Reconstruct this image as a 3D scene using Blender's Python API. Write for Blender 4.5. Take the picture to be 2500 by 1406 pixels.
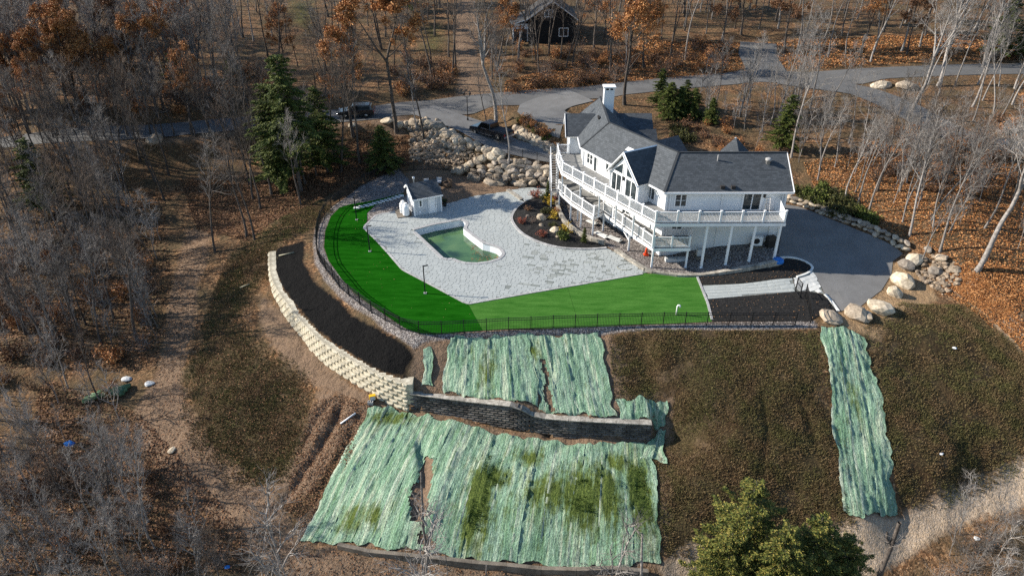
import bpy, bmesh, math, random
import numpy as np
from mathutils import Vector, Matrix, noise as mnoise

for _o in list(bpy.data.objects): bpy.data.objects.remove(_o)
scene = bpy.context.scene
C = scene.collection
rng = np.random.default_rng(11)
random.seed(11)

# ------------------------------------------------------------------ camera
CAM_H = 33.0                      # metres above the patio
FOC = 1734.0                      # focal length in photo pixels (2500 wide)
PITCH = math.radians(31.0)
cam_data = bpy.data.cameras.new('camera')
cam_data.sensor_width = 36.0
cam_data.lens = FOC / 2500.0 * 36.0
cam_data.clip_start = 0.5
cam_data.clip_end = 3000
cam = bpy.data.objects.new('camera', cam_data)
cam.location = (0, 0, CAM_H)
cam.rotation_euler = (math.pi / 2 - PITCH, 0, 0)
C.objects.link(cam)
scene.camera = cam

# ------------------------------------------------------------------ sky and sun
SUN_D = Vector((5.14, -0.80, -2.76)).normalized()      # the way the light travels
SUN_EL = math.asin(-SUN_D.z)
SUN_AZ = math.atan2(-SUN_D.x, -SUN_D.y)                 # from +Y towards +X
world = bpy.data.worlds.new('World')
scene.world = world
world.use_nodes = True
wn = world.node_tree
bg = wn.nodes['Background']
sky = wn.nodes.new('ShaderNodeTexSky')
sky.sky_type = 'NISHITA'
sky.sun_disc = False
sky.sun_elevation = SUN_EL
sky.sun_rotation = SUN_AZ % (2 * math.pi)
sky.air_density = 1.25
sky.dust_density = 0.3
sky.ozone_density = 4.0
wn.links.new(sky.outputs[0], bg.inputs[0])
bg.inputs[1].default_value = 0.092
sun_data = bpy.data.lights.new('sun', 'SUN')
sun_data.energy = 4.9
sun_data.angle = math.radians(0.5)
sun_data.color = (1.0, 0.925, 0.81)
sun = bpy.data.objects.new('sun', sun_data)
sun.rotation_euler = SUN_D.to_track_quat('-Z', 'Y').to_euler()
sun.location = (-60, 10, 60)
C.objects.link(sun)

scene.view_settings.view_transform = 'Standard'
scene.view_settings.look = 'None'
scene.view_settings.exposure = 0.92
scene.view_settings.gamma = 1.0
scene.view_settings.use_curve_mapping = False
scene.render.engine = 'CYCLES'
scene.cycles.max_bounces = 5
scene.cycles.diffuse_bounces = 2
scene.cycles.glossy_bounces = 2
scene.cycles.transparent_max_bounces = 4
scene.cycles.use_denoising = False

# ------------------------------------------------------------------ measuring the photo
ct, st = math.cos(PITCH), math.sin(PITCH)
def ray(px, py):
    u = (px - 1250) / FOC; v = -(py - 703) / FOC
    return u, ct + v * st, -st + v * ct
def P(px, py, z=0.0):
    """world point at height z seen at this spot of the photo"""
    r = ray(px, py); t = (z - CAM_H) / r[2]
    return (r[0] * t, r[1] * t, z)
def PY(px, py, y):
    """world point in the vertical plane at depth y"""
    r = ray(px, py); t = y / r[1]
    return (r[0] * t, y, CAM_H + r[2] * t)
def XY(pts, z=0.0): return [P(a, b, z)[:2] for a, b in pts]

# ------------------------------------------------------------------ numpy geometry helpers
def seg_dist(X, Y, line):
    """distance of points to a polyline, plus arc position of the nearest point"""
    best = np.full(X.shape, 1e9); arc = np.zeros(X.shape); s = 0.0
    for (ax, ay), (bx, by) in zip(line[:-1], line[1:]):
        dx, dy = bx - ax, by - ay; L = math.hypot(dx, dy) + 1e-9
        t = np.clip(((X - ax) * dx + (Y - ay) * dy) / (L * L), 0, 1)
        d = np.hypot(X - ax - t * dx, Y - ay - t * dy)
        m = d < best
        best = np.where(m, d, best); arc = np.where(m, s + t * L, arc); s += L
    return best, arc
def inside(X, Y, poly):
    r = np.zeros(X.shape, bool); n = len(poly)
    for i in range(n):
        x1, y1 = poly[i]; x2, y2 = poly[(i + 1) % n]
        if y1 == y2: continue
        c = ((y1 > Y) != (y2 > Y)) & (X < (x2 - x1) * (Y - y1) / (y2 - y1) + x1)
        r ^= c
    return r
def sdist(X, Y, poly):
    """signed distance, positive inside"""
    d, _ = seg_dist(X, Y, list(poly) + [poly[0]])
    return np.where(inside(X, Y, poly), d, -d)
def sstep(x, a, b):
    t = np.clip((x - a) / (b - a), 0, 1); return t * t * (3 - 2 * t)
_perm = np.random.default_rng(3).random((256, 256))
def vnoise(x, y):
    """tileable value noise, 0..1"""
    xi = np.floor(x).astype(int); yi = np.floor(y).astype(int)
    fx = x - xi; fy = y - yi
    fx = fx * fx * (3 - 2 * fx); fy = fy * fy * (3 - 2 * fy)
    a = _perm[xi % 256, yi % 256]; b = _perm[(xi + 1) % 256, yi % 256]
    c = _perm[xi % 256, (yi + 1) % 256]; d = _perm[(xi + 1) % 256, (yi + 1) % 256]
    return (a * (1 - fx) + b * fx) * (1 - fy) + (c * (1 - fx) + d * fx) * fy
def fnoise(x, y, o=4):
    s = 0; a = 1; t = 0
    for i in range(o):
        s = s + a * vnoise(x * 2 ** i + 17 * i, y * 2 ** i + 31 * i); t += a; a *= .5
    return s / t
def resample(pts, step):
    pts = [np.array(p, float) for p in pts]; out = [pts[0]]; carry = 0
    for a, b in zip(pts[:-1], pts[1:]):
        L = np.linalg.norm(b - a); d = step - carry
        while d <= L:
            out.append(a + (b - a) * d / L); d += step
        carry = L - (d - step)
    return out
def smooth_line(pts, n=6):
    """Catmull-Rom through the points"""
    pts = [np.array(p, float) for p in pts]; out = []
    for i in range(len(pts) - 1):
        p0 = pts[max(i - 1, 0)]; p1 = pts[i]; p2 = pts[i + 1]; p3 = pts[min(i + 2, len(pts) - 1)]
        for k in range(n):
            t = k / n
            out.append(.5 * ((2 * p1) + (p2 - p0) * t + (2 * p0 - 5 * p1 + 4 * p2 - p3) * t * t + (3 * p1 - p0 - 3 * p2 + p3) * t ** 3))
    out.append(pts[-1]); return [tuple(p) for p in out]

# ------------------------------------------------------------------ materials
MATS = {}
def newmat(name):
    m = bpy.data.materials.new(name); m.use_nodes = True
    nt = m.node_tree; MATS[name] = m
    return m, nt, nt.nodes['Principled BSDF']
def nd(nt, typ, **kw):
    n = nt.nodes.new(typ)
    for k, v in kw.items():
        if k.startswith('_'): setattr(n, k[1:], v)
        else: n.inputs[k.replace('_', ' ')].default_value = v
    return n
def col(c, a=1.0): return (c[0], c[1], c[2], a)
def coords(nt, kind='Object', scale=(1, 1, 1), rot=(0, 0, 0)):
    if kind == 'World':
        o = nt.nodes.new('ShaderNodeNewGeometry').outputs['Position']
    elif kind == 'UV':
        n = nt.nodes.new('ShaderNodeUVMap'); o = n.outputs[0]
    else:
        o = nt.nodes.new('ShaderNodeTexCoord').outputs[kind]
    mp = nt.nodes.new('ShaderNodeMapping'); mp.inputs['Scale'].default_value = scale; mp.inputs['Rotation'].default_value = rot
    nt.links.new(o, mp.inputs['Vector']); return mp.outputs[0]
def noise(nt, vec, scale, detail=4, rough=.55, dist=0.0):
    n = nd(nt, 'ShaderNodeTexNoise', Scale=scale, Detail=detail, Roughness=rough, Distortion=dist)
    nt.links.new(vec, n.inputs['Vector']); return n.outputs['Fac']
def vor(nt, vec, scale, out='Color', feat='F1', rand=1.0):
    n = nd(nt, 'ShaderNodeTexVoronoi', Scale=scale, Randomness=rand); n.feature = feat
    nt.links.new(vec, n.inputs['Vector']); return n.outputs[out]
def ramp(nt, fac, stops):
    n = nt.nodes.new('ShaderNodeValToRGB'); e = n.color_ramp.elements
    while len(e) < len(stops): e.new(.5)
    for q, (p, c) in zip(e, stops):
        q.position = p; q.color = col(c) if not isinstance(c, (int, float)) else (c, c, c, 1)
    nt.links.new(fac, n.inputs[0]); return n.outputs[0]
def mix(nt, fac, a, b, mode='MIX'):
    n = nt.nodes.new('ShaderNodeMix'); n.data_type = 'RGBA'; n.blend_type = mode; n.clamp_factor = True
    for s, v in ((0, fac), (6, a), (7, b)):
        if isinstance(v, (int, float)): n.inputs[s].default_value = v
        elif isinstance(v, tuple): n.inputs[s].default_value = col(v)
        else: nt.links.new(v, n.inputs[s])
    return n.outputs[2]
def math_(nt, op, a, b=0.0, clamp=False):
    n = nt.nodes.new('ShaderNodeMath'); n.operation = op; n.use_clamp = clamp
    for i, v in enumerate((a, b)):
        if isinstance(v, (int, float)): n.inputs[i].default_value = v
        else: nt.links.new(v, n.inputs[i])
    return n.outputs[0]
def bump(nt, bs, h, strength=.5, dist=.05):
    n = nd(nt, 'ShaderNodeBump', Strength=strength, Distance=dist)
    nt.links.new(h, n.inputs['Height']); nt.links.new(n.outputs[0], bs.inputs['Normal'])
def attr(nt, name):
    n = nt.nodes.new('ShaderNodeAttribute'); n.attribute_name = name; return n
def rnd_island(nt): return nt.nodes.new('ShaderNodeNewGeometry').outputs['Random Per Island']
def rnd_object(nt): return nt.nodes.new('ShaderNodeObjectInfo').outputs['Random']
def speckle(name, c1, c2, scale=3.0, rough=.8, bmp=0.0, kind='World', lo=.35, hi=.65, metal=0.0, detail=5, spec=.3, bd=.03, rndv=0.0, rnd=rnd_object, fine=None):
    """two tones broken up by noise; optional tone shift from piece to piece"""
    m, nt, bs = newmat(name)
    v = coords(nt, kind); f = noise(nt, v, scale, detail)
    c = ramp(nt, f, [(lo, c1), (hi, c2)])
    if fine:
        g = noise(nt, v, fine, 3); c = mix(nt, .5, c, ramp(nt, g, [(.3, .25), (.7, .75)]), 'OVERLAY')
    if rndv:
        r = rnd(nt); k = ramp(nt, r, [(0, 1 - rndv), (1, 1 + rndv * .6)]) if False else None
        mr = nd(nt, 'ShaderNodeMapRange'); mr.inputs['To Min'].default_value = 1 - rndv; mr.inputs['To Max'].default_value = 1 + rndv
        nt.links.new(r, mr.inputs['Value'])
        hs = nt.nodes.new('ShaderNodeHueSaturation'); nt.links.new(mr.outputs[0], hs.inputs['Value']); nt.links.new(c, hs.inputs['Color']); c = hs.outputs[0]
    nt.links.new(c, bs.inputs['Base Color'])
    bs.inputs['Roughness'].default_value = rough; bs.inputs['Metallic'].default_value = metal
    bs.inputs['Specular IOR Level'].default_value = spec
    if bmp: bump(nt, bs, f, bmp, bd)
    return m

# ------------------------------------------------------------------ objects
def tag(o, label=None, cat=None, group=None, kind=None):
    if label: o['label'] = label
    if cat: o['category'] = cat
    if group: o['group'] = group
    if kind: o['kind'] = kind
    return o
def empty(name, loc=(0, 0, 0), rz=0.0, label=None, cat=None, group=None, kind=None):
    o = bpy.data.objects.new(name, None); o.empty_display_size = .3
    o.location = loc; o.rotation_euler = (0, 0, rz); C.objects.link(o)
    return tag(o, label, cat, group, kind or ('thing' if cat else None))
def wloc(o):
    v = Vector((0, 0, 0))
    while o is not None: v += o.location; o = o.parent
    return v
class MB:
    """collects shapes given in world metres; build() links them as one mesh"""
    def __init__(s): s.v = []; s.f = []; s.mi = []; s.cur = 0
    def add(s, vs, fs):
        n = len(s.v); s.v += [tuple(map(float, v)) for v in vs]
        for f in fs: s.f.append(tuple(i + n for i in f)); s.mi.append(s.cur)
        return s
    def box(s, c, d, rz=0.0, taper=1.0):
        x, y, z = d[0] / 2, d[1] / 2, d[2] / 2; a, b = math.cos(rz), math.sin(rz); vs = []
        for k in (-1, 1):
            q = taper if k > 0 else 1
            for i, j in ((-1, -1), (1, -1), (1, 1), (-1, 1)):
                X, Y = i * x * q, j * y * q
                vs.append((c[0] + a * X - b * Y, c[1] + b * X + a * Y, c[2] + k * z))
        return s.add(vs, [(3, 2, 1, 0), (4, 5, 6, 7), (0, 1, 5, 4), (1, 2, 6, 5), (2, 3, 7, 6), (3, 0, 4, 7)])
    def bar(s, p, q, w, h, up=(0, 0, 1)):
        p = Vector(p); q = Vector(q); d = (q - p).normalized(); u = Vector(up)
        if abs(d.dot(u)) > .98: u = Vector((0, 1, 0))
        a = d.cross(u).normalized() * (w / 2); b = a.cross(d).normalized() * (h / 2); vs = []
        for e in (p, q): vs += [e - a - b, e + a - b, e + a + b, e - a + b]
        return s.add(vs, [(3, 2, 1, 0), (4, 5, 6, 7), (0, 1, 5, 4), (1, 2, 6, 5), (2, 3, 7, 6), (3, 0, 4, 7)])
    def tube(s, pts, rad, n=8, cap=True):
        pts = [Vector(p) for p in pts]; m = len(pts)
        rad = list(rad) if hasattr(rad, '__len__') else [rad] * m; vs = []; fs = []
        u = None
        for i, p in enumerate(pts):
            d = (pts[min(i + 1, m - 1)] - pts[max(i - 1, 0)]).normalized()
            if u is None: u = d.orthogonal().normalized()
            u = (u - d * u.dot(d)).normalized(); w = d.cross(u)
            for k in range(n):
                t = 2 * math.pi * k / n; vs.append(p + (u * math.cos(t) + w * math.sin(t)) * rad[i])
        for i in range(m - 1):
            for k in range(n):
                a = i * n + k; b = i * n + (k + 1) % n; fs.append((a, b, b + n, a + n))
        if cap: fs.append(tuple(range(n))[::-1]); fs.append(tuple((m - 1) * n + k for k in range(n)))
        return s.add(vs, fs)
    def lathe(s, c, prof, n=16):
        vs = []; fs = []
        for r, z in prof:
            for k in range(n):
                t = 2 * math.pi * k / n; vs.append((c[0] + r * math.cos(t), c[1] + r * math.sin(t), c[2] + z))
        for i in range(len(prof) - 1):
            for k in range(n):
                a = i * n + k; b = i * n + (k + 1) % n; fs.append((a, b, b + n, a + n))
        fs.append(tuple(range(n))[::-1]); fs.append(tuple((len(prof) - 1) * n + k for k in range(n)))
        return s.add(vs, fs)
    def prism(s, poly, z0, z1):
        n = len(poly); a = sum(poly[i][0] * poly[(i + 1) % n][1] - poly[(i + 1) % n][0] * poly[i][1] for i in range(n))
        if a < 0: poly = poly[::-1]
        f0 = z0 if callable(z0) else (lambda x, y: z0); f1 = z1 if callable(z1) else (lambda x, y: z1)
        vs = [(x, y, f0(x, y)) for x, y in poly] + [(x, y, f1(x, y)) for x, y in poly]
        fs = [tuple(range(n))[::-1], tuple(range(n, 2 * n))] + [(i, (i + 1) % n, (i + 1) % n + n, i + n) for i in range(n)]
        return s.add(vs, fs)
    def build(s, name, mats, parent=None, smooth=False, bevel=0.0):
        o = raw(name, s.v, s.f, mats, parent, smooth)
        if isinstance(mats, (list, tuple)) and len(mats) > 1: o.data.polygons.foreach_set('material_index', s.mi)
        if bevel:
            b = o.modifiers.new('bevel', 'BEVEL'); b.width = bevel; b.segments = 1; b.limit_method = 'ANGLE'
        return o
def raw(name, v, f, mats, parent=None, smooth=False, local=False):
    me = bpy.data.meshes.new(name)
    v = np.asarray(v, float).reshape(-1, 3)
    if parent is not None and not local: v = v - np.array(wloc(parent))
    me.from_pydata(v.tolist(), [], f); me.update()
    if not isinstance(mats, (list, tuple)): mats = [mats]
    for m in mats: me.materials.append(MATS[m] if isinstance(m, str) else m)
    if smooth: me.polygons.foreach_set('use_smooth', [True] * len(me.polygons))
    o = bpy.data.objects.new(name, me); C.objects.link(o)
    if parent is not None: o.parent = parent
    return o
def fast_mesh(name, verts, faces, mat_, parent=None, smooth=False):
    """big uniform meshes: faces is an (n,3) or (n,4) array"""
    me = bpy.data.meshes.new(name); k = faces.shape[1]; n = len(faces)
    me.vertices.add(len(verts)); me.vertices.foreach_set('co', np.asarray(verts, np.float32).ravel())
    me.loops.add(n * k); me.loops.foreach_set('vertex_index', faces.astype(np.int32).ravel())
    me.polygons.add(n); me.polygons.foreach_set('loop_start', np.arange(0, n * k, k, dtype=np.int32))
    me.polygons.foreach_set('loop_total', np.full(n, k, np.int32))
    if smooth: me.polygons.foreach_set('use_smooth', np.ones(n, bool))
    me.update(calc_edges=True); me.validate()
    for m in (mat_ if isinstance(mat_, (list, tuple)) else [mat_]): me.materials.append(MATS[m] if isinstance(m, str) else m)
    o = bpy.data.objects.new(name, me); C.objects.link(o)
    if parent is not None: o.parent = parent
    return o
def copy_tree(o, loc=None, rz=None, scale=None, parent=None):
    c = o.copy(); C.objects.link(c)
    if parent is not None: c.parent = parent
    if loc is not None: c.location = loc
    if rz is not None: c.rotation_euler = (0, 0, rz)
    if scale is not None: c.scale = (scale, scale, scale) if not hasattr(scale, '__len__') else scale
    for ch in o.children: copy_tree(ch, parent=c)
    return c
def point_attr(o, name, vals):
    a = o.data.attributes.new(name, 'FLOAT', 'POINT'); a.data.foreach_set('value', np.asarray(vals, np.float32))
# ================================================================== terrain
FENCE_PX = [(975, 418), (930, 430), (880, 455), (845, 482), (815, 502), (793, 525), (779, 552), (773, 590), (776, 630), (790, 655), (807, 671), (823, 697), (843, 715), (864, 733),
            (890, 751), (914, 769), (947, 786), (979, 804), (1019, 815), (1064, 815), (1112, 814), (1160, 809), (1210, 808), (1256, 805), (1303, 803), (1350, 801), (1450, 797), (1600, 794), (1740, 793), (1990, 793)]
FENCE = XY(FENCE_PX)
PLATEAU = XY([(990, 428)] + FENCE_PX[1:] + [(2046, 768), (2060, 758), (2026, 728), (1975, 714), (1850, 705), (1740, 692), (1700, 664), (1640, 640), (1600, 560), (1420, 480), (1350, 455), (1215, 452), (1140, 430)])
def wall_base(px, py, z): return P(px, py, z)
# pale block wall: base line with heights, from its low left end to the corner
WW_BASE = [P(a, b, z) for a, b, z in [(659, 622, -1.0), (661, 680, -1.9), (669, 715, -2.35), (687, 752, -2.75), (728, 812, -3.2), (781, 874, -3.6), (849, 926, -3.95), (921, 969, -4.2), (997, 1000, -4.4)]]
WW_TOP = [-0.7, -1.0, -1.15, -1.3, -1.5, -1.68, -1.82, -1.95, -2.05]
# grey block wall
GW_BASE = [P(a, b, z) for a, b, z in [(1003, 998, -4.4), (1131, 1020, -4.6), (1260, 1048, -4.85), (1310, 1055, -4.95), (1390, 1067, -5.05), (1588, 1072, -5.05)]]
GW_TOPPX = [964, 981, 995.5, 1022, 1029, 1039]
GW_TOP = [PY(1250, t, b[1])[2] for t, b in zip(GW_TOPPX, GW_BASE)]
CREST = XY([(1000, 818), (1090, 824), (1200, 820), (1350, 815), (1500, 815), (1640, 812)], -.1)

def slope_pt(px, py, y0, k, zmin=-9):
    """spot on a bank that falls k per metre from the crest at y0 towards the camera"""
    r = ray(px, py); t = (CAM_H + k * y0) / (k * r[1] - r[2]); z = CAM_H + r[2] * t
    return (r[0] * t, r[1] * t, z) if z > zmin else P(px, py, zmin)
DRIVE_FLAT = XY([(1900, 500), (1992, 521), (2134, 578), (2204, 620), (2176, 670), (2100, 749), (2047, 761), (1984, 655), (1900, 640)], .6)
CT = [P(*p) for p in [
    (660, 600, -.7), (640, 650, -1.9), (640, 720, -2.7), (700, 815, -3.3), (760, 876, -3.7), (830, 935, -4.1), (905, 975, -4.3), (985, 1008, -4.5),
    (1131, 1026, -4.7), (1260, 1054, -4.95), (1390, 1075, -5.15), (1560, 1080, -5.2), (1640, 1085, -5.3),
    (590, 800, -3.9), (560, 900, -4.9), (430, 760, -5.0), (430, 900, -6.2), (480, 1130, -7.6), (600, 1240, -8.3), (750, 1345, -8.8), (700, 1000, -5.4), (790, 1110, -6.2), (830, 1250, -7.6),
    (600, 600, -1.6), (520, 620, -2.5), (430, 600, -3.4), (300, 700, -5), (150, 800, -6.4), (0, 900, -8), (0, 700, -6), (0, 500, -3), (250, 520, -3), (450, 480, -1.6), (640, 480, -.8),
    (740, 500, -.4), (860, 425, 0.1), (700, 400, .4), (500, 400, 0), (250, 420, -.5), (0, 400, -1),
    (0, 352, 1.5), (200, 335, 2), (450, 313, 2.8), (700, 298, 3.4), (900, 280, 3.9), (1000, 265, 4.3), (1200, 245, 4.8), (1480, 225, 5.4), (1800, 190, 6.2), (2100, 182, 6.8), (2450, 175, 7.4),
    (200, 200, 4.5), (0, 200, 4.2), (600, 200, 5), (950, 170, 5.5), (1150, 150, 6.2), (1600, 110, 7.6), (2100, 110, 8.2), (2450, 110, 8.6), (1250, 80, 8), (600, 80, 7.0), (100, 80, 6.5),
    (1100, 285, 4.0), (1200, 335, 3.1), (1240, 372, 2.2), (1340, 397, 1.5), (1020, 300, 3.5), (1000, 370, 1.6), (1000, 415, .3), (1140, 380, 1.9), (1170, 432, .15), (900, 380, 1.0), (920, 330, 2.5), (860, 300, 3.3),
    (1290, 270, 4.7), (1350, 310, 3.9), (1340, 360, 2.8), (1350, 440, .3), (1280, 448, .05), (1230, 405, 1.5),
    (1650, 320, 4.3), (1560, 290, 4.8), (1750, 310, 4.6), (1870, 330, 4.3), (1950, 410, 3.5), (1960, 480, 2.5), (2100, 530, 2.0), (2200, 565, 2.2), (2300, 620, 1.6), (2390, 660, 1.4),
    (2100, 400, 4.0), (2300, 400, 4.2), (2460, 350, 4.6), (2250, 280, 5.6), (2450, 500, 3.3), (2490, 660, 1.4),
    (1891, 622, 1.3), (1830, 629, 1.0), (1772, 643, .5), (1712, 652, .15), (1500, 500, .2), (1420, 520, .1),
    (2050, 755, 0), (1800, 672, .25), (1900, 655, .75), (1950, 645, .7), (1960, 685, .3), (1850, 690, .1), (2000, 690, .3), (2150, 690, .15), (2080, 600, .9), (1950, 520, 2.0), (2180, 640, .5), (2200, 720, .1), (2130, 778, -.2), (2030, 797, -.05), (2290, 740, -.2), (2250, 660, .5),
    (2480, 1150, -6.3), (2350, 1200, -7.0), (2200, 1290, -7.9), (2000, 1345, -8.3), (1700, 1390, -8.6), (1300, 1390, -8.8), (1000, 1385, -8.9), (2490, 780, -.3), (2480, 1330, -7.6)]]
for px, py, y0, k in [(1700, 880, 47.3, .5), (1700, 1000, 47.3, .5), (1700, 1150, 47.3, .5), (1660, 1290, 47.3, .52), (2000, 880, 47.6, .5), (2020, 1000, 47.6, .5), (2050, 1120, 47.6, .5), (2100, 1250, 47.6, .5),
                      (2300, 850, 50.5, .45), (2300, 1000, 50.5, .43), (2320, 1120, 50.5, .41), (2450, 900, 52, .42), (2450, 1040, 52, .4), (1550, 900, 47.2, .5),
                      (1100, 1200, 46.5, .58), (1300, 1200, 46, .56), (1500, 1200, 46, .55), (1000, 1300, 46.5, .56), (1300, 1330, 46, .56)]:
    CT.append(slope_pt(px, py, y0, k))
CT += [(-45, 20, -11.5), (0, 18, -10.5), (0, 0, -12), (40, 20, -9.5), (-75, 40, -11.5), (-90, 80, -8), (-100, 130, 2), (90, 40, -5), (100, 90, 3), (120, 140, 8), (-120, 220, 12), (0, 220, 13), (130, 220, 14),
       (0, 420, 24), (-250, 420, 22), (250, 420, 24), (-250, 100, 0), (260, 100, 6), (-200, -20, -16), (200, -20, -12), (0, -40, -16)]
CT = np.array(CT)
def _phi(r2): return np.where(r2 > 1e-9, r2 * np.log(r2 + 1e-12), 0)
_n = len(CT); _c = CT[:, :2] / 50.
_K = _phi(((_c[:, None] - _c[None]) ** 2).sum(2)) + np.eye(_n) * .0015
_Pm = np.hstack([np.ones((_n, 1)), _c])
_A = np.block([[_K, _Pm], [_Pm.T, np.zeros((3, 3))]])
_w = np.linalg.solve(_A, np.concatenate([CT[:, 2], np.zeros(3)]))
def tps(X, Y):
    x = X.ravel() / 50.; y = Y.ravel() / 50.; out = np.empty(x.shape)
    for i in range(0, len(x), 20000):
        a = x[i:i + 20000, None] - _c[None, :, 0]; b = y[i:i + 20000, None] - _c[None, :, 1]
        out[i:i + 20000] = _phi(a * a + b * b) @ _w[:_n] + _w[_n] + _w[_n + 1] * x[i:i + 20000] + _w[_n + 2] * y[i:i + 20000]
    return out.reshape(X.shape)
WALL_LINE = [p[:2] for p in WW_BASE] + [p[:2] for p in GW_BASE[1:]]
_wt = []
for b, t in list(zip(WW_BASE, WW_TOP)) + list(zip(GW_BASE, GW_TOP)): _wt.append((b[0], b[1], t))
def _dense(pts, step=.6):
    return np.array(resample(pts, step))
WALLTOP = np.vstack([_dense([(b[0], b[1], t) for b, t in zip(WW_BASE, WW_TOP)]), _dense([(b[0], b[1], t) for b, t in zip(GW_BASE, GW_TOP)])])
# the banks held up by the two walls: behind the wall faces, up to the fence
def shift(line, d):
    out = []
    for i in range(len(line)):
        a = line[max(i - 1, 0)]; b = line[min(i + 1, len(line) - 1)]
        dx, dy = b[0] - a[0], b[1] - a[1]; L = math.hypot(dx, dy)
        out.append((line[i][0] - dy / L * d, line[i][1] + dx / L * d))
    return out
WALL_IN = shift(WALL_LINE, .32)
_fence_part = FENCE[5:21]
UPPER = WALL_IN + [(WALL_IN[-1][0] + .9, WALL_IN[-1][1] + 1.2)] + XY([(1640, 812), (1500, 812), (1350, 808), (1200, 808), (1100, 812)]) + FENCE[6:19][::-1] + XY([(740, 560), (690, 585)])
GULLIES = [([P(*p)[:2] for p in q], dp, wd) for q, dp, wd in [
    ([(836, 972, -4.2), (815, 1020, -4.8), (775, 1085, -5.6), (735, 1140, -6.2), (690, 1195, -6.8)], .38, .36), ([(800, 975, -4.2), (770, 1010, -4.7), (735, 1065, -5.3)], .2, .3), ([(880, 1010, -4.7), (850, 1070, -5.4), (815, 1130, -6.1), (770, 1200, -6.9)], .2, .3),
    ([(1030, 1105, -5.9), (1040, 1180, -6.7), (1020, 1290, -7.9)], .3, .4), ([(1300, 850, -.8), (1320, 930, -1.9), (1345, 1010, -3.0)], .45, .5), ([(1850, 1000, -3.6), (1865, 1080, -4.7), (1850, 1180, -6)], .12, .3), ([(1950, 1010, -3.6), (1985, 1100, -4.9)], .12, .3), ([(2350, 770, -.8), (2420, 830, -1.6), (2480, 880, -2.2)], .25, .6)]]
def terrain_z(X, Y):
    X = np.asarray(X, float); Y = np.asarray(Y, float)
    z = tps(X, Y)
    # gentle lumps outside the made ground
    lump = (fnoise(X * .22, Y * .22) - .5) * .7 + (fnoise(X * .9 + 40, Y * .9) - .5) * .22
    dP = sdist(X, Y, PLATEAU)
    dD = sdist(X, Y, DRIVE_FLAT)
    z = z + lump * sstep(-dP, .5, 5) * sstep(-dD, 0, 3)
    w = sstep(dP, -1.3, 0.0); z = z * (1 - w)
    for gl, dp, wd in GULLIES:
        d, _ = seg_dist(X, Y, gl); z = z - dp * np.exp(-(d / wd) ** 2) * (.6 + .8 * vnoise(X * 1.3, Y * 1.3)) * sstep(-dP, .2, 1)
    dU = sdist(X, Y, UPPER)
    near = dU > -1.6
    if near.any():
        xs, ys = X[near], Y[near]
        d2 = (xs[:, None] - WALLTOP[None, :, 0]) ** 2 + (ys[:, None] - WALLTOP[None, :, 1]) ** 2
        wt = 1 / (d2 + .02) ** 2; zt = (wt * WALLTOP[None, :, 2]).sum(1) / wt.sum(1)
        dw, _ = seg_dist(xs, ys, WALL_LINE); df = np.maximum(sdist(xs, ys, PLATEAU) * -1, 0)
        k = dw / (dw + df + 1e-6); zr = zt - .12 + (0 - zt + .12) * k + (fnoise(xs * .8, ys * .8) - .5) * .25 * np.clip(df, 0, 1)
        du = dU[near]
        endx = WALL_LINE[-1][0]
        wgt = np.where(du > 0, 1.0, 0.0)
        wgt = np.where(xs > endx - .2, wgt * (1 - sstep(xs, endx - .2, endx + 1.4)), wgt)
        z[near] = np.where(wgt > 0, zr * wgt + z[near] * (1 - wgt), z[near])
    return z
def axis(segs):
    out = [segs[0][0]]
    for a, b, s0, s1 in segs:
        x = a
        while x < b - 1e-6:
            t = (x - a) / (b - a); x = min(b, x + s0 + (s1 - s0) * t); out.append(x)
    return np.array(out)
GX = axis([(-900, -150, 60, 6), (-150, -48, 6, .9), (-48, -28, .7, .34), (-28, 34, .3, .3), (34, 55, .34, .9), (55, 150, .9, 6), (150, 900, 6, 60)])
GY = axis([(-80, 12, 8, 1.2), (12, 24, .8, .34), (24, 74, .28, .3), (74, 110, .32, .8), (110, 220, .8, 5), (220, 1400, 5, 90)])
_X, _Y = np.meshgrid(GX, GY)
TZ_GRID = terrain_z(_X, _Y)
# the pool and the house stand in pits so that no earth shows through them
POOL_PX = [(1010, 562), (1058, 549), (1128, 536.5), (1140, 546), (1131, 557), (1150, 573), (1178, 594), (1196, 598), (1213, 604), (1224, 613), (1226, 622), (1217, 631), (1195, 638), (1165, 642), (1135, 641), (1118, 636), (1108, 630.5), (1097, 632.5), (1084, 631)]
POOL = XY(POOL_PX, .06)
_pd = sdist(_X, _Y, POOL)
TZ_GRID = np.where(_pd > -.45, np.minimum(TZ_GRID, -2.6), TZ_GRID)
def TZ(x, y):
    x = np.asarray(x, float); y = np.asarray(y, float)
    i = np.clip(np.searchsorted(GX, x) - 1, 0, len(GX) - 2); j = np.clip(np.searchsorted(GY, y) - 1, 0, len(GY) - 2)
    fx = (x - GX[i]) / (GX[i + 1] - GX[i]); fy = (y - GY[j]) / (GY[j + 1] - GY[j])
    return (TZ_GRID[j, i] * (1 - fx) + TZ_GRID[j, i + 1] * fx) * (1 - fy) + (TZ_GRID[j + 1, i] * (1 - fx) + TZ_GRID[j + 1, i + 1] * fx) * fy
def tz(x, y): return float(TZ(x, y))
def G(px, py):
    """where the ground is, seen at this spot of the photo"""
    r = ray(px, py); y = np.concatenate([np.arange(12, 130, .15), np.arange(130, 420, .8)]); t = y / r[1]
    x = r[0] * t; z = CAM_H + r[2] * t; d = z - TZ(x, y)
    k = int(np.argmax(d < 0))
    if d[k] >= 0: k = len(y) - 1
    a = d[k - 1] / (d[k - 1] - d[k]) if k > 0 else 0
    yy = y[k - 1] + (y[k] - y[k - 1]) * a; xx = r[0] / r[1] * yy
    return (float(xx), float(yy), tz(xx, yy))
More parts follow.
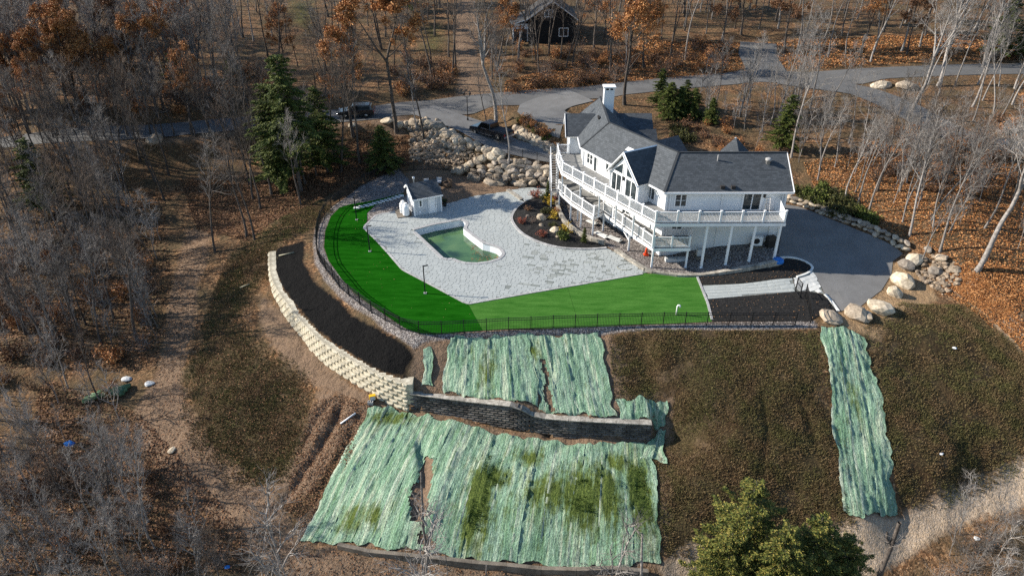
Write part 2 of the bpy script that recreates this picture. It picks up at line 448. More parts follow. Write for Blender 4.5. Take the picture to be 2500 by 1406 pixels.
def GXY(pts): return [G(a, b)[:2] for a, b in pts]

# ---- roads are graded into the hillside
ROADS = {'road': ([(-120, 362), (0, 350), (200, 334), (450, 312), (700, 292), (900, 277), (1000, 263), (1200, 245), (1480, 220), (1650, 203), (1800, 195), (1950, 190), (2150, 180), (2500, 168), (2700, 160)], 5.8),
         'side_road': ([(1900, 198), (2000, 205), (2100, 222), (2190, 255), (2270, 300), (2350, 335), (2470, 362), (2600, 380)], 5.2),
         'road_spur': ([(1878, 192), (1862, 165), (1850, 135), (1852, 100)], 5.6),
         'upper_driveway': ([(1420, 232), (1350, 247), (1318, 266), (1335, 290), (1372, 302), (1400, 298)], 6.0),
         'lower_driveway': ([(1030, 266), (1100, 288), (1150, 310), (1200, 338), (1250, 362), (1310, 378), (1365, 392)], 4.6)}
ROAD_LINES = {}
for _k, (_px, _wd) in ROADS.items():
    _l = np.array(resample(smooth_line([G(a, b)[:2] for a, b in _px], 6), 1.2)); _z = TZ(_l[:, 0], _l[:, 1]); _q = np.pad(_z, 8, mode='edge'); _z = np.convolve(_q, np.ones(17) / 17, 'valid')
    ROAD_LINES[_k] = (_l, _z, _wd)
    _s = np.concatenate([[0], np.cumsum(np.linalg.norm(np.diff(_l, axis=0), axis=1))])
    _m = (_X > _l[:, 0].min() - 9) & (_X < _l[:, 0].max() + 9) & (_Y > _l[:, 1].min() - 9) & (_Y < _l[:, 1].max() + 9)
    _d, _a = seg_dist(_X[_m], _Y[_m], [tuple(p) for p in _l]); _w2 = 1 - sstep(_d, _wd / 2 + .5, _wd / 2 + 3.2)
    TZ_GRID[_m] = TZ_GRID[_m] * (1 - _w2) + np.interp(_a, _s, _z) * _w2
# ---- ground cover areas
R_TRAIL = GXY([(455, 560), (520, 560), (505, 640), (480, 700), (478, 780), (455, 860), (440, 930), (470, 1010), (520, 1090), (620, 1170), (700, 1250), (740, 1330), (860, 1350), (1100, 1385), (1300, 1404), (1300, 1440), (700, 1420), (560, 1300), (440, 1200), (350, 1110), (330, 1000), (380, 920), (405, 820), (420, 700), (440, 620)])
R_TOE = GXY([(740, 1330), (900, 1365), (1150, 1385), (1400, 1400), (1620, 1402), (1720, 1350), (1830, 1290), (2050, 1270), (2200, 1262), (2300, 1200), (2400, 1160), (2500, 1110), (2500, 1215), (2380, 1245), (2260, 1300), (2180, 1340), (2000, 1430), (1300, 1450), (760, 1430)])
R_GRAVELWALL = GXY([(640, 720), (690, 760), (730, 820), (790, 885), (860, 940), (930, 980), (990, 1008), (960, 1010), (880, 985), (800, 960), (740, 920), (690, 880), (650, 820), (630, 770)])
R_WEED_L = GXY([(760, 490), (790, 520), (740, 560), (660, 600), (650, 660), (600, 720), (560, 790), (640, 870), (720, 930), (760, 1000), (720, 1080), (680, 1180), (600, 1170), (500, 1080), (470, 980), (480, 880), (500, 780), (530, 690), (600, 600), (690, 540)])
R_WEED_L2 = GXY([(760, 990), (830, 960), (900, 990), (860, 1120), (800, 1220), (740, 1290), (690, 1240), (720, 1120)])
R_WEED_M = GXY([(1485, 818), (1640, 812), (1800, 808), (1998, 806), (2005, 900), (2015, 1000), (2040, 1120), (2065, 1250), (1990, 1260), (1860, 1280), (1750, 1320), (1650, 1360), (1610, 1350), (1600, 1100), (1620, 980), (1510, 970), (1500, 880)])
R_WEED_R = GXY([(2150, 830), (2140, 790), (2230, 750), (2330, 745), (2420, 800), (2500, 860), (2500, 1105), (2400, 1150), (2290, 1190), (2200, 1240), (2180, 1150), (2150, 1000), (2120, 880)])
R_SAND = GXY([(2000, 790), (2050, 762), (2100, 752), (2150, 712), (2175, 672), (2180, 640), (2225, 640), (2260, 690), (2290, 730), (2240, 750), (2170, 780), (2150, 830), (2110, 815), (2060, 800)])
R_GRAVEL_P = FENCE + XY([(1990, 783), (1739, 786), (1450, 799), (1178, 808), (1062, 818), (1023, 816), (951, 777), (864, 715), (802, 637), (790, 603), (794, 564), (808, 528), (829, 507), (915, 500), (985, 470), (1000, 440)])
R_GRAVEL_O = XY([(790, 520), (770, 552), (764, 590), (768, 640), (792, 680), (830, 722), (860, 745), (905, 770), (940, 800), (985, 822), (1010, 835), (1040, 825), (1300, 812), (1740, 803), (1995, 800), (1995, 790), (1740, 792), (1450, 797), (1062, 815), (980, 803), (900, 758), (835, 712), (800, 670), (775, 620), (778, 550)])
R_MULCH_B = GXY([(672, 608), (745, 587), (742, 640), (770, 690), (830, 735), (860, 770), (900, 790), (1000, 850), (1012, 875), (985, 915), (1000, 940), (930, 912), (889, 885), (823, 846), (771, 804), (720, 746), (685, 700), (668, 655)])
R_SOIL_UP = GXY([(1000, 835), (1080, 825), (1480, 818), (1520, 850), (1520, 960), (1640, 970), (1640, 1090), (1400, 1060), (1330, 1020), (1000, 960), (1005, 880)])
R_LOWSOIL = GXY([(880, 985), (1000, 1004), (1260, 1056), (1590, 1078), (1640, 1085), (1620, 1390), (1100, 1365), (820, 1330), (720, 1310), (830, 1140)])
R_GRAVELPATH_R = GXY([(2330, 640), (2400, 680), (2460, 740), (2510, 800), (2510, 870), (2440, 800), (2370, 740), (2300, 690)])
R_LAWN = GXY([(700, 0), (770, 0), (775, 40), (760, 75), (700, 60)])
R_LAWN2 = GXY([(1030, 60), (1080, 60), (1085, 130), (1030, 130)])
R_DIRTROAD = GXY([(1115, 0), (1160, 0), (1170, 60), (1165, 120), (1185, 190), (1210, 238), (1110, 245), (1120, 190), (1110, 120), (1110, 60)])
R_SHOULDER = GXY([(950, 270), (985, 275), (1000, 300), (980, 335), (930, 320), (900, 300), (700, 312), (400, 340), (200, 358), (200, 370), (420, 350), (700, 325), (890, 310)])
R_FIRE = XY([(1085, 500), (1160, 480), (1240, 468), (1340, 456), (1215, 452), (1140, 432), (1060, 412), (985, 425), (965, 445), (1000, 470)])

gv = np.stack([_X.ravel(), _Y.ravel(), TZ_GRID.ravel()], 1)
_ny, _nx = _X.shape
_i = (np.arange(_ny - 1)[:, None] * _nx + np.arange(_nx - 1)[None]).ravel()
gf = np.stack([_i, _i + 1, _i + _nx + 1, _i + _nx], 1)
# ================================================================== ground material and mesh
def ground_material():
    m, nt, bs = newmat('ground')
    v = coords(nt, 'World')
    big = noise(nt, v, .35, 4); mid = noise(nt, v, 2.2, 5); fine = noise(nt, v, 9.0, 4)
    leafc = vor(nt, v, 7.5); leafs = nt.nodes.new('ShaderNodeSeparateColor'); nt.links.new(leafc, leafs.inputs[0])
    leaf = ramp(nt, leafs.outputs[0], [(0, (.045, .024, .013)), (.35, (.13, .064, .030)), (.6, (.21, .108, .052)), (.85, (.31, .168, .083)), (1, (.43, .27, .15))])
    leafc2 = vor(nt, v, 3.1); ls2 = nt.nodes.new('ShaderNodeSeparateColor'); nt.links.new(leafc2, ls2.inputs[0]); leaf = mix(nt, ramp(nt, noise(nt, v, 1.1, 5, .7), [(.48, 0.0), (.6, .7)]), leaf, ramp(nt, ls2.outputs[1], [(0, (.06, .038, .024)), (.6, (.15, .09, .052)), (1, (.26, .17, .10))]))
    leaf = mix(nt, ramp(nt, big, [(.35, 0.0), (.62, .85)]), leaf, (.10, .075, .042))
    leaf = mix(nt, ramp(nt, mid, [(.45, 0.0), (.75, .6)]), leaf, (.045, .032, .02))
    def soft(name, n, k=.5):
        a = attr(nt, name).outputs['Fac']
        return math_(nt, 'SUBTRACT', math_(nt, 'MULTIPLY', math_(nt, 'ADD', a, math_(nt, 'MULTIPLY', math_(nt, 'SUBTRACT', n, .5), k)), 3.0), 1.0, True)
    c = leaf
    lawn = ramp(nt, mid, [(.3, (.05, .052, .016)), (.7, (.10, .088, .034))]); c = mix(nt, soft('lawn', mid), c, lawn)
    weed = ramp(nt, fine, [(.25, (.02, .015, .009)), (.5, (.06, .044, .022)), (.62, (.085, .07, .03)), (.8, (.16, .10, .05))])
    weed = mix(nt, ramp(nt, big, [(.4, 0.0), (.65, .7)]), weed, ramp(nt, fine, [(.3, (.03, .018, .01)), (.7, (.10, .055, .028))]))
    patch = noise(nt, v, .55, 6, .7); soil = ramp(nt, fine, [(.3, (.12, .08, .05)), (.7, (.24, .165, .105))])
    weed = mix(nt, ramp(nt, patch, [(.54, 0.0), (.7, .6)]), weed, soil)
    c = mix(nt, soft('weed', mid, .8), c, weed)
    dirt = ramp(nt, mid, [(.2, (.10, .066, .043)), (.5, (.20, .135, .09)), (.8, (.30, .21, .143))])
    dirt = mix(nt, .45, dirt, ramp(nt, fine, [(.3, .2), (.7, .8)]), 'OVERLAY')
    dirt = mix(nt, math_(nt, 'MULTIPLY', ramp(nt, mid, [(.5, 0.0), (.62, 1.0)]), .45), dirt, leaf)
    c = mix(nt, soft('dirt', mid, .9), c, dirt)
    sand = ramp(nt, mid, [(.3, (.24, .155, .085)), (.7, (.34, .23, .13))]); sand = mix(nt, .35, sand, ramp(nt, fine, [(.3, .25), (.7, .75)]), 'OVERLAY')
    c = mix(nt, soft('sand', mid, .4), c, sand)
    pg = vor(nt, v, 11.0); ps = nt.nodes.new('ShaderNodeSeparateColor'); nt.links.new(pg, ps.inputs[0])
    pd = vor(nt, v, 11.0, 'Distance')
    grav = ramp(nt, ps.outputs[1], [(0, (.10, .085, .08)), (.5, (.30, .27, .255)), (1, (.55, .50, .46))])
    grav = mix(nt, ramp(nt, pd, [(.25, 0.0), (.7, .8)]), grav, (.06, .05, .045))
    c = mix(nt, soft('gravel', fine, .3), c, grav)
    tan = mix(nt, .6, grav, (.52, .39, .26)); tan = mix(nt, ramp(nt, mid, [(.45, 0.0), (.7, .5)]), tan, (.42, .30, .19))
    c = mix(nt, soft('tangravel', mid, .6), c, tan)
    mul = ramp(nt, fine, [(.3, (.003, .003, .003)), (.55, (.007, .0066, .0066)), (.8, (.018, .017, .016))])
    mul = mix(nt, ramp(nt, vor(nt, v, 4.0, 'Distance'), [(0, 1.0), (.025, 0.0)]), mul, (.35, .28, .22))
    c = mix(nt, soft('mulch', mid, .5), c, mul)
    nt.links.new(c, bs.inputs['Base Color']); bs.inputs['Roughness'].default_value = .95; bs.inputs['Specular IOR Level'].default_value = .1
    h = math_(nt, 'ADD', math_(nt, 'MULTIPLY', fine, .5), math_(nt, 'ADD', mid, math_(nt, 'MULTIPLY', leafs.outputs[2], .25)))
    bump(nt, bs, h, .9, .22)
    return m
ground_material()
ground = fast_mesh('ground', gv, gf, 'ground', smooth=True)
tag(ground, 'leaf-strewn hillside ground with dirt trail and weedy banks', kind='structure')
def mask(*polys, soft=.6):
    r = np.zeros(len(gv))
    for p in polys:
        d = sdist(gv[:, 0], gv[:, 1], p); r = np.maximum(r, np.clip(.5 + d / (2 * soft), 0, 1))
    return r
R_HOUSE = XY([(1355, 470), (1363, 516), (1402, 568), (1434, 586), (1482, 602), (1503, 614), (1579, 664)]) + [(15.5, 57.0), (19, 57.1), (23, 57.4), (25.6, 57.9), (26, 62), (14, 62), (6, 76), (4.5, 76)]
R_SHED = XY([(896, 541), (896, 520), (915, 502), (969, 484), (1000, 475), (1012, 500), (966, 517), (918, 526)])
_fb = mask(FENCE[3:] + [(30, 60), (0, 75)], soft=.05)
m_gravel = np.maximum(mask(R_GRAVEL_P, R_GRAVEL_O, R_HOUSE, R_SHED, soft=.35), 0)
m_mulch = mask(R_MULCH_B, soft=.5)
point_attr(ground, 'mulch', m_mulch)
point_attr(ground, 'gravel', m_gravel)
point_attr(ground, 'tangravel', mask(R_GRAVELPATH_R, GXY([(2040, 1285), (2200, 1264), (2300, 1208), (2400, 1165), (2520, 1105), (2520, 1225), (2400, 1262), (2300, 1300), (2200, 1370), (2050, 1450), (1900, 1450), (2000, 1350)]), GXY([(1610, 1390), (1680, 1325), (1800, 1290), (1800, 1420), (1640, 1440)]), soft=.8))
point_attr(ground, 'sand', mask(R_SAND, soft=.8))
point_attr(ground, 'dirt', mask(R_TRAIL, R_TOE, R_GRAVELWALL, R_SOIL_UP, R_LOWSOIL, R_DIRTROAD, R_SHOULDER, R_FIRE, GXY([(780, 950), (880, 985), (870, 1030), (830, 1090), (760, 1200), (690, 1230), (670, 1190), (730, 1090)]), soft=.9))
point_attr(ground, 'weed', np.maximum(mask(R_WEED_L, R_WEED_M, R_WEED_R, soft=.9), mask(R_WEED_L2, soft=.9) * .42))
point_attr(ground, 'lawn', mask(R_LAWN, R_LAWN2, soft=4) * .8)
# ================================================================== site materials
speckle('asphalt', (.135, .132, .128), (.165, .162, .158), .7, .9, .08, fine=20)
speckle('asphalt_road', (.095, .093, .091), (.12, .118, .115), .5, .9, .06, fine=14)
speckle('mulch', (.003, .003, .003), (.022, .02, .019), 7, .95, 1.0, bd=.08, fine=22)
speckle('kerb', (.28, .275, .27), (.42, .41, .40), 4, .85, .2, rndv=.12, fine=15)
speckle('coping', (.30, .295, .29), (.40, .39, .385), 4, .7, .1, rndv=.08)
speckle('vinyl', (.62, .66, .70), (.72, .75, .78), 1.2, .45)
speckle('stone_edge', (.20, .18, .15), (.38, .35, .30), 3, .9, .4, rndv=.2, fine=12)
speckle('pale_block', (.35, .305, .22), (.55, .50, .39), 2.2, .95, .6, kind='Object', rndv=.16, fine=9, bd=.06)
speckle('grey_block', (.06, .052, .045), (.17, .15, .13), 1.0, .95, .3, kind='World', rndv=.35, fine=8)
speckle('concrete', (.11, .092, .072), (.2, .17, .135), 1.5, .9, .2, fine=10)
speckle('slab_white', (.55, .55, .52), (.68, .68, .65), 2.0, .85, .1)
speckle('rock_tan', (.20, .155, .11), (.44, .36, .27), 1.7, .95, .7, kind='Object', rndv=.28, fine=7, bd=.08, lo=.3, hi=.7)
speckle('rock_grey', (.16, .13, .105), (.36, .31, .255), 2.0, .95, .7, kind='Object', rndv=.3, fine=7, bd=.08, lo=.3, hi=.7)
speckle('rock_pale', (.30, .24, .165), (.56, .48, .37), 1.6, .95, .6, kind='Object', rndv=.12, fine=6, bd=.08, lo=.3, hi=.7)
speckle('riprap', (.12, .088, .06), (.32, .245, .175), 3, .95, .5, kind='World', rndv=.35, rnd=rnd_island, fine=9)
speckle('black_metal', (.012, .012, .013), (.02, .02, .021), 6, .5)
def paver_material(name, a, b, rv=.10):
    m, nt, bs = newmat(name)
    v = coords(nt, 'World'); r = nt.nodes.new('ShaderNodeNewGeometry').outputs['Random Per Island']
    ro = rnd_object(nt); q = math_(nt, 'FRACT', math_(nt, 'ADD', math_(nt, 'MULTIPLY', r, 7.31), math_(nt, 'MULTIPLY', ro, 5.17)))
    c = ramp(nt, q, [(0, a), (1, b)])
    st = noise(nt, v, .35, 5, .65); c = mix(nt, ramp(nt, st, [(.5, 0.0), (.8, .22)]), c, tuple(x * .62 for x in a))
    f = noise(nt, v, 18, 3); c = mix(nt, .2, c, ramp(nt, f, [(.3, .3), (.7, .7)]), 'OVERLAY')
    nt.links.new(c, bs.inputs['Base Color']); bs.inputs['Roughness'].default_value = .8; bs.inputs['Specular IOR Level'].default_value = .25
    bump(nt, bs, f, .25, .02); return m
paver_material('paver', (.33, .35, .34), (.37, .39, .378))
paver_material('paver_dark', (.17, .185, .17), (.30, .315, .295))
paver_material('cobble', (.42, .43, .42), (.56, .56, .54))
speckle('joint', (.13, .14, .13), (.22, .225, .21), .8, .95, fine=6)
def turf_material(name, a, b):
    m, nt, bs = newmat(name); v = coords(nt, 'World')
    f = noise(nt, v, 40, 3); g = noise(nt, coords(nt, 'World', (.5, 2.2, 1), (0, 0, .5)), .8, 6, .68)
    c = mix(nt, .5, ramp(nt, g, [(.3, a), (.7, b)]), ramp(nt, f, [(.2, .25), (.8, .75)]), 'OVERLAY')
    nt.links.new(c, bs.inputs['Base Color']); bs.inputs['Roughness'].default_value = .9; bs.inputs['Specular IOR Level'].default_value = .0
    bump(nt, bs, f, .6, .03)
turf_material('turf', (.004, .052, .002), (.013, .10, .006))
turf_material('turf_worn', (.028, .105, .014), (.072, .18, .034))
def water_material():
    m, nt, bs = newmat('pool_water'); v = coords(nt, 'World'); f = noise(nt, v, .45, 3, .5, .3); g = noise(nt, v, 2.5, 4)
    c = ramp(nt, f, [(.32, (.018, .045, .03)), (.52, (.065, .135, .06)), (.75, (.10, .175, .075))])
    nt.links.new(c, bs.inputs['Base Color']); bs.inputs['Roughness'].default_value = .06; bs.inputs['IOR'].default_value = 1.33
    bump(nt, bs, g, .03, .05)
water_material()

def drape(name, poly, mat_, off=.05, step=.6, parent=None, under=.0, zf=None):
    """polygon laid over the ground"""
    zf = zf or tz
    bm = bmesh.new(); fa = bm.faces.new([bm.verts.new((x, y, 0)) for x, y in poly])
    if fa.normal.z < 0: fa.normal_flip()
    xs = [p[0] for p in poly]; ys = [p[1] for p in poly]
    for ax, lo, hi in ((0, min(xs), max(xs)), (1, min(ys), max(ys))):
        t = math.floor(lo / step) * step + step
        while t < hi:
            co = [0, 0, 0]; no = [0, 0, 0]; co[ax] = t; no[ax] = 1
            bmesh.ops.bisect_plane(bm, geom=bm.verts[:] + bm.edges[:] + bm.faces[:], plane_co=co, plane_no=no); t += step
    bmesh.ops.triangulate(bm, faces=bm.faces[:])
    bm.normal_update()
    for f in bm.faces:
        if f.normal.z < 0: f.normal_flip()
    for v in bm.verts: v.co.z = zf(v.co.x, v.co.y) + off
    if under:
        ret = bmesh.ops.extrude_face_region(bm, geom=bm.faces[:])
        for e in ret['geom']:
            if isinstance(e, bmesh.types.BMVert): e.co.z += 0
        # the copies stay on top, the originals become the underside
        top = {e for e in ret['geom'] if isinstance(e, bmesh.types.BMVert)}
        for v in bm.verts:
            if v not in top: v.co.z -= under
        bmesh.ops.recalc_face_normals(bm, faces=bm.faces[:])
    me = bpy.data.meshes.new(name); bm.to_mesh(me); bm.free()
    o = bpy.data.objects.new(name, me); C.objects.link(o); me.materials.append(MATS[mat_])
    if parent is not None: o.parent = parent; o.location = -wloc(parent)
    return o
def road_strip(name, mat_, off, label, cross=6):
    pts, zz, width = ROAD_LINES[name]; vs = []; fs = []
    for i, p in enumerate(pts):
        a = pts[max(i - 1, 0)]; b = pts[min(i + 1, len(pts) - 1)]; d = (b - a) / np.linalg.norm(b - a); n = np.array([-d[1], d[0]])
        for k in range(cross + 1):
            q = p + n * (width + .35 * (float(vnoise(np.array(i * .33 + k), np.array(3.))) - .5) * (k in (0, cross))) * (k / cross - .5); vs.append((q[0], q[1], tz(*q) + off))
    for i in range(len(pts) - 1):
        for k in range(cross):
            a = i * (cross + 1) + k; fs.append((a + 1, a, a + cross + 1, a + cross + 2))
    return tag(raw(name, vs, fs, mat_, smooth=True), label, kind='structure')

# ---- roads and drives
road_strip('road', 'asphalt_road', .07, 'grey asphalt road curving past behind the house')
road_strip('side_road', 'asphalt_road', .09, 'narrow asphalt side road dropping away at the right')
road_strip('road_spur', 'asphalt_road', .11, 'short asphalt spur leaving the road uphill')
road_strip('upper_driveway', 'asphalt', .10, 'dark asphalt drive loop beside the chimney end of the house')
road_strip('lower_driveway', 'asphalt', .13, 'asphalt drive running down to the black pickup')
DRIVE = GXY([(1916, 500), (1950, 505), (1992, 521), (2063, 549), (2134, 578), (2188, 606), (2204, 620), (2180, 638), (2176, 670), (2152, 709), (2100, 749), (2047, 761), (2026, 733), (2010, 712), (1996, 683), (1984, 655), (1973, 643), (1951, 633), (1920, 629), (1900, 627)])
tag(drape('parking_court', DRIVE, 'asphalt', .035, .5), 'dark asphalt parking court right of the house', kind='structure')

# ---- artificial lawn in three rolls
TURF_OUT = [(984, 472), (909, 490), (850, 500), (829, 507), (808, 528), (794, 564), (791, 603), (802, 636), (832, 678), (864, 714), (903, 743), (951, 776), (987, 800), (1023, 814), (1062, 815.5)]
PATIO_W = [(887, 555), (921, 588), (951, 621), (982.5, 658), (1038, 687), (1141, 742)]
lawn = empty('artificial_lawn', P(1000, 720, 0), 0, 'bright green artificial turf lawn curving round the pool patio', 'lawn', kind='structure')
t1 = TURF_OUT + [(1110, 812), (1178, 806), (1143, 742.5)] + PATIO_W[::-1] + [(896, 540), (896, 520), (915, 502), (969, 484), (987, 480)]
drape('turf_roll', XY(t1, .03), 'turf', .03, 2.0, lawn, zf=lambda x, y: 0)
drape('turf_roll', XY([(1143.5, 742.5), (1178.5, 806), (1300, 802), (1415, 798), (1385, 700), (1300, 714)], .034), 'turf_worn', .034, 2.0, lawn, zf=lambda x, y: 0)
drape('turf_roll', XY([(1385.5, 700), (1415.5, 798), (1600, 791), (1738, 785), (1728, 745), (1700, 671), (1582, 668), (1570, 666)], .034), 'turf_worn', .034, 2.0, lawn, zf=lambda x, y: 0)

# ---- patio
PATIO = XY([(887, 555), (921, 588), (951, 621), (982.5, 658), (1038, 687), (1141, 742), (1300, 714), (1400, 697), (1580, 666), (1540, 641), (1503, 616), (1482, 607), (1460, 609), (1423, 610), (1377, 608), (1340, 601), (1303, 588), (1275, 572), (1257, 553), (1249, 536), (1253, 522), (1264, 507), (1280, 495), (1262, 480), (1240, 468), (1160, 479), (1085, 500), (1060, 512), (966, 516), (918, 525)])
patio = empty('pool_patio', P(1100, 660, 0), 0, 'pale grey paver patio round the swimming pool', kind='structure')
def with_hole(name, outer, hole, z, mat_, parent):
    bm = bmesh.new(); es = []
    for lp in (outer, hole):
        vs = [bm.verts.new((x, y, z)) for x, y in lp]
        es += [bm.edges.new((vs[i], vs[(i + 1) % len(vs)])) for i in range(len(vs))]
    bmesh.ops.triangle_fill(bm, use_beauty=True, use_dissolve=False, edges=es)
    for f in bm.faces:
        if f.normal.z < 0: f.normal_flip()
    me = bpy.data.meshes.new(name); bm.to_mesh(me); bm.free(); me.materials.append(MATS[mat_])
    o = bpy.data.objects.new(name, me); C.objects.link(o); o.parent = parent; o.location = -wloc(parent); return o
with_hole('joint_bed', PATIO, POOL, .038, 'joint', patio)
def snap(x, y, poly, hole=None, gap=.0):
    """move a corner that hangs over the edge back onto it"""
    def near(x, y, pl):
        b = None; bd = 1e9
        for i in range(len(pl)):
            ax, ay = pl[i]; bx, by = pl[(i + 1) % len(pl)]; dx, dy = bx - ax, by - ay
            t = max(0, min(1, ((x - ax) * dx + (y - ay) * dy) / (dx * dx + dy * dy + 1e-9))); d = math.hypot(x - ax - t * dx, y - ay - t * dy)
            if d < bd: bd = d; b = (ax + t * dx, ay + t * dy)
        return b
    if not bool(inside(np.array([x]), np.array([y]), poly)[0]): return near(x, y, poly)
    if hole and bool(inside(np.array([x]), np.array([y]), hole)[0]): return near(x, y, hole)
    return (x, y)
def lay_pavers(poly, hole, rot, row, lens, org, seed, zf):
    r = random.Random(seed); ca, sa = math.cos(rot), math.sin(rot); out = []
    loc = [((x - org[0]) * ca + (y - org[1]) * sa, -(x - org[0]) * sa + (y - org[1]) * ca) for x, y in poly]
    x0, x1 = min(p[0] for p in loc), max(p[0] for p in loc); y0, y1 = min(p[1] for p in loc), max(p[1] for p in loc)
    y = y0 - .1; g = .010
    while y < y1:
        h = r.choice(row); x = x0 - r.random()
        while x < x1:
            L = r.choice(lens); cs = [(x + g, y + g), (x + L - g, y + g), (x + L - g, y + h - g), (x + g, y + h - g)]
            cs = [(org[0] + a * ca - b * sa, org[1] + a * sa + b * ca) for a, b in cs]; x += L
            cx = sum(c[0] for c in cs) / 4; cy = sum(c[1] for c in cs) / 4
            A = np.array
            if not inside(A([cx]), A([cy]), poly)[0] or (hole and inside(A([cx]), A([cy]), hole)[0]): continue
            c2 = [snap(a, b, poly, hole) for a, b in cs]
            ar = abs(sum(c2[i][0] * c2[(i + 1) % 4][1] - c2[(i + 1) % 4][0] * c2[i][1] for i in range(4))) / 2
            if ar < .02: continue
            dz = r.uniform(-.004, .004); out.append((cx, cy, c2, [zf(a, b) + dz for a, b in c2]))
        y += h
    return out
def build_pavers(parent, pv, n_parts, name, base, dark=None, darkf=None, thick=.03):
    pv = sorted(pv, key=lambda p: p[0] ** 2 + p[1] ** 2); rest = {base: MB(), dark: MB()}; rr = random.Random(8)
    for i, (cx, cy, c, z) in enumerate(pv):
        m = dark if dark and rr.random() < darkf(cx, cy) else base
        b = MB() if i < n_parts else rest[m]
        q = [(cx + (a - cx) * .975, cy + (d - cy) * .975) for a, d in c]
        vs = [(a, d, e - thick) for (a, d), e in zip(c, z)] + [(a, d, e) for (a, d), e in zip(q, z)]
        b.add(vs, [(4, 5, 6, 7), (0, 1, 5, 4), (1, 2, 6, 5), (2, 3, 7, 6), (3, 0, 4, 7)])
        if i < n_parts: b.build(name, m, parent)
    for m, b in rest.items():
        if b.v: o = b.build(name + '_field', m, parent); o['kind'] = 'stuff'
_dk = P(1370, 650, 0)
def dark_share(x, y):
    p1 = np.array([x - _dk[0], y - _dk[1]]); q = (p1[0] * .85 - p1[1] * .5, p1[0] * .5 + p1[1] * .85)
    d = (q[0] / 3.4) ** 2 + (q[1] / 3.8) ** 2
    return .55 * math.exp(-d * 1.2) * (1 if vnoise(np.array(x * 1.1), np.array(y * 1.1)) > .35 else .25) + (.05 if vnoise(np.array(x * .5 + 9), np.array(y * .5)) > .72 else .004)
pv = lay_pavers(PATIO, POOL, math.radians(-14), [.32, .32, .42], [.36, .5, .62, .78], (0, 55), 5, lambda x, y: .062)
build_pavers(patio, pv, 299, 'paver', 'paver', 'paver_dark', dark_share)
def band(line, w, z0, z1, closed=False):
    """kerb-like solid along a line"""
    vs = []; n = len(line)
    for i in range(n):
        a = line[(i - 1) % n] if closed else line[max(i - 1, 0)]; b = line[(i + 1) % n] if closed else line[min(i + 1, n - 1)]
        dx, dy = b[0] - a[0], b[1] - a[1]; L = math.hypot(dx, dy) + 1e-9; nx, ny = -dy / L * w / 2, dx / L * w / 2
        x, y = line[i][:2]; zb = z0(x, y) if callable(z0) else z0; zt = z1(x, y) if callable(z1) else z1
        vs += [(x - nx, y - ny, zb), (x + nx, y + ny, zb), (x + nx, y + ny, zt), (x - nx, y - ny, zt)]
    fs = []
    for i in range(n if closed else n - 1):
        a = 4 * i; b = 4 * ((i + 1) % n)
        fs += [(a, b, b + 3, a + 3)[::-1], (a + 1, a + 2, b + 2, b + 1)[::-1], (a + 3, b + 3, b + 2, a + 2)[::-1]]
    if not closed: fs += [(0, 1, 2, 3), (4 * n - 1, 4 * n - 2, 4 * n - 3, 4 * n - 4)]
    return vs, fs
def edging(name, line, w, z0, z1, mat_, seg, parent, maxn=300):
    """row of kerb stones, each its own piece"""
    pts = resample(line, seg); k = 0
    for a, b in zip(pts[:-1], pts[1:]):
        d = (b - a) / np.linalg.norm(b - a); a2 = a + d * .008; b2 = b - d * .008
        vs, fs = band([tuple(a2), tuple(b2)], w, z0, z1); MB().add(vs, fs).build(name, mat_, parent); k += 1
edging('border_stone', XY([(966, 516), (918, 525), (887, 555), (921, 588), (951, 621), (982.5, 658), (1038, 687), (1141, 742), (1300, 714), (1400, 697), (1575, 667)], .05), .22, .0, .085, 'kerb', .62, patio)
# pool: coping stones, vinyl walls, water
pool = empty('swimming_pool', P(1110, 600, 0), 0, 'half-empty swimming pool with murky green water', 'pool')
pl = smooth_line(POOL + [POOL[0]], 3)
edging('coping_stone', shift(POOL + [POOL[0]], .13 if sum(POOL[i][0] * POOL[(i + 1) % len(POOL)][1] - POOL[(i + 1) % len(POOL)][0] * POOL[i][1] for i in range(len(POOL))) < 0 else -.13), .34, .02, .1, 'coping', .55, pool)
wb = MB(); n = len(POOL)
cxp = sum(p[0] for p in POOL) / n; cyp = sum(p[1] for p in POOL) / n
for i in range(n):
    a, b = POOL[i], POOL[(i + 1) % n]; wb.add([(a[0], a[1], -2.4), (b[0], b[1], -2.4), (b[0], b[1], .03), (a[0], a[1], .03)], [(0, 1, 2, 3)])
wb.build('pool_wall', 'vinyl', pool)
drape('pool_water', POOL, 'pool_water', -.72, 1.0, pool, zf=lambda x, y: 0)
fl = MB(); rr = random.Random(4)
for i in range(110):
    c = P(rr.uniform(1150, 1222), rr.uniform(598, 636), -.71)
    if inside(np.array([c[0]]), np.array([c[1]]), POOL)[0]: fl.box((c[0], c[1], -.708), (.1, .08, .006), rr.random() * 3)
speckle('dead_leaf', (.10, .05, .022), (.30, .17, .08), 3, .9, kind='World', rndv=.4, rnd=rnd_island)
o = fl.build('floating_leaves', 'dead_leaf', pool); o['kind'] = 'stuff'

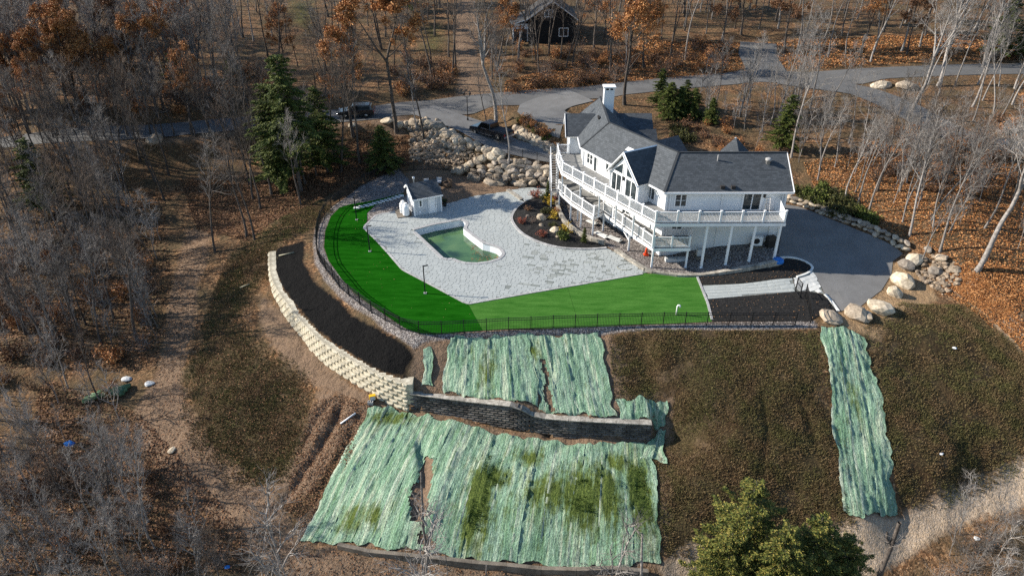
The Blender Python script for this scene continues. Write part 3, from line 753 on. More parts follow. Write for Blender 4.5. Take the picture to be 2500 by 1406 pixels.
# ---- planting bed, house apron, walkway and mulch beds
BED = XY([(1280, 495), (1264, 507), (1253, 522), (1249, 536), (1257, 553), (1275, 572), (1303, 588), (1340, 601), (1377, 608), (1423, 610), (1460, 609), (1482, 607), (1470, 597), (1433, 586), (1401, 568), (1377, 546), (1362, 516), (1357, 481), (1320, 480)])
tag(drape('planting_bed', BED, 'mulch', .0, .5, zf=lambda x, y: .05 + .25 * float(sstep(sdist(np.array([x]), np.array([y]), BED)[0], 0, 1.5)) + .08 * float(vnoise(np.array(x * 2.), np.array(y * 2.)))), 'dark mulched planting bed between patio and house', kind='structure')
bed_edge = empty('bed_border', P(1257, 553), 0, 'row of pale kerb stones curving round the planting bed', 'edging')
edging('kerb_stone', smooth_line(XY([(1280, 495), (1264, 507), (1253, 522), (1249, 536), (1257, 553), (1275, 572), (1303, 588), (1340, 601), (1377, 608), (1423, 610), (1460, 609), (1482, 607)]), 4), .26, .0, .16, 'kerb', .5, bed_edge)
apron = empty('apron_wall', P(1433, 586), 0, 'low curved stone wall holding the gravel under the decks', 'wall')
APRON1 = smooth_line(XY([(1355, 470), (1358, 490), (1363, 516), (1378, 546), (1402, 568), (1434, 586), (1470, 597), (1482, 602)]), 4)
edging('wall_stone', APRON1, .38, .0, .5, 'stone_edge', .7, apron)
apron2 = empty('terrace_wall', P(1580, 666), 0, 'straight low stone wall under the front deck posts', 'wall')
APRON2 = XY([(1503, 614), (1540, 639), (1579, 664)]) + [(15.5, 57.0), (19, 57.1), (23, 57.4), (25.6, 57.9)]
edging('wall_stone', APRON2, .42, lambda x, y: tz(x, y) - .3, lambda x, y: max(tz(x, y + .7), tz(x, y)) + .22 + (.08 if x < 13 else 0), 'stone_edge', .75, apron2)
walk = empty('walkway', G(1830, 705), 0, 'pale paver walkway crossing the mulch to the parking court', kind='structure')
WALK = GXY([(1707, 697), (1934, 680.5), (1944, 712.5), (1727, 731)])
drape('joint_bed', WALK, 'joint', .028, .5, walk)
build_pavers(walk, lay_pavers(WALK, None, math.radians(6), [.4, .5], [.5, .7, .9], (18, 54), 9, lambda x, y: tz(x, y) + .055), 200, 'paver', 'paver')
COB = GXY([(1936, 680), (1972, 670), (1985, 656), (1996, 683), (2008, 711), (2014, 719), (1972, 711), (1945, 712)])
drape('cobble_bed', COB, 'joint', .026, .4, walk)
cobs = lay_pavers(COB, None, math.radians(25), [.46], [.46], (26, 54), 3, lambda x, y: tz(x, y) + .06)
build_pavers(walk, cobs, 150, 'cobble', 'cobble')
def mulch_z(x, y): return tz(x, y) + .03 + .05 * float(vnoise(np.array(x * 3.), np.array(y * 3.)))
MB1 = GXY([(1698, 669), (1760, 664), (1830, 660), (1903, 653), (1920, 631), (1951, 634), (1973, 644), (1983, 655), (1970, 669), (1934, 680), (1707, 696)])
MB2 = GXY([(1728, 732), (1944, 713), (1973, 712), (2014, 721), (2026, 734), (2044, 762), (1996, 773), (1976, 784), (1739, 785)])
tag(drape('mulch_bed', MB1, 'mulch', 0, .35, zf=mulch_z), 'dark mulch bed between house and walkway', kind='structure')
tag(drape('mulch_bed', MB2, 'mulch', 0, .35, zf=mulch_z), 'dark mulch bed between walkway and fence', kind='structure')
ked = empty('lawn_kerb', P(1728, 745), 0, 'pale kerb along the right end of the turf', 'edging')
edging('kerb_stone', GXY([(1699, 669), (1728, 742), (1739, 786)]), .2, lambda x, y: tz(x, y) - .1, lambda x, y: tz(x, y) + .1, 'kerb', .6, ked)
ked2 = empty('court_kerb', G(2030, 740), 0, 'white kerb between lower mulch bed and parking court', 'edging')
edging('kerb_stone', GXY([(2013, 720), (2026, 733), (2047, 762)]), .22, lambda x, y: tz(x, y) - .1, lambda x, y: tz(x, y) + .14, 'slab_white', .55, ked2)
ked3 = empty('bed_kerb', G(1975, 655), 0, 'white rounded kerb at the tip of the upper mulch bed', 'edging')
edging('kerb_stone', smooth_line(GXY([(1905, 630), (1930, 630), (1951, 634), (1973, 644), (1984, 655), (1970, 669), (1936, 680)]), 4), .2, lambda x, y: tz(x, y) - .1, lambda x, y: tz(x, y) + .13, 'slab_white', .5, ked3)
TER = XY([(1282, 494), (1264, 479), (1243, 466), (1335, 455), (1357, 470), (1356, 481), (1320, 480)])
ter = empty('upper_terrace', P(1300, 475), 0, 'small paved landing above the planting bed', kind='structure')
drape('joint_bed', TER, 'joint', .09, 1, ter, zf=lambda x, y: 0)
build_pavers(ter, lay_pavers(TER, None, math.radians(4), [.5], [.6, .8], (3, 74), 2, lambda x, y: .13), 120, 'paver', 'paver')
edging('step_stone', XY([(1240, 466), (1262, 481), (1281, 496)]), .45, 0, .2, 'stone_edge', .8, ter)
# stepping stones on the turf behind the pool
for i, (px, py) in enumerate([(872, 507), (883, 504.5), (894, 502), (905, 499.5), (915, 496.5), (925, 494), (934, 491.5), (943, 489), (952, 486.5), (961, 484), (970, 481), (979, 478)]):
    c = P(px, py, .05); b = MB(); r = random.Random(i)
    q = [(c[0] + dx * .34 * r.uniform(.85, 1.15), c[1] + dy * .3 * r.uniform(.85, 1.15)) for dx, dy in ((-1, -.8), (-.1, -1), (1, -.8), (1, .7), (.2, 1), (-1, .8))]
    o = b.prism(q, .0, .075).build('stepping_stone', 'slab_white')
    tag(o, ['first', 'second', 'third', 'fourth', 'fifth', 'sixth', 'seventh', 'eighth', 'ninth', 'tenth', 'eleventh', 'last'][i] + ' white stepping stone counting from the rear lamp post towards the shed', 'stepping stone', 'stepping stones leading to the shed')

# ================================================================== block walls
def block_mesh(name, L, H, D, seed, rough, mat_):
    r = random.Random(seed); l, h = L / 2, H / 2; c = .05 + rough; rl = .04 + rough * 2.5
    vs = [(-l, D, -h), (l, D, -h), (l, D, h), (-l, D, h), (-l, 0, -h), (l, 0, -h), (l, 0, h), (-l, 0, h)]
    j = lambda: r.uniform(-rough, rough)
    vs += [(-l + c + j(), -rl + j(), -h + c), (0 + j(), -rl * 1.5 + j(), -h + c + j()), (l - c + j(), -rl + j(), -h + c), (l - c + j(), -rl * 1.1 + j(), h - c), (0 + j(), -rl * 1.5 + j(), h - c + j()), (-l + c + j(), -rl * 1.1 + j(), h - c)]
    fs = [(0, 3, 2, 1), (3, 7, 6, 2), (0, 1, 5, 4), (0, 4, 7, 3), (1, 2, 6, 5), (4, 5, 10, 9, 8), (5, 6, 11, 10), (6, 7, 13, 12, 11), (7, 4, 8, 13), (8, 9, 12, 13), (9, 10, 11, 12)]
    me = bpy.data.meshes.new(name); me.from_pydata(vs, [], fs); me.update(); me.materials.append(MATS[mat_]); return me
def block_wall(root, base, tops, L, H, D, mat_, batter, nvar=7, rough=.018, name='wall_block'):
    meshes = [block_mesh(name, L - .012, H - .012, D, 100 + i, rough, mat_) for i in range(nvar)]
    pts = [np.array((b[0], b[1], b[2], t)) for b, t in zip(base, tops)]
    if True:
        s = [0.]
        for a, b in zip(pts[:-1], pts[1:]): s.append(s[-1] + np.linalg.norm((b - a)[:2]))
        S = np.array(s); A = np.array(pts); r = random.Random(5); R0 = wloc(root)
        at = lambda q: np.array([np.interp(q, S, A[:, k]) for k in range(4)])
        k = 0
        while k < 14:
            q = (.5 * L if k % 2 else 0) ; any_ = False
            while q < S[-1]:
                qa, qb = q, min(q + L, S[-1]); q += L
                if qb - qa < .25 * L: continue
                a, b = at(qa), at(qb); m = (a + b) / 2; top = m[3] - H * k
                if top < m[2] + .02: continue
                any_ = True
                d = (b - a)[:2]; d /= np.linalg.norm(d); nrm = np.array([-d[1], d[0]]); zc = top - H / 2; back = batter * (12 - k) if False else batter * max(0, (zc - m[2]) / H)
                o = bpy.data.objects.new(name, r.choice(meshes)); C.objects.link(o); o.parent = root
                o.location = (m[0] + nrm[0] * back - R0.x, m[1] + nrm[1] * back - R0.y, zc - R0.z)
                o.rotation_euler = (0, -math.atan2(b[3] - a[3], np.linalg.norm((b - a)[:2])), math.atan2(d[1], d[0])); o.scale = ((qb - qa) / L, 1, 1)
            k += 1
            if not any_: break
def smooth4(base, tops, n=5):
    q = smooth_line([(b[0], b[1], b[2], t) for b, t in zip(base, tops)], n); return [p[:3] for p in q], [p[3] for p in q]
pw = empty('block_retaining_wall', WW_BASE[4], 0, 'tall curved retaining wall of pale cream concrete blocks', 'retaining wall')
_b, _t = smooth4(WW_BASE, WW_TOP)
block_wall(pw, _b, [t + .08 for t in _t], .86, .37, .62, 'pale_block', .035, rough=.03)
gw = empty('block_retaining_wall', GW_BASE[2], 0, 'long low retaining wall of dark grey blocks across the green slope', 'retaining wall')
block_wall(gw, GW_BASE, [t + .06 for t in GW_TOP], .62, .22, .5, 'grey_block', .012, rough=.008)
edging('cap_stone', [(p[0], p[1]) for p in shift([b[:2] for b in GW_BASE], .25)], .6, lambda x, y: float(np.interp(x, [b[0] for b in GW_BASE], GW_TOP)) + .062, lambda x, y: float(np.interp(x, [b[0] for b in GW_BASE], GW_TOP)) + .13, 'stone_edge', .9, gw)
# end return of the pale wall above the grey one
for k in range(5):
    e = WW_BASE[-1]; MB().box((e[0] + .24, e[1] + .75, WW_TOP[-1] - .12 - .40 * k), (.46, 1.2, .39)).build('wall_block', 'pale_block', pw)
# low poured wall at the toe of the slope
LW = [G(a, b) for a, b in [(826, 1336), (900, 1353), (1000, 1364), (1100, 1373), (1250, 1388), (1400, 1397), (1585, 1402), (1640, 1368)]]
lw = empty('toe_wall', LW[3], 0, 'low grey concrete wall along the foot of the green slope', 'wall')
edging('wall_panel', [p[:2] for p in LW], .3, lambda x, y: tz(x, y) - .5, lambda x, y: tz(x, y) + .40, 'concrete', 2.4, lw)

# ================================================================== boulders
def rock_mesh(seed, sub=2, flat=.75, mat_='rock_tan'):
    bm = bmesh.new(); bmesh.ops.create_icosphere(bm, subdivisions=sub, radius=1); o = Vector((seed * 7.1, seed * 3.3, 0))
    r = random.Random(seed); cuts = [(Vector((r.uniform(-1, 1), r.uniform(-1, 1), r.uniform(-.6, 1))).normalized(), r.uniform(.62, .88)) for _ in range(7)]
    for v in bm.verts:
        p = v.co.copy(); k = 1 + .28 * mnoise.noise(p * 1.1 + o) + .12 * mnoise.noise(p * 2.7 + o); p *= k
        for n, d in cuts:
            t = p.dot(n)
            if t > d: p -= n * (t - d) * .85
        v.co = (p.x, p.y, p.z * flat)
    me = bpy.data.meshes.new('boulder'); bm.to_mesh(me); bm.free(); me.materials.append(MATS[mat_]); me.polygons.foreach_set('use_smooth', [False] * len(me.polygons)); return me
ROCKS = {m: [rock_mesh(i + 10 * q, 2, .8, m) for i in range(5)] for q, m in enumerate(('rock_tan', 'rock_grey', 'rock_pale'))}
def put_rock(loc, s, m, parent=None, name='boulder', seed=0, sx=1., sy=1., sz=1., sink=.42):
    r = random.Random(seed); o = bpy.data.objects.new(name, r.choice(ROCKS[m])); C.objects.link(o)
    L = Vector(loc) + Vector((0, 0, s * sz * (.8 - sink - .1)))
    if parent is not None: o.parent = parent; L -= wloc(parent)
    o.location = L; o.rotation_euler = (r.uniform(-.25, .25), r.uniform(-.25, .25), r.uniform(0, 6.28)) ; o.scale = (s * sx, s * sy, s * sz); return o
rr = random.Random(21)
bw = empty('boulder_wall', G(1250, 430), 0, 'stacked boulder wall between paver landing and lower drive', 'boulder wall')
for py, x0, x1, s in [(449, 1200, 1352, .66), (439, 1168, 1352, .62), (429, 1155, 1350, .58), (419, 1158, 1348, .55), (410, 1180, 1338, .5), (401, 1210, 1315, .45), (394, 1215, 1290, .4)]:
    x = x0
    while x < x1:
        g = G(x + rr.uniform(-2, 2), py + rr.uniform(-3, 3)); q = s * rr.uniform(.75, 1.2)
        put_rock(g, q, rr.choice(['rock_tan', 'rock_tan', 'rock_grey']), bw, seed=rr.random(), sx=rr.uniform(1.2, 1.75), sz=rr.uniform(.75, 1.0)); x += q * 27 * rr.uniform(1.2, 1.5)
be = empty('boulder_edge', G(1100, 340), 0, 'line of big pale boulders edging the pickup drive', 'boulder wall')
for px, py in [(975, 302), (992, 300), (1010, 297), (1030, 297), (1047, 299), (1060, 304), (1072, 310), (1083, 318), (1092, 326), (1104, 322), (1115, 331), (1118, 341), (1128, 345), (1142, 342), (1150, 352), (1163, 350), (1170, 361), (1185, 362), (1198, 368), (1190, 376), (1205, 381), (1216, 374), (1222, 383), (1180, 384), (1165, 390), (1150, 398), (1140, 406), (1125, 412), (1112, 414)]:
    put_rock(G(px, py + 6), rr.uniform(.5, .85), rr.choice(['rock_tan', 'rock_pale', 'rock_tan']), be, seed=rr.random(), sz=1.05, sx=1.2)
for px, py, n in [(1035, 310, 26), (1060, 330, 28), (1090, 350, 16), (1120, 365, 20)]:
    for _ in range(n):
        put_rock(G(px + rr.gauss(0, 22), py + rr.gauss(0, 9)), rr.uniform(.22, .42), rr.choice(['rock_tan', 'rock_grey']), be, seed=rr.random())
def scatter_rocks(name, poly, n, s0, s1, mat_, parent, seed):
    r = random.Random(seed); b = MB(); base = [rock_mesh(60 + i, 1, .75, mat_) for i in range(3)]; d = [([tuple(v.co) for v in m.vertices], [tuple(p.vertices) for p in m.polygons]) for m in base]
    xs = [p[0] for p in poly]; ys = [p[1] for p in poly]; k = 0
    while k < n:
        x = r.uniform(min(xs), max(xs)); y = r.uniform(min(ys), max(ys))
        if not inside(np.array([x]), np.array([y]), poly)[0]: continue
        k += 1; s = r.uniform(s0, s1) * (1.5 if r.random() < .1 else 1); a = r.random() * 6.28; z = tz(x, y); vs, fs = r.choice(d); ca, sa = math.cos(a) * s, math.sin(a) * s
        b.add([(x + p[0] * ca * 1.2 - p[1] * sa, y + p[0] * sa * 1.2 + p[1] * ca, z + p[2] * s + s * .25) for p in vs], fs)
    o = b.build(name, mat_, parent); o['kind'] = 'stuff'; return o
scatter_rocks('riprap', GXY([(1000, 315), (1060, 315), (1100, 345), (1180, 385), (1150, 412), (1090, 412), (1040, 400), (1000, 390)]), 900, .12, .26, 'riprap', be, 3)
# stone bank of the upper loop behind the pickup
tb = empty('stone_bank', G(1290, 330), 0, 'tan stacked stone bank behind the black pickup', 'stone wall')
for row in range(4):
    for i in range(16):
        t = i / 15; px = 1258 + 98 * t; py = 318 + 52 * t - row * 6 + rr.uniform(-2, 2); put_rock(G(px, py + 12), rr.uniform(.32, .5), 'rock_pale' if rr.random() < .4 else 'rock_tan', tb, 'wall_stone', rr.random())
ds = empty('drive_stone_wall', G(2060, 545), 0, 'low dry-stacked stone wall along the far side of the parking court', 'stone wall')
dl = GXY([(1925, 492), (1950, 500), (1992, 515), (2030, 530), (2063, 542), (2100, 555), (2134, 570), (2165, 585), (2190, 600), (2215, 612)])
for row in range(2):
    for i, p in enumerate(resample(dl, .62)):
        x, y = p[0] + rr.uniform(-.08, .08) + row * .05, p[1] + .1 + row * .22 + rr.uniform(-.06, .06)
        put_rock((x, y, tz(x, y) + row * .32), rr.uniform(.3, .42), rr.choice(['rock_pale', 'rock_tan', 'rock_grey']), ds, 'wall_stone', rr.random(), sx=1.5, sz=.75)
LONE = [(2027, 776, .95, 'rock_tan', 1.5, .55, 'low long pinkish boulder at the end of the black fence'), (2092, 772, 1.0, 'rock_tan', 1.3, .8, 'square-cut reddish boulder pair at the edge of the sandy verge'), (2110, 776, .72, 'rock_tan', 1.1, .8, 'smaller angular boulder leaning on the square-cut reddish one'),
        (2147, 756, 1.05, 'rock_pale', 1.2, .8, 'large white speckled boulder nearest the tip of the parking court'), (2182, 718, .78, 'rock_pale', 1.0, 1.0, 'round cream boulder standing alone on the sandy verge'), (2205, 690, 1.05, 'rock_pale', 1.15, .9, 'peaked cream boulder in the middle of the row'),
        (2213, 652, .75, 'rock_grey', 1.1, 1.0, 'grey boulder in front of the smooth oval one'), (2232, 637, .8, 'rock_pale', 1.25, .9, 'smooth oval cream boulder at the far end of the row'), (2285, 665, .6, 'rock_grey', 1.2, .9, 'grey boulder among the rubble right of the verge'),
        (2295, 632, .55, 'rock_tan', 1.2, .9, 'tan boulder at the foot of the bare trunks'), (2330, 660, .5, 'rock_tan', 1.3, .6, 'flat tan boulder right of the rubble heap'), (2265, 612, .45, 'rock_grey', 1.2, .9, 'shaded grey boulder at the end of the dry-stacked wall'),
        (2150, 212, 1.0, 'rock_pale', 1.4, .8, 'big pale outcrop beside the far side road'), (2212, 214, 1.1, 'rock_tan', 1.5, .8, 'tan outcrop right of the pale one by the side road'),
        (945, 300, .8, 'rock_pale', 1.3, .8, 'pale boulder on the verge below the dark parked car'), (860, 308, .5, 'rock_pale', 1.2, .8, 'small pale boulder left of the verge by the tall evergreen'), (380, 345, 1.1, 'rock_tan', 1.2, .9, 'tan boulder beside the road at the left'),
        (420, 1100, .3, 'rock_pale', 1.5, .8, 'small pale stone lying on the dirt trail'), (1240, 690, .01, 'rock_tan', 1, 1, None)]
for i, (px, py, s, m, sx, sz, lab) in enumerate(LONE):
    if lab: tag(put_rock(G(px, py), s, m, None, 'boulder', i + 40, sx=sx, sz=sz), lab, 'boulder', 'boulders standing singly on the ground')
rub = scatter_rocks('rubble', GXY([(2225, 640), (2270, 620), (2330, 640), (2345, 690), (2300, 720), (2250, 690)]), 150, .08, .3, 'riprap', None, 9)
tag(rub, 'heap of broken stone and soil right of the boulder row', 'rubble', kind='stuff')
for px, py, s, m, lab in [(1322, 535, .62, 'rock_pale', 'big tan boulder in the middle of the planting bed'), (1355, 565, .55, 'rock_pale', 'rounded yellow boulder low in the planting bed'), (1288, 530, .3, 'rock_grey', 'small grey rock at the left of the planting bed'), (1322, 552, .28, 'rock_tan', 'small rock just under the big planting bed boulder'), (1362, 580, .25, 'rock_tan', 'small pinkish rock at the lower edge of the planting bed')]:
    p = P(px, py, .25); tag(put_rock(p, s, m, None, 'boulder', px, sz=1.0), lab, 'boulder', 'boulders in the planting bed')
# ================================================================== the house
def siding_material(name, c):
    m, nt, bs = newmat(name); v = coords(nt, 'World'); sp = nt.nodes.new('ShaderNodeSeparateXYZ'); nt.links.new(v, sp.inputs[0])
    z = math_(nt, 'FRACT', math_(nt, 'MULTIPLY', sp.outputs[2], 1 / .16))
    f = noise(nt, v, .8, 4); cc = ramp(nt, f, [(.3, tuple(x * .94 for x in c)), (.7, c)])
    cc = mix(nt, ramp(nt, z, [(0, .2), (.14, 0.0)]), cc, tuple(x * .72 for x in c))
    nt.links.new(cc, bs.inputs['Base Color']); bs.inputs['Roughness'].default_value = .55; bump(nt, bs, z, .15, .01)
siding_material('siding', (.78, .79, .80)); siding_material('siding_grey', (.50, .53, .56))
speckle('white_trim', (.78, .78, .78), (.84, .84, .84), 2, .45)
speckle('deck_board', (.16, .16, .155), (.24, .238, .23), 2.5, .8, .1, fine=9)
speckle('dark_wood', (.018, .016, .015), (.035, .032, .03), 3, .8)
def glass_material():
    m, nt, bs = newmat('window_glass'); f = noise(nt, coords(nt, 'World'), 1.2, 2)
    nt.links.new(ramp(nt, f, [(.35, (.012, .018, .022)), (.7, (.05, .065, .07))]), bs.inputs['Base Color'])
    bs.inputs['Roughness'].default_value = .05; bs.inputs['Specular IOR Level'].default_value = .8
glass_material()
def shingle_material(name, a, b, cdark):
    m, nt, bs = newmat(name); v = coords(nt, 'UV')
    br = nt.nodes.new('ShaderNodeTexBrick'); nt.links.new(v, br.inputs['Vector'])
    for k, x in (('Scale', 1.0), ('Mortar Size', .012), ('Mortar Smooth', .3), ('Bias', 0.0), ('Brick Width', .34), ('Row Height', .19)): br.inputs[k].default_value = x
    br.inputs['Color1'].default_value = col(a); br.inputs['Color2'].default_value = col(b); br.inputs['Mortar'].default_value = col(cdark)
    f = noise(nt, v, .5, 5); g = noise(nt, v, 9, 3)
    c = mix(nt, .35, br.outputs[0], ramp(nt, g, [(.3, .3), (.7, .7)]), 'OVERLAY'); c = mix(nt, .3, c, ramp(nt, f, [(.3, .35), (.7, .65)]), 'OVERLAY')
    nt.links.new(c, bs.inputs['Base Color']); bs.inputs['Roughness'].default_value = .85; bump(nt, bs, br.outputs['Fac'], -.4, .02)
shingle_material('shingle', (.042, .049, .056), (.075, .084, .094), (.022, .026, .031))
shingle_material('shingle_dark', (.03, .028, .026), (.05, .047, .045), (.02, .018, .017))

house = empty('house', (16, 66, 0), 0, 'large white three-storey house with grey shingle roofs and wraparound decks', 'house')
def roof_plane(pts, parent, mat_='shingle', th=.14, name='roof'):
    """pts: eave-left, eave-right, then upwards; a slab with shingle rows parallel to the eave"""
    p = [Vector(q) for q in pts]; n = (p[1] - p[0]).cross(p[2] - p[0]).normalized()
    if n.z < 0: p = [p[1], p[0]] + p[2:][::-1]; n = (p[1] - p[0]).cross(p[2] - p[0]).normalized()
    u = (p[1] - p[0]).normalized(); v = n.cross(u); k = len(p); R0 = wloc(parent)
    me = bpy.data.meshes.new(name); vs = [q - R0 for q in p] + [q - R0 - n * th for q in p]
    fs = [tuple(range(k)), tuple(range(k, 2 * k))[::-1]] + [(i, i + k, (i + 1) % k + k, (i + 1) % k) for i in range(k)]
    me.from_pydata(vs, [], fs); uv = me.uv_layers.new(name='UVMap')
    for l in me.loops:
        q = Vector(vs[l.vertex_index]) + R0 - p[0]; uv.data[l.index].uv = (q.dot(u), q.dot(v))
    me.materials.append(MATS[mat_]); me.materials.append(MATS['white_trim']); me.update()
    for i, f in enumerate(me.polygons): f.material_index = 0 if i == 0 else 1
    o = bpy.data.objects.new(name, me); C.objects.link(o); o.parent = parent; return o
EZ, RZ = 6.85, 9.4
E0 = (14.03, 60.6, EZ); E1 = (7.29, 72.59, EZ); R0_ = (15.76, 64.17, RZ); R1_ = (10.23, 73.13, RZ); RE = 26.0
nM = Vector((.872, .489, 0)).normalized(); dM = Vector((-.489, .872, 0)).normalized()
roof_plane([E0, (RE, 60.65, EZ), (RE, 64.2, RZ), R0_], house)
roof_plane([(RE, 67.8, EZ - .05), (17.6, 67.8, EZ - .05), R0_, (RE, 64.2, RZ)], house)
roof_plane([E1, E0, R0_, R1_], house)
bk0 = Vector(R0_) + nM * 3.35; bk1 = Vector(R1_) + nM * 3.35
roof_plane([(bk0.x, bk0.y, EZ), (bk1.x, bk1.y, EZ), R1_, R0_], house)
TR = (10.33, 82.6, RZ)
roof_plane([(7.29, 82.6, EZ), E1, R1_, TR], house)
roof_plane([(13.3, 74.4, EZ), (13.3, 82.6, EZ), TR, R1_], house)
# great-room gable
Ap = (10.62, 64.55, 9.3); Bp = (14.25, 66.6, 9.3); Ll = Vector((9.41, 66.37, EZ)); Rr_ = Vector((11.86, 62.12, EZ))
roof_plane([Ll + nM * 1.75, Ll, Ap, Bp], house); roof_plane([Rr_, Rr_ + nM * 1.35, Bp, Ap], house)
# left cross gable, rear wings, turret
roof_plane([(5.95, 75.9, EZ), (8.3, 75.9, EZ), (9.3, 78.3, 8.75), (5.95, 78.3, 8.75)], house); roof_plane([(8.3, 80.7, EZ), (5.95, 80.7, EZ), (5.95, 78.3, 8.75), (9.3, 78.3, 8.75)], house)
roof_plane([(12.5, 77.6, 6.15), (16.1, 77.6, 6.15), (16.1, 80.5, 8.1), (11.2, 80.5, 8.1)], house); roof_plane([(16.1, 83.4, 6.15), (12.5, 83.4, 6.15), (11.2, 80.5, 8.1), (16.1, 80.5, 8.1)], house)
a, b = P(1547, 320, 7.5), P(1602, 315, 7.5)
roof_plane([(a[0] - .5, a[1] - 2.2, 5.9), (b[0] + .1, b[1] - 2.2, 5.9), b, (a[0] - .5, a[1], 7.5)], house)
roof_plane([(b[0] + .1, b[1] + 2.2, 5.9), (a[0] - .5, a[1] + 2.2, 5.9), (a[0] - .5, a[1], 7.5), b], house)
g0, g1 = Vector(P(1590, 346, 8.6)), Vector(P(1656, 331, 8.6)); gd = (g1 - g0).normalized(); gn = Vector((gd.y, -gd.x, 0))
roof_plane([g0 + gn * 2.4 - Vector((0, 0, 1.8)), g1 + gn * 2.4 - Vector((0, 0, 1.8)), g1, g0], house); roof_plane([g1 - gn * 2.4 - Vector((0, 0, 1.8)), g0 - gn * 2.4 - Vector((0, 0, 1.8)), g0, g1], house)
tp = Vector(P(1797, 335, 10.2)); q = []
for k in range(4):
    t = math.radians(-128 + 45 + 90 * k); q.append(tp + Vector((math.cos(t) * 3.0, math.sin(t) * 3.0, -2.9)))
for k in range(4): roof_plane([q[k], q[(k + 1) % 4], tp], house)
# walls
wall = MB(); FP = [(14.42, 61.1), (25.5, 61.1), (25.5, 67.3), (18.2, 67.3), (12.9, 75), (12.9, 82.2), (7.72, 82.2), (7.72, 72.75)]
wall.prism(FP, -.4, 6.74)
wall.add([(25.5, 61.1, 6.74), (25.5, 67.3, 6.74), (25.5, 64.2, 9.2)], [(0, 1, 2)]); wall.add([(7.72, 82.2, 6.74), (12.9, 82.2, 6.74), (10.32, 82.2, 9.2)], [(2, 1, 0)])
wall.build('wall', 'siding', house)
bw_ = MB(); L1 = Ll + nM * .32 - dM * .22; R1w = Rr_ + nM * .32 + dM * .22; pk = (L1 + R1w) / 2; L2 = L1 + nM * 1.7; R2w = R1w + nM * 1.7
bw_.add([(L1.x, L1.y, 4.5), (R1w.x, R1w.y, 4.5), (R1w.x, R1w.y, 6.75), (pk.x, pk.y, 9.02), (L1.x, L1.y, 6.75), (L2.x, L2.y, 4.5), (R2w.x, R2w.y, 4.5), (R2w.x, R2w.y, 6.75), (L2.x, L2.y, 6.75)],
        [(0, 1, 2, 3, 4), (5, 0, 4, 8), (1, 6, 7, 2)])
bw_.build('wall', 'siding', house)
MB().prism([(6.45, 76.25), (7.9, 76.25), (7.9, 80.35), (6.45, 80.35)], -.3, 6.72).add([(6.45, 76.25, 6.72), (6.45, 80.35, 6.72), (6.45, 78.3, 8.55)], [(0, 2, 1)]).build('wall', 'siding_grey', house)
MB().prism([(12.9, 78.0), (15.8, 78.0), (15.8, 83), (12.9, 83)], 2, 6.2).build('wall', 'siding', house)
MB().prism([tuple((tp + (v - tp) * .8)[:2]) for v in q], 2, 7.25).build('wall', 'siding', house)
# eave boards
for a, b in [((14.0, 60.58, 6.77), (26.02, 60.62, 6.77)), ((14.06, 60.66, 6.77), (12.95, 62.5, 6.77)), ((10.3, 67.2, 6.77), (7.27, 72.6, 6.77)), ((7.27, 72.7, 6.77), (7.27, 75.9, 6.77))]: MB().bar(a, b, .1, .17).build('gutter', 'white_trim', house)
for e in (Ll, Rr_): MB().bar(Vector(Ap) - nM * .03 - Vector((0, 0, .2)), e - nM * .03 - Vector((0, 0, .16)), .07, .26, up=tuple(nM)).build('rake_board', 'white_trim', house)
MB().bar((RE + .02, 60.62, 6.8), (RE + .02, 64.2, 9.33), .06, .22).build('rake_board', 'white_trim', house); MB().bar((5.93, 75.9, 6.8), (5.93, 78.3, 8.7), .06, .2).build('rake_board', 'white_trim', house)
for a, b in [(R0_, (RE, 64.2, RZ)), (R0_, R1_), (R1_, TR), (E0, R0_), (E1, R1_)]: MB().bar(Vector(a) + Vector((0, 0, .02)), Vector(b) + Vector((0, 0, .02)), .22, .03).build('ridge_cap', 'shingle', house)
for x, y in [(14.42, 61.1), (25.5, 61.1), (7.72, 72.75)]: MB().box((x, y, 3.2), (.2, .2, 7.0)).build('corner_board', 'white_trim', house)
for e in (L1, R1w): MB().box((e.x, e.y, 5.65), (.16, .16, 2.2)).build('corner_board', 'white_trim', house)
for x, z0, zt in [(14.75, 0.3, 6.7), (19.6, 1.0, 6.7), (25.2, 4.85, 6.7), (24.6, 1.6, 4.6)]: MB().box((x, 61.02, (zt + z0) / 2), (.09, .07, zt - z0)).build('downspout', 'white_trim', house)
MB().box((21.9, 61.06, 3.05), (7.1, .05, .12)).build('belt_board', 'white_trim', house); MB().bar((16.9, 61.06, 4.3), (18.4, 61.06, 3.05), .05, .1).build('belt_board', 'white_trim', house)
# chimney
c0 = PY(1473, 220, 79.6); c1 = PY(1502, 220, 79.6); cw = c1[0] - c0[0]; cxm = (c0[0] + c1[0]) / 2 + .02
ch = MB().box((cxm, 79.9, (c0[2] + 5) / 2), (cw * .86, 1.0, c0[2] - 5)).build('chimney', 'siding', house)
MB().box((cxm, 79.9, c0[2] + .32), (cw * 1.04, 1.25, .14)).build('chimney_cap', 'white_trim', ch)
cp = MB()
for s in (-1, 1): cp.box((cxm + s * cw * .36, 79.45, c0[2] + .13), (.14, .12, .27)); cp.box((cxm + s * cw * .36, 80.3, c0[2] + .13), (.14, .12, .27))
cp.box((cxm, 79.45, c0[2] + .13), (.14, .12, .27)); cp.build('cap_support', 'white_trim', ch)
MB().box((cxm, 79.9, c0[2] + .06), (cw * .7, .8, .12)).build('flue', 'dark_wood', ch)
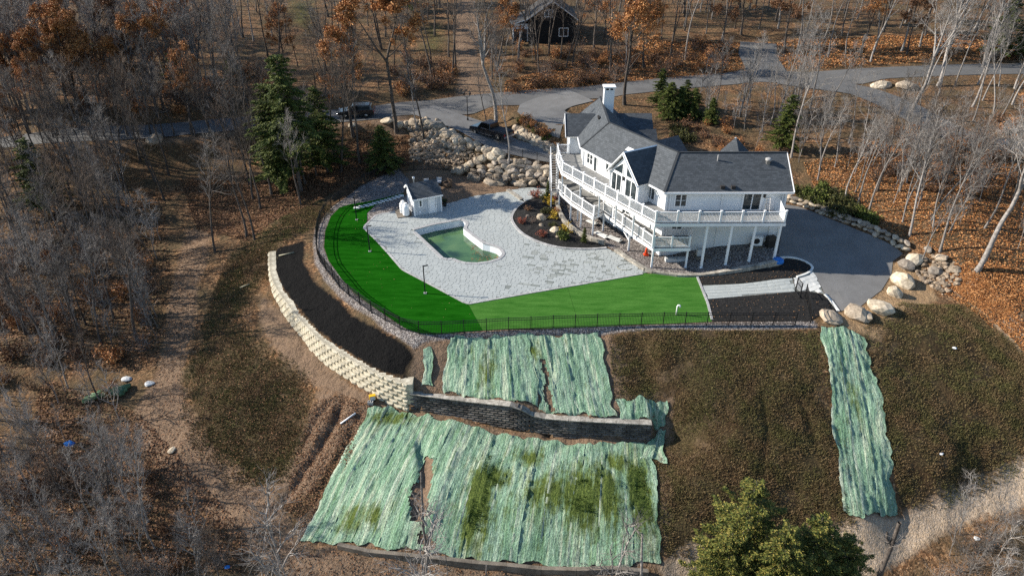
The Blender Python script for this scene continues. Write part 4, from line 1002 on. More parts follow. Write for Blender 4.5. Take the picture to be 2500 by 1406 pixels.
# windows and doors
def opening(name, o, u, s0, s1, z0, z1, parent, panes=2, trim=.1, top=None, muntin=False):
    """o: wall origin, u: direction along the wall (outside on its right); frame with panes"""
    u = Vector((u[0], u[1], 0)).normalized(); n = Vector((u.y, -u.x, 0)); o = Vector((o[0], o[1], 0))
    def q(s, z, d): return o + u * s + n * d + Vector((0, 0, z))
    f = MB()
    def bar(s, t, a, b, d=.07):
        f.add([q(s, a, .004), q(t, a, .004), q(t, b, .004), q(s, b, .004), q(s, a, d), q(t, a, d), q(t, b, d), q(s, b, d)], [(4, 5, 6, 7), (0, 1, 5, 4), (1, 2, 6, 5), (2, 3, 7, 6), (3, 0, 4, 7)])
    zt = top or (z1, z1)
    bar(s0 - trim, s1 + trim, z0 - trim, z0); bar(s0 - trim, s0, z0, zt[0]); bar(s1, s1 + trim, z0, zt[1])
    f.add([q(s0 - trim, zt[0], .004), q(s1 + trim, zt[1], .004), q(s1 + trim, zt[1] + trim, .004), q(s0 - trim, zt[0] + trim, .004), q(s0 - trim, zt[0], .07), q(s1 + trim, zt[1], .07), q(s1 + trim, zt[1] + trim, .07), q(s0 - trim, zt[0] + trim, .07)], [(4, 5, 6, 7), (0, 1, 5, 4), (1, 2, 6, 5), (2, 3, 7, 6), (3, 0, 4, 7)])
    w = (s1 - s0) / panes
    for k in range(1, panes): bar(s0 + w * k - .045, s0 + w * k + .045, z0, z1)
    fo = f.build(name, 'white_trim', parent)
    for k in range(panes):
        a, b = s0 + w * k + .03, s0 + w * (k + 1) - .03
        za = zt[0] + (zt[1] - zt[0]) * k / panes; zb = zt[0] + (zt[1] - zt[0]) * (k + 1) / panes
        MB().add([q(a, z0 + .02, .03), q(b, z0 + .02, .03), q(b, zb - .02, .03), q(a, za - .02, .03)], [(0, 1, 2, 3)]).build('pane', 'window_glass', fo)
    if muntin:
        g = MB()
        for k in range(panes): g.add([q(s0 + w * k + .05, (z0 + z1) / 2 - .025, .04), q(s0 + w * (k + 1) - .05, (z0 + z1) / 2 - .025, .04), q(s0 + w * (k + 1) - .05, (z0 + z1) / 2 + .025, .04), q(s0 + w * k + .05, (z0 + z1) / 2 + .025, .04)], [(0, 1, 2, 3)])
        g.build('muntin', 'white_trim', fo)
    return fo
FR = (14.42, 61.1); 
def sR(px, py, z): return PY(px, py, 61.1)[0] - 14.42
opening('window', FR, (1, 0), sR(1649, 490, 5), sR(1675, 490, 5), 5.25, 6.4, house, 2, .1, muntin=True)
opening('sliding_door', FR, (1, 0), sR(1814, 495, 5), sR(1855, 495, 5), 4.9, 6.55, house, 2, .16)
opening('window', FR, (1, 0), sR(1640, 556, 5), sR(1664, 556, 5), 2.9, 3.75, house, 2, .1)
opening('window', FR, (1, 0), sR(1631, 612, 5), sR(1656, 612, 5), .75, 1.25, house, 2, .1)
WM = Vector((7.72, 72.75, 0)); uM = Vector((14.42 - 7.72, 61.1 - 72.75, 0)); LM = uM.length; uM.normalize()
def sM(px, py, z):
    # along the angled wall: intersect the sight line's ground track with the wall
    r = ray(px, py); d = Vector((r[0], r[1])); den = d.x * uM.y - d.y * uM.x
    return (WM.y * d.x - WM.x * d.y) / -den if False else (d.y * WM.x - d.x * WM.y) / den
for nm, x0, x1, z0, z1, pn, mu in [('window', 1434, 1447, 5.35, 6.5, 2, True), ('door', 1451, 1457.5, 4.85, 6.6, 1, False), ('window', 1481, 1487.5, 5.5, 6.5, 1, False), ('window', 1590.5, 1607, 5.2, 6.5, 2, False),
                                 ('window', 1477, 1494, 2.75, 3.7, 2, True), ('door', 1446, 1455, 2.2, 4.0, 1, False), ('sliding_door', 1531, 1548, 2.25, 4.1, 2, False), ('window', 1556, 1570, 2.8, 3.9, 2, False), ('window', 1500, 1508, 2.7, 3.8, 1, False),
                                 ('door', 1548, 1558, .15, 1.9, 1, False)]:
    a, b = sorted((sM(x0, 400, 0), sM(x1, 400, 0))); opening(nm, WM, uM, a, b, z0, z1, house, pn, .08, muntin=mu)
uB = (R1w - L1); LB = uB.length
opening('sliding_door', L1, uB, LB * .08, LB * .40, 4.9, 6.75, house, 2, .1)
opening('sliding_door', L1, uB, LB * .57, LB * .93, 4.9, 6.75, house, 2, .1)
opening('gable_window', L1, uB, LB * .15, LB * .43, 7.0, 7.4, house, 1, .07, top=(7.15, 8.15))
opening('gable_window', L1, uB, LB * .57, LB * .85, 7.0, 7.4, house, 1, .07, top=(8.15, 7.15))
lm = MB()
def lamp(o, u, s, z):
    u = Vector((u[0], u[1], 0)).normalized(); n = Vector((u.y, -u.x, 0)); p = Vector((o[0], o[1], 0)) + u * s + n * .1 + Vector((0, 0, z))
    MB().box(p, (.16, .16, .3), math.atan2(u.y, u.x)).box(p + Vector((0, 0, .18)), (.22, .22, .06), math.atan2(u.y, u.x)).build('wall_lamp', 'black_metal', house)
lamp(L1, uB, LB * .485, 6.6); lamp(FR, (1, 0), sR(1866, 480, 5), 6.3)
# roof vents
def on_R(px, py):   # right wing front slope
    k = (RZ - EZ) / 3.57
    r = ray(px, py); t = (EZ - k * 60.6 - CAM_H) / (r[2] - k * r[1]); return Vector((r[0] * t, r[1] * t, CAM_H + r[2] * t))
v = on_R(1875, 398); MB().lathe(v - Vector((0, 0, .2)), [(.2, 0), (.2, .42), (.3, .45), (.3, .62), (.16, .7)], 14).build('roof_vent', 'kerb', house, True)
v = on_R(1752, 392); MB().lathe(v - Vector((0, 0, .2)), [(.06, 0), (.06, .75)], 8).build('vent_pipe', 'kerb', house)
for px in (1764, 1790): v = on_R(px, 458); MB().box(v + Vector((0, 0, .05)), (.38, .35, .24)).build('roof_vent', 'dark_wood', house)
v = Vector(P(1541, 344, 8.3)); MB().lathe(v - Vector((0, 0, .4)), [(.2, 0), (.2, .5), (.28, .52), (.28, .68), (.14, .76)], 14).build('roof_vent', 'kerb', house, True)
v = Vector(P(1462, 287, 8.9)); MB().box(v, (.2, .9, .2)).build('roof_vent', 'dark_wood', house)

# ================================================================== decks
def railing(parent, line, h=1.05, post=1.83, start_post=True, infill='baluster'):
    """line: 3D points at floor level; newel posts, rails and balusters between them"""
    for (a, b) in zip(line[:-1], line[1:]):
        a = Vector(a); b = Vector(b); L = (b - a).length; n = max(1, round(L / post)); d = (b - a) / n; ang = math.atan2(d.y, d.x)
        for k in range(n):
            p = a + d * k; q = a + d * (k + 1); e = d.normalized()
            MB().box(p + Vector((0, 0, h / 2 + .04)), (.14, .14, h + .12), ang).box(p + Vector((0, 0, h + .12)), (.19, .19, .05), ang).build('newel_post', 'white_trim', parent)
            r = MB().bar(p + e * .08 + Vector((0, 0, h - .02)), q - e * .08 + Vector((0, 0, h - .02)), .09, .07).build('top_rail', 'white_trim', parent)
            MB().bar(p + e * .08 + Vector((0, 0, .1)), q - e * .08 + Vector((0, 0, .1)), .06, .07).build('bottom_rail', 'white_trim', r)
            bl = MB(); m = int(d.length / .125)
            for i in range(1, m):
                c = p + d * (i / m); bl.bar(c + Vector((0, 0, .12)), c + Vector((0, 0, h - .05)), .036, .036)
            o = bl.build('balusters', 'white_trim', r); o['kind'] = 'stuff'
    p = Vector(line[-1]); MB().box(p + Vector((0, 0, h / 2 + .04)), (.14, .14, h + .12), ang).box(p + Vector((0, 0, h + .12)), (.19, .19, .05), ang).build('newel_post', 'white_trim', parent)
def deck(name, label, outer, inner, z, skirt=.3):
    root = empty(name, (outer[len(outer) // 2][0], outer[len(outer) // 2][1], z), 0, label, 'deck')
    poly = outer + inner
    MB().prism(poly, z - .02, z + .012).build('deck_floor', 'deck_board', root)
    f = MB()
    for a, b in zip(outer[:-1], outer[1:]): f.bar((a[0], a[1], z - .025 - skirt / 2), (b[0], b[1], z - .025 - skirt / 2), .08, skirt)
    f.build('fascia', 'white_trim', root)
    MB().prism(poly, z - skirt + .02, z - .03).build('joists', 'dark_wood', root)
    return root
UO = [(5.0, 76.3), (5.05, 73.74), (5.25, 70.75), (13.0, 58.3), (24.9, 58.4), (24.9, 61.05)]
UI = [(14.46, 61.05), (7.7, 72.7), (7.7, 76.2)]
ud = deck('upper_deck', 'upper white-railed deck wrapping round the top storey', UO, UI, 4.8)
UIN = [(5.1, 76.25, 4.81), (5.15, 73.74, 4.81), (5.36, 70.78, 4.81), (13.05, 58.42, 4.81), (24.8, 58.52, 4.81)]
railing(ud, UIN); railing(ud, [(6.4, 76.2, 4.81), (5.15, 76.25, 4.81)])
MB().add([(24.82, 58.6, 4.83), (24.82, 61.0, 4.83), (24.82, 61.0, 6.3), (24.82, 60.5, 6.2), (24.82, 58.6, 5.7)], [(0, 1, 2, 3, 4)]).build('privacy_screen', 'white_trim', ud)
LO = [(5.0, 75.2), (5.06, 72.03), (6.19, 68.98), (8.24, 65.26), (9.34, 66.4), (13.15, 58.5), (16.6, 58.6), (17.0, 61.05)]
LI = [(14.46, 61.05), (7.7, 72.7), (7.7, 75.2)]
ld = deck('lower_deck', 'lower white-railed deck of the middle storey', LO, LI, 2.15)
railing(ld, [(5.15, 72.1, 2.16), (6.3, 69.05, 2.16)]); railing(ld, [(6.3, 69.05, 2.16), (8.28, 65.42, 2.16), (9.42, 66.6, 2.16), (13.2, 58.66, 2.16), (16.5, 58.7, 2.16)], post=1.7); railing(ld, [(6.3, 69.05, 2.16), (7.3, 69.6, 2.16)])
MB().add([(16.7, 58.75, 2.2), (17.0, 61.0, 2.2), (17.0, 61.0, 3.7), (16.7, 58.75, 3.2)], [(0, 1, 2, 3)]).build('privacy_screen', 'white_trim', ld)
def sup(parent, x, y, z0, z1, w=.17):
    MB().box((x, y, (z0 + z1) / 2), (w, w, z1 - z0)).box((x, y, z0 + .05), (w + .1, w + .1, .1)).build('support_post', 'white_trim', parent)
for x in (17.85, 20.1, 22.25, 24.55): sup(ud, x, 58.5, tz(x, 58.5) - .1, 4.5, .2)
for t in (0.0, .20, .38, .56, .78, 1.0):
    x, y = 13.05 + (5.36 - 13.05) * t, 58.5 + (70.78 - 58.5) * t; sup(ud, x, y, 2.17 if t not in (0.0,) else 2.17, 4.5, .15)
for (x, y) in [(5.2, 72.0), (6.25, 69.0), (7.2, 67.3), (8.28, 65.45), (9.45, 66.4), (11.5, 62.1), (13.2, 58.7), (16.45, 58.75), (7.0, 68.9)]: sup(ld, x, y, tz(x, y) - .1, 1.85, .16)
br = MB(); br.bar((11.5, 62.1, 1.1), (10.9, 63.3, 1.85), .1, .1).build('brace', 'white_trim', ld)
for (x, y) in [(5.1, 76.2), (5.1, 73.8), (5.1, 75.0)]: sup(ud, x, y, tz(x, y) - .1, 4.5, .15)
# stair flight at the chimney end, running down beside the decks
st_ = empty('deck_stair', (4.6, 73, tz(4.6, 73)), 0, 'white outdoor stair down from the left end of the upper deck', 'stair')
p0, p1 = Vector((4.62, 75.9, 4.8)), Vector((4.62, 71.9, 2.2))
for dx in (-.32, .3):
    MB().bar(p0 + Vector((dx, 0, -.12)), p1 + Vector((dx, 0, -.12)), .06, .26).build('stringer', 'white_trim', st_)
MB().bar(p0 + Vector((-.32, 0, .9)), p1 + Vector((-.32, 0, .9)), .08, .07).build('handrail', 'white_trim', st_)
for k in range(14):
    t = (k + .5) / 14; p = p0 + (p1 - p0) * t; MB().box(p, (.6, .28, .04)).build('tread', 'deck_board', st_)
    MB().bar(p + Vector((-.32, 0, .02)), p + Vector((-.32, 0, .9)), .036, .036).build('baluster', 'white_trim', st_)
MB().box((4.62, 71.9, 2.12), (.75, .6, .08)).build('landing', 'deck_board', st_)
for yy, zz in ((71.9, 2.1), (75.9, 4.7), (74.0, 3.5)): sup(st_, 4.3, yy, tz(4.3, yy) - .1, zz, .12)
# ================================================================== shed and pool kit
speckle('tank_white', (.75, .76, .76), (.82, .82, .82), 3, .4)
speckle('blue_plastic', (.01, .12, .42), (.02, .17, .52), 3, .5)
speckle('orange_plastic', (.62, .06, .015), (.75, .09, .02), 3, .5)
speckle('yellow_plastic', (.62, .36, .01), (.75, .45, .02), 3, .5)
speckle('grey_plastic', (.45, .46, .46), (.55, .56, .56), 3, .5)
speckle('wicker', (.02, .02, .022), (.045, .045, .047), 14, .7, .3)
speckle('cushion', (.35, .36, .38), (.48, .49, .5), 4, .9)
speckle('brown_wood', (.10, .065, .04), (.18, .12, .08), 5, .8)
speckle('chrome', (.5, .5, .52), (.6, .6, .62), 3, .2, metal=.9)
s0 = Vector(P(1013, 528, .06)); s1 = Vector(P(1078, 516, .06)); su = (s1 - s0).normalized(); sn = Vector((-su.y, su.x, 0)); SW = (s1 - s0).length; SD = 2.5
shed = empty('pool_shed', s0, 0, 'small white pool shed with grey front and shingled lean roof', 'shed')
def SP(a, b, z): return s0 + su * a + sn * b + Vector((0, 0, z))
FH, PH, pkd = 2.05, 3.0, 1.75
def quad_mesh(name, pts, mat_, parent): return MB().add(pts, [tuple(range(len(pts)))]).build(name, mat_, parent)
quad_mesh('front_wall', [SP(0, 0, 0), SP(SW, 0, 0), SP(SW, 0, FH), SP(0, 0, FH)], 'siding_grey', shed)
for a, nm in ((0, 'side_wall'), (SW, 'side_wall')):
    p = [SP(a, 0, 0), SP(a, 0, FH), SP(a, pkd, PH), SP(a, SD, 2.45), SP(a, SD, 0)]; quad_mesh(nm, p if a == 0 else p[::-1], 'siding', shed)
quad_mesh('back_wall', [SP(SW, SD, 0), SP(0, SD, 0), SP(0, SD, 2.45), SP(SW, SD, 2.45)], 'siding', shed)
roof_plane([SP(-.18, -.2, FH - .05), SP(SW + .18, -.2, FH - .05), SP(SW + .18, pkd, PH + .1), SP(-.18, pkd, PH + .1)], shed, th=.1)
roof_plane([SP(SW + .18, SD + .2, 2.4), SP(-.18, SD + .2, 2.4), SP(-.18, pkd, PH + .1), SP(SW + .18, pkd, PH + .1)], shed, th=.1)
for a in (0, SW): MB().box(SP(a, 0, FH / 2), (.14, .14, FH), math.atan2(su.y, su.x)).build('corner_board', 'white_trim', shed)
MB().bar(SP(-.2, -.02, PH - .85), SP(-.2, pkd, PH + .02), .05, .18).bar(SP(-.2, pkd, PH + .02), SP(-.2, SD + .2, 2.34), .05, .18).build('rake_board', 'white_trim', shed)
MB().bar(SP(-.2, -.21, FH - .12), SP(SW + .2, -.21, FH - .12), .05, .14).build('fascia', 'white_trim', shed)
opening('window', s0, su, .60, .84, 1.05 + .06, 1.75, shed, 1, .11)
dr = opening('door', s0, su, 1.66, 2.42, .05, 1.9, shed, 1, .09)
for ch in list(dr.children): ch.data.materials[0] = MATS['white_trim']
MB().box(SP(2.34, -.06, .95), (.06, .08, .05)).build('door_handle', 'black_metal', dr)
MB().lathe(SP(.75, pkd + .3, 2.7), [(.07, 0), (.07, .75), (.13, .76), (.13, .92), (.05, .96)], 10).build('vent_pipe', 'tank_white', shed, True)
MB().box(SP(.62, -.03, .35), (.22, .05, .22), math.atan2(su.y, su.x)).build('wall_vent', 'white_trim', shed); MB().box(SP(1.1, -.03, .45), (.18, .05, .18), math.atan2(su.y, su.x)).build('wall_vent', 'grey_plastic', shed)
pad = P(984, 527, 0); tag(MB().box((pad[0], pad[1] + .5, .06), (1.6, 2.2, .16), .3).build('concrete_pad', 'concrete'), 'small concrete pad under the propane tanks', 'pad', kind='thing')
for (px, py, lab) in [(992, 525.5, 'front white propane tank beside the pool shed'), (985, 519.5, 'rear white propane tank left of the other by the shed')]:
    c = P(px, py, .14); t = empty('propane_tank', c, 0, lab, 'propane tank', 'propane tanks by the shed')
    MB().lathe(c, [(.3, 0), (.36, .06), (.38, .14), (.38, 1.0), (.35, 1.12), (.26, 1.22), (.12, 1.27)], 18).build('tank_body', 'tank_white', t, True)
    MB().lathe((c[0], c[1], c[2] + 1.2), [(.18, 0), (.18, .22), (.14, .24)], 14).build('valve_collar', 'tank_white', t, True)
for i, (px, py, ang, m, lab) in enumerate([(1043, 455, .4, 'wicker', 'black wicker armchair with pale cushion left of its pair behind the shed'), (1072, 452, -.1, 'wicker', 'black wicker armchair with grey cushion in the middle behind the shed'), (1093, 456, -.7, 'brown_wood', 'brown wooden armchair right of the wicker pair behind the shed')]):
    c = P(px, py, .02); ch = empty('patio_chair', c, ang, lab, 'chair', 'chairs behind the pool shed')
    def pt(nm, c_, d_, mm): o = MB().box(c_, d_).build(nm, mm); o.parent = ch; return o
    pt('seat', (0, 0, .3), (.75, .72, .22), m); pt('backrest', (0, .36, .58), (.75, .12, .6), m); pt('armrest', (-.38, 0, .42), (.1, .72, .36), m); pt('armrest', (.38, 0, .42), (.1, .72, .36), m)
    if m == 'wicker': pt('seat_cushion', (0, -.02, .45), (.62, .6, .1), 'cushion'); pt('back_cushion', (0, .27, .66), (.6, .1, .4), 'cushion')
    for sx in (-.33, .33):
        for sy in (-.3, .32): pt('leg', (sx, sy, .1), (.06, .06, .2), m)
c = P(1066, 466, .02); tag(MB().lathe(c, [(.5, 0), (.55, .3), (.5, .42), (.4, .42), (.36, .3)], 14).build('fire_pit', 'stone_edge', None), 'low round stone fire pit in front of the patio chairs', 'fire pit', kind='thing')
c = P(1086, 503, .06); fp = empty('flower_pot', c, 0, 'dark flower pot with withered plant by the shed corner', 'flower pot')
MB().lathe(c, [(.16, 0), (.25, .4), (.23, .42), (.2, .36)], 12).build('pot', 'black_metal', fp, True)
pb = MB(); r_ = random.Random(2)
for k in range(60):
    a = r_.random() * 6.28; e = r_.uniform(.15, .5); d = Vector((math.cos(a) * e, math.sin(a) * e, r_.uniform(.2, .6))); b0 = Vector(c) + Vector((0, 0, .38)); w = Vector((-d.y, d.x, 0)) * .12
    pb.add([b0, b0 + d * .6 - w, b0 + d, b0 + d * .6 + w], [(0, 1, 2, 3)])
speckle('dark_leaf', (.02, .03, .012), (.05, .06, .02), 4, .8, kind='World', rndv=.3, rnd=rnd_island)
pb.build('foliage', 'dark_leaf', fp)
# two slim lamp posts and one behind them
for px, py, hh, lab in [(1038, 716, 2.76, 'slim black lamp post on the turf nearest the front fence'), (903, 614, 2.73, 'slim black lamp post on the turf beside the patio corner'), (871, 537, 2.7, 'slim black lamp post at the back of the turf by the stepping stones')]:
    c = P(px, py, .03); l = empty('lamp_post', c, 0, lab, 'lamp post', 'slim lamp posts along the turf')
    MB().box((c[0], c[1], c[2] + hh / 2), (.09, .09, hh)).build('pole', 'black_metal', l); MB().bar((c[0] - .04, c[1], c[2] + hh), (c[0] + .42, c[1] + .1, c[2] + hh + .05), .14, .06).build('lamp_head', 'black_metal', l)
    MB().box((c[0], c[1], c[2] + .03), (.26, .26, .06)).build('base_plate', 'kerb', l)
c = G(1142, 296); l = empty('street_lamp', c, 0, 'tall black street lamp with twin heads at the drive entrance', 'street lamp')
MB().lathe(c, [(.12, 0), (.12, .4), (.055, .45), (.05, 3.3)], 10).build('pole', 'black_metal', l)
for s in (-1, 1): MB().tube([(c[0], c[1], c[2] + 3.1), (c[0] + s * .25, c[1], c[2] + 3.2), (c[0] + s * .38, c[1], c[2] + 3.4)], .03, 6).build('arm', 'black_metal', l); MB().lathe((c[0] + s * .38, c[1], c[2] + 3.4), [(.06, 0), (.14, .28), (.17, .3), (.04, .45)], 8).build('lantern', 'black_metal', l)
c = P(1651, 768, .03); tag(MB().tube([c, (c[0], c[1], .85), (c[0] + .06, c[1] - .02, .98), (c[0] + .17, c[1] - .05, 1.0), (c[0] + .22, c[1] - .06, .9), (c[0] + .22, c[1] - .06, .8)], .065, 10).build('vent_pipe', 'tank_white', None, True), 'white gooseneck vent pipe standing on the turf', 'pipe', kind='thing')

# ================================================================== black picket fences and gates
def picket_fence(name, label, pts, h=1.2, drop=.06):
    root = empty(name, (pts[0][0], pts[0][1], tz(*pts[0][:2])), 0, label, 'fence'); P3 = [Vector((p[0], p[1], tz(p[0], p[1]))) for p in pts]
    for i, p in enumerate(P3):
        MB().box(p + Vector((0, 0, h / 2 + .03)), (.07, .07, h + .12)).build('fence_post', 'black_metal', root)
        if i == len(P3) - 1: break
        q = P3[i + 1]; b = MB(); d = q - p; n = max(2, int(d.length / .13))
        for z in (.12, h - .22, h - .02): o = MB().bar(p + Vector((0, 0, z)), q + Vector((0, 0, z)), .03, .04).build('rail', 'black_metal', root)
        k = MB()
        for j in range(1, n): c = p + d * (j / n); k.bar(c + Vector((0, 0, drop)), c + Vector((0, 0, h)), .02, .02)
        pk = k.build('pickets', 'black_metal', o); pk['kind'] = 'stuff'
    return root
line = resample(FENCE, 1.83)
picket_fence('picket_fence', 'long black metal picket fence curving round the turf', line)
picket_fence('picket_fence', 'black metal picket fence in front of the boulder wall', resample([G(a, b)[:2] for a, b in [(975, 418), (1043, 416), (1106, 417), (1140, 430), (1162, 439), (1189, 448), (1217, 453), (1249, 456), (1282, 456), (1348, 455)]], 1.83))
picket_fence('picket_fence', 'black metal fence across the end of the lower drive', resample([G(a, b)[:2] for a, b in [(1240, 384), (1270, 389), (1308, 397), (1346, 407)]], 1.83))
g0_ = G(1943, 713); g1_ = G(1964, 727)
gate = empty('garden_gate', g0_, 0, 'open black metal gate standing across the walkway', 'gate')
picket_fence('picket_fence', 'short black fence from the walkway gate to the front fence', [g1_[:2], G(1972, 755)[:2], G(1978, 788)[:2]], 1.3)
g0v, g1v = Vector(P(1941, 713, .1)), Vector(P(1952, 727, .1)); gb = MB()
for z in (.08, 1.0, 1.45): gb.bar(g0v + Vector((0, 0, z)), g1v + Vector((0, 0, z)), .04, .05)
gb.bar(g0v, g0v + Vector((0, 0, 1.5)), .07, .07); gb.bar(g1v, g1v + Vector((0, 0, 1.5)), .07, .07); gb.build('gate_frame', 'black_metal', gate)
gb = MB()
for j in range(1, 8): c = g0v.lerp(g1v, j / 8); gb.bar(c + Vector((0, 0, .08)), c + Vector((0, 0, 1.4)), .022, .022)
o = gb.build('pickets', 'black_metal', gate); o['kind'] = 'stuff'

# ================================================================== erosion blankets on the slope
def mat_material():
    m, nt, bs = newmat('erosion_mat'); u = coords(nt, 'UV', (6.5, .8, 1)); u2 = coords(nt, 'UV', (1.1, .25, 1)); w = coords(nt, 'World')
    s1 = noise(nt, u, 1.0, 5, .65); s2 = noise(nt, u2, 1.0, 4, .6); f = noise(nt, w, 7, 4, .65)
    c = ramp(nt, s1, [(.22, (.07, .13, .075)), (.40, (.14, .24, .15)), (.52, (.20, .325, .22)), (.64, (.30, .40, .28)), (.78, (.44, .49, .33))])
    s3 = noise(nt, coords(nt, 'UV', (2.6, .16, 1)), 1.0, 4, .6)
    c = mix(nt, ramp(nt, s3, [(.52, 0.0), (.64, .75)]), c, (.50, .54, .39)); c = mix(nt, ramp(nt, s3, [(.34, .8), (.46, 0.0)]), c, (.14, .26, .14))
    c = mix(nt, ramp(nt, s2, [(.45, 0.0), (.7, .5)]), c, (.30, .40, .32)); c = mix(nt, ramp(nt, s2, [(.25, .55), (.42, 0.0)]), c, (.13, .25, .14))
    c = mix(nt, .55, c, ramp(nt, f, [(.3, .15), (.7, .85)]), 'OVERLAY')
    gr = attr(nt, 'grow').outputs['Fac']; gm = math_(nt, 'SUBTRACT', math_(nt, 'MULTIPLY', math_(nt, 'ADD', math_(nt, 'ADD', gr, math_(nt, 'MULTIPLY', math_(nt, 'SUBTRACT', noise(nt, coords(nt, 'UV', (2.2, .3, 1)), 1.0, 6, .72), .44), 2.1)), math_(nt, 'MULTIPLY', math_(nt, 'SUBTRACT', noise(nt, w, 2.0, 5, .65), .5), .9)), 1.9), .50, True)
    c = mix(nt, gm, c, ramp(nt, f, [(.3, (.045, .075, .015)), (.7, (.14, .175, .04))]))
    sm = attr(nt, 'seam').outputs['Fac']; c = mix(nt, math_(nt, 'MULTIPLY', sm, .85), c, (.55, .60, .47))
    nt.links.new(c, bs.inputs['Base Color']); bs.inputs['Roughness'].default_value = .9; bs.inputs['Specular IOR Level'].default_value = .15
    bump(nt, bs, math_(nt, 'ADD', s1, math_(nt, 'MULTIPLY', f, .9)), 1.0, .16)
mat_material()
def erosion_mat(label, top, bot, n, holes=(), grow=(), seed=0, lift=.06, wr=1.0):
    T = [np.array(G(*p)[:2]) for p in top]; B = [np.array(G(*p)[:2]) for p in bot]
    def at(L, u):
        s = [0.];
        for a, b in zip(L[:-1], L[1:]): s.append(s[-1] + np.linalg.norm(b - a))
        s = np.array(s) / s[-1]; A = np.array(L); return np.stack([np.interp(u, s, A[:, 0]), np.interp(u, s, A[:, 1])], -1)
    LT = sum(np.linalg.norm(b - a) for a, b in zip(T[:-1], T[1:])); LB_ = sum(np.linalg.norm(b - a) for a, b in zip(B[:-1], B[1:])); Wd = (LT + LB_) / 2
    Ld = np.linalg.norm(at(T, .5) - at(B, .5)) * 1.15
    c0 = at(T, .5); root = empty('erosion_blanket', (c0[0], c0[1], tz(*c0)), 0, label, 'erosion blanket', 'green erosion blankets on the bank'); rg = np.random.default_rng(seed)
    for k in range(n):
        nu = max(6, int(Wd / n / .11)); nv = max(8, int(Ld / .14)); ov = .02
        u = np.linspace(k / n - (ov if k else 0), (k + 1) / n, nu); v = np.linspace(0, 1, nv); U, V = np.meshgrid(u, v)
        e0, e1 = rg.uniform(-.008, .008), rg.uniform(-.012, .008); VV = e0 + V * (1 + e1 - e0)
        t = at(T, U); b = at(B, U); xy = t * (1 - VV[..., None]) + b * VV[..., None]
        wob = (vnoise(np.full_like(VV, k * 3.3), VV * Ld * .5) - .5) * .08 * np.where((U == u[0]) | (U == u[-1]), 1, 0); xy[..., 0] += wob
        if k == 0: xy[..., 0] += (fnoise(np.full_like(VV, seed * 5.1), VV * Ld * .8) - .5) * .9 * np.clip(1 - (U - u[0]) / (u[-1] - u[0]) * 1.5, 0, 1)
        if k == n - 1: xy[..., 0] += (fnoise(np.full_like(VV, seed * 7.7 + 3), VV * Ld * .8) - .5) * .9 * np.clip(1 - (u[-1] - U) / (u[-1] - u[0]) * 1.5, 0, 1)
        xy[..., 1] += (fnoise(U * Wd * 1.2 + seed, np.full_like(U, 2.)) - .5) * .7 * np.maximum(np.abs(VV - .5) * 2 - .75, 0) * 4
        X, Y = xy[..., 0], xy[..., 1]
        um, vm = U * Wd, VV * Ld
        wrk = (vnoise(um * 3.2 + k * 9 + seed, vm * .22) - .5) * .06 + (vnoise(um * 8 + k * 5, vm * .5 + 3) - .5) * .07 + (vnoise(um * 5, vm * 2.2 + k) - .5) * .09 + (vnoise(um * 9 + 3, vm * 6 + k) - .5) * .05 + (fnoise(um * .7 + seed, vm * .5) - .5) * .16
        edge = np.exp(-((U - u[0]) * Wd / .12) ** 2) * (.05 if k else 0)
        Z = TZ(X, Y) + lift + .05 + np.maximum(wrk * wr, -.1) + edge + (.02 if k % 2 else 0)
        g = np.zeros_like(X)
        for (gx, gy, ra, rb, am) in grow:
            q = G(gx, gy); g = np.maximum(g, am * 1.25 * np.exp(-(((X - q[0]) / (ra * 1.25)) ** 2 + ((Y - q[1]) / (rb * 1.25)) ** 2)))
        idx = (np.arange(nv - 1)[:, None] * nu + np.arange(nu - 1)[None]).ravel(); f = np.stack([idx, idx + nu, idx + nu + 1, idx + 1], 1)
        vs = np.stack([X.ravel(), Y.ravel(), Z.ravel()], 1); fc = vs[f].mean(1); keep = np.ones(len(f), bool)
        for h in holes: keep &= ~(sdist(fc[:, 0] + (vnoise(fc[:, 0] * 3, fc[:, 1] * 3) - .5) * .4, fc[:, 1], h) > 0)
        if not keep.any(): continue
        o = fast_mesh('blanket_strip', vs - np.array(wloc(root)), f[keep][:, ::-1] if False else f[keep], 'erosion_mat', root, smooth=True)
        me = o.data; uv = me.uv_layers.new(name='UVMap'); li = np.empty(len(me.loops), np.int32); me.loops.foreach_get('vertex_index', li)
        UVv = np.stack([um.ravel() + seed * 13, vm.ravel()], 1)[li]; uv.data.foreach_set('uv', UVv.astype(np.float32).ravel())
        point_attr(o, 'grow', g.ravel()); point_attr(o, 'seam', (np.exp(-((U - u[0]) * Wd / .1) ** 2) * (vnoise(np.full_like(vm, k * 2.), vm * .6) > .3)).ravel())
    return root
tear = GXY([(1035, 1118), (1060, 1122), (1052, 1180), (1045, 1230), (1036, 1280), (1002, 1275), (998, 1210), (1004, 1185), (1022, 1180)])
tear2 = GXY([(1030, 1300), (1065, 1325), (1060, 1345), (1010, 1330)])
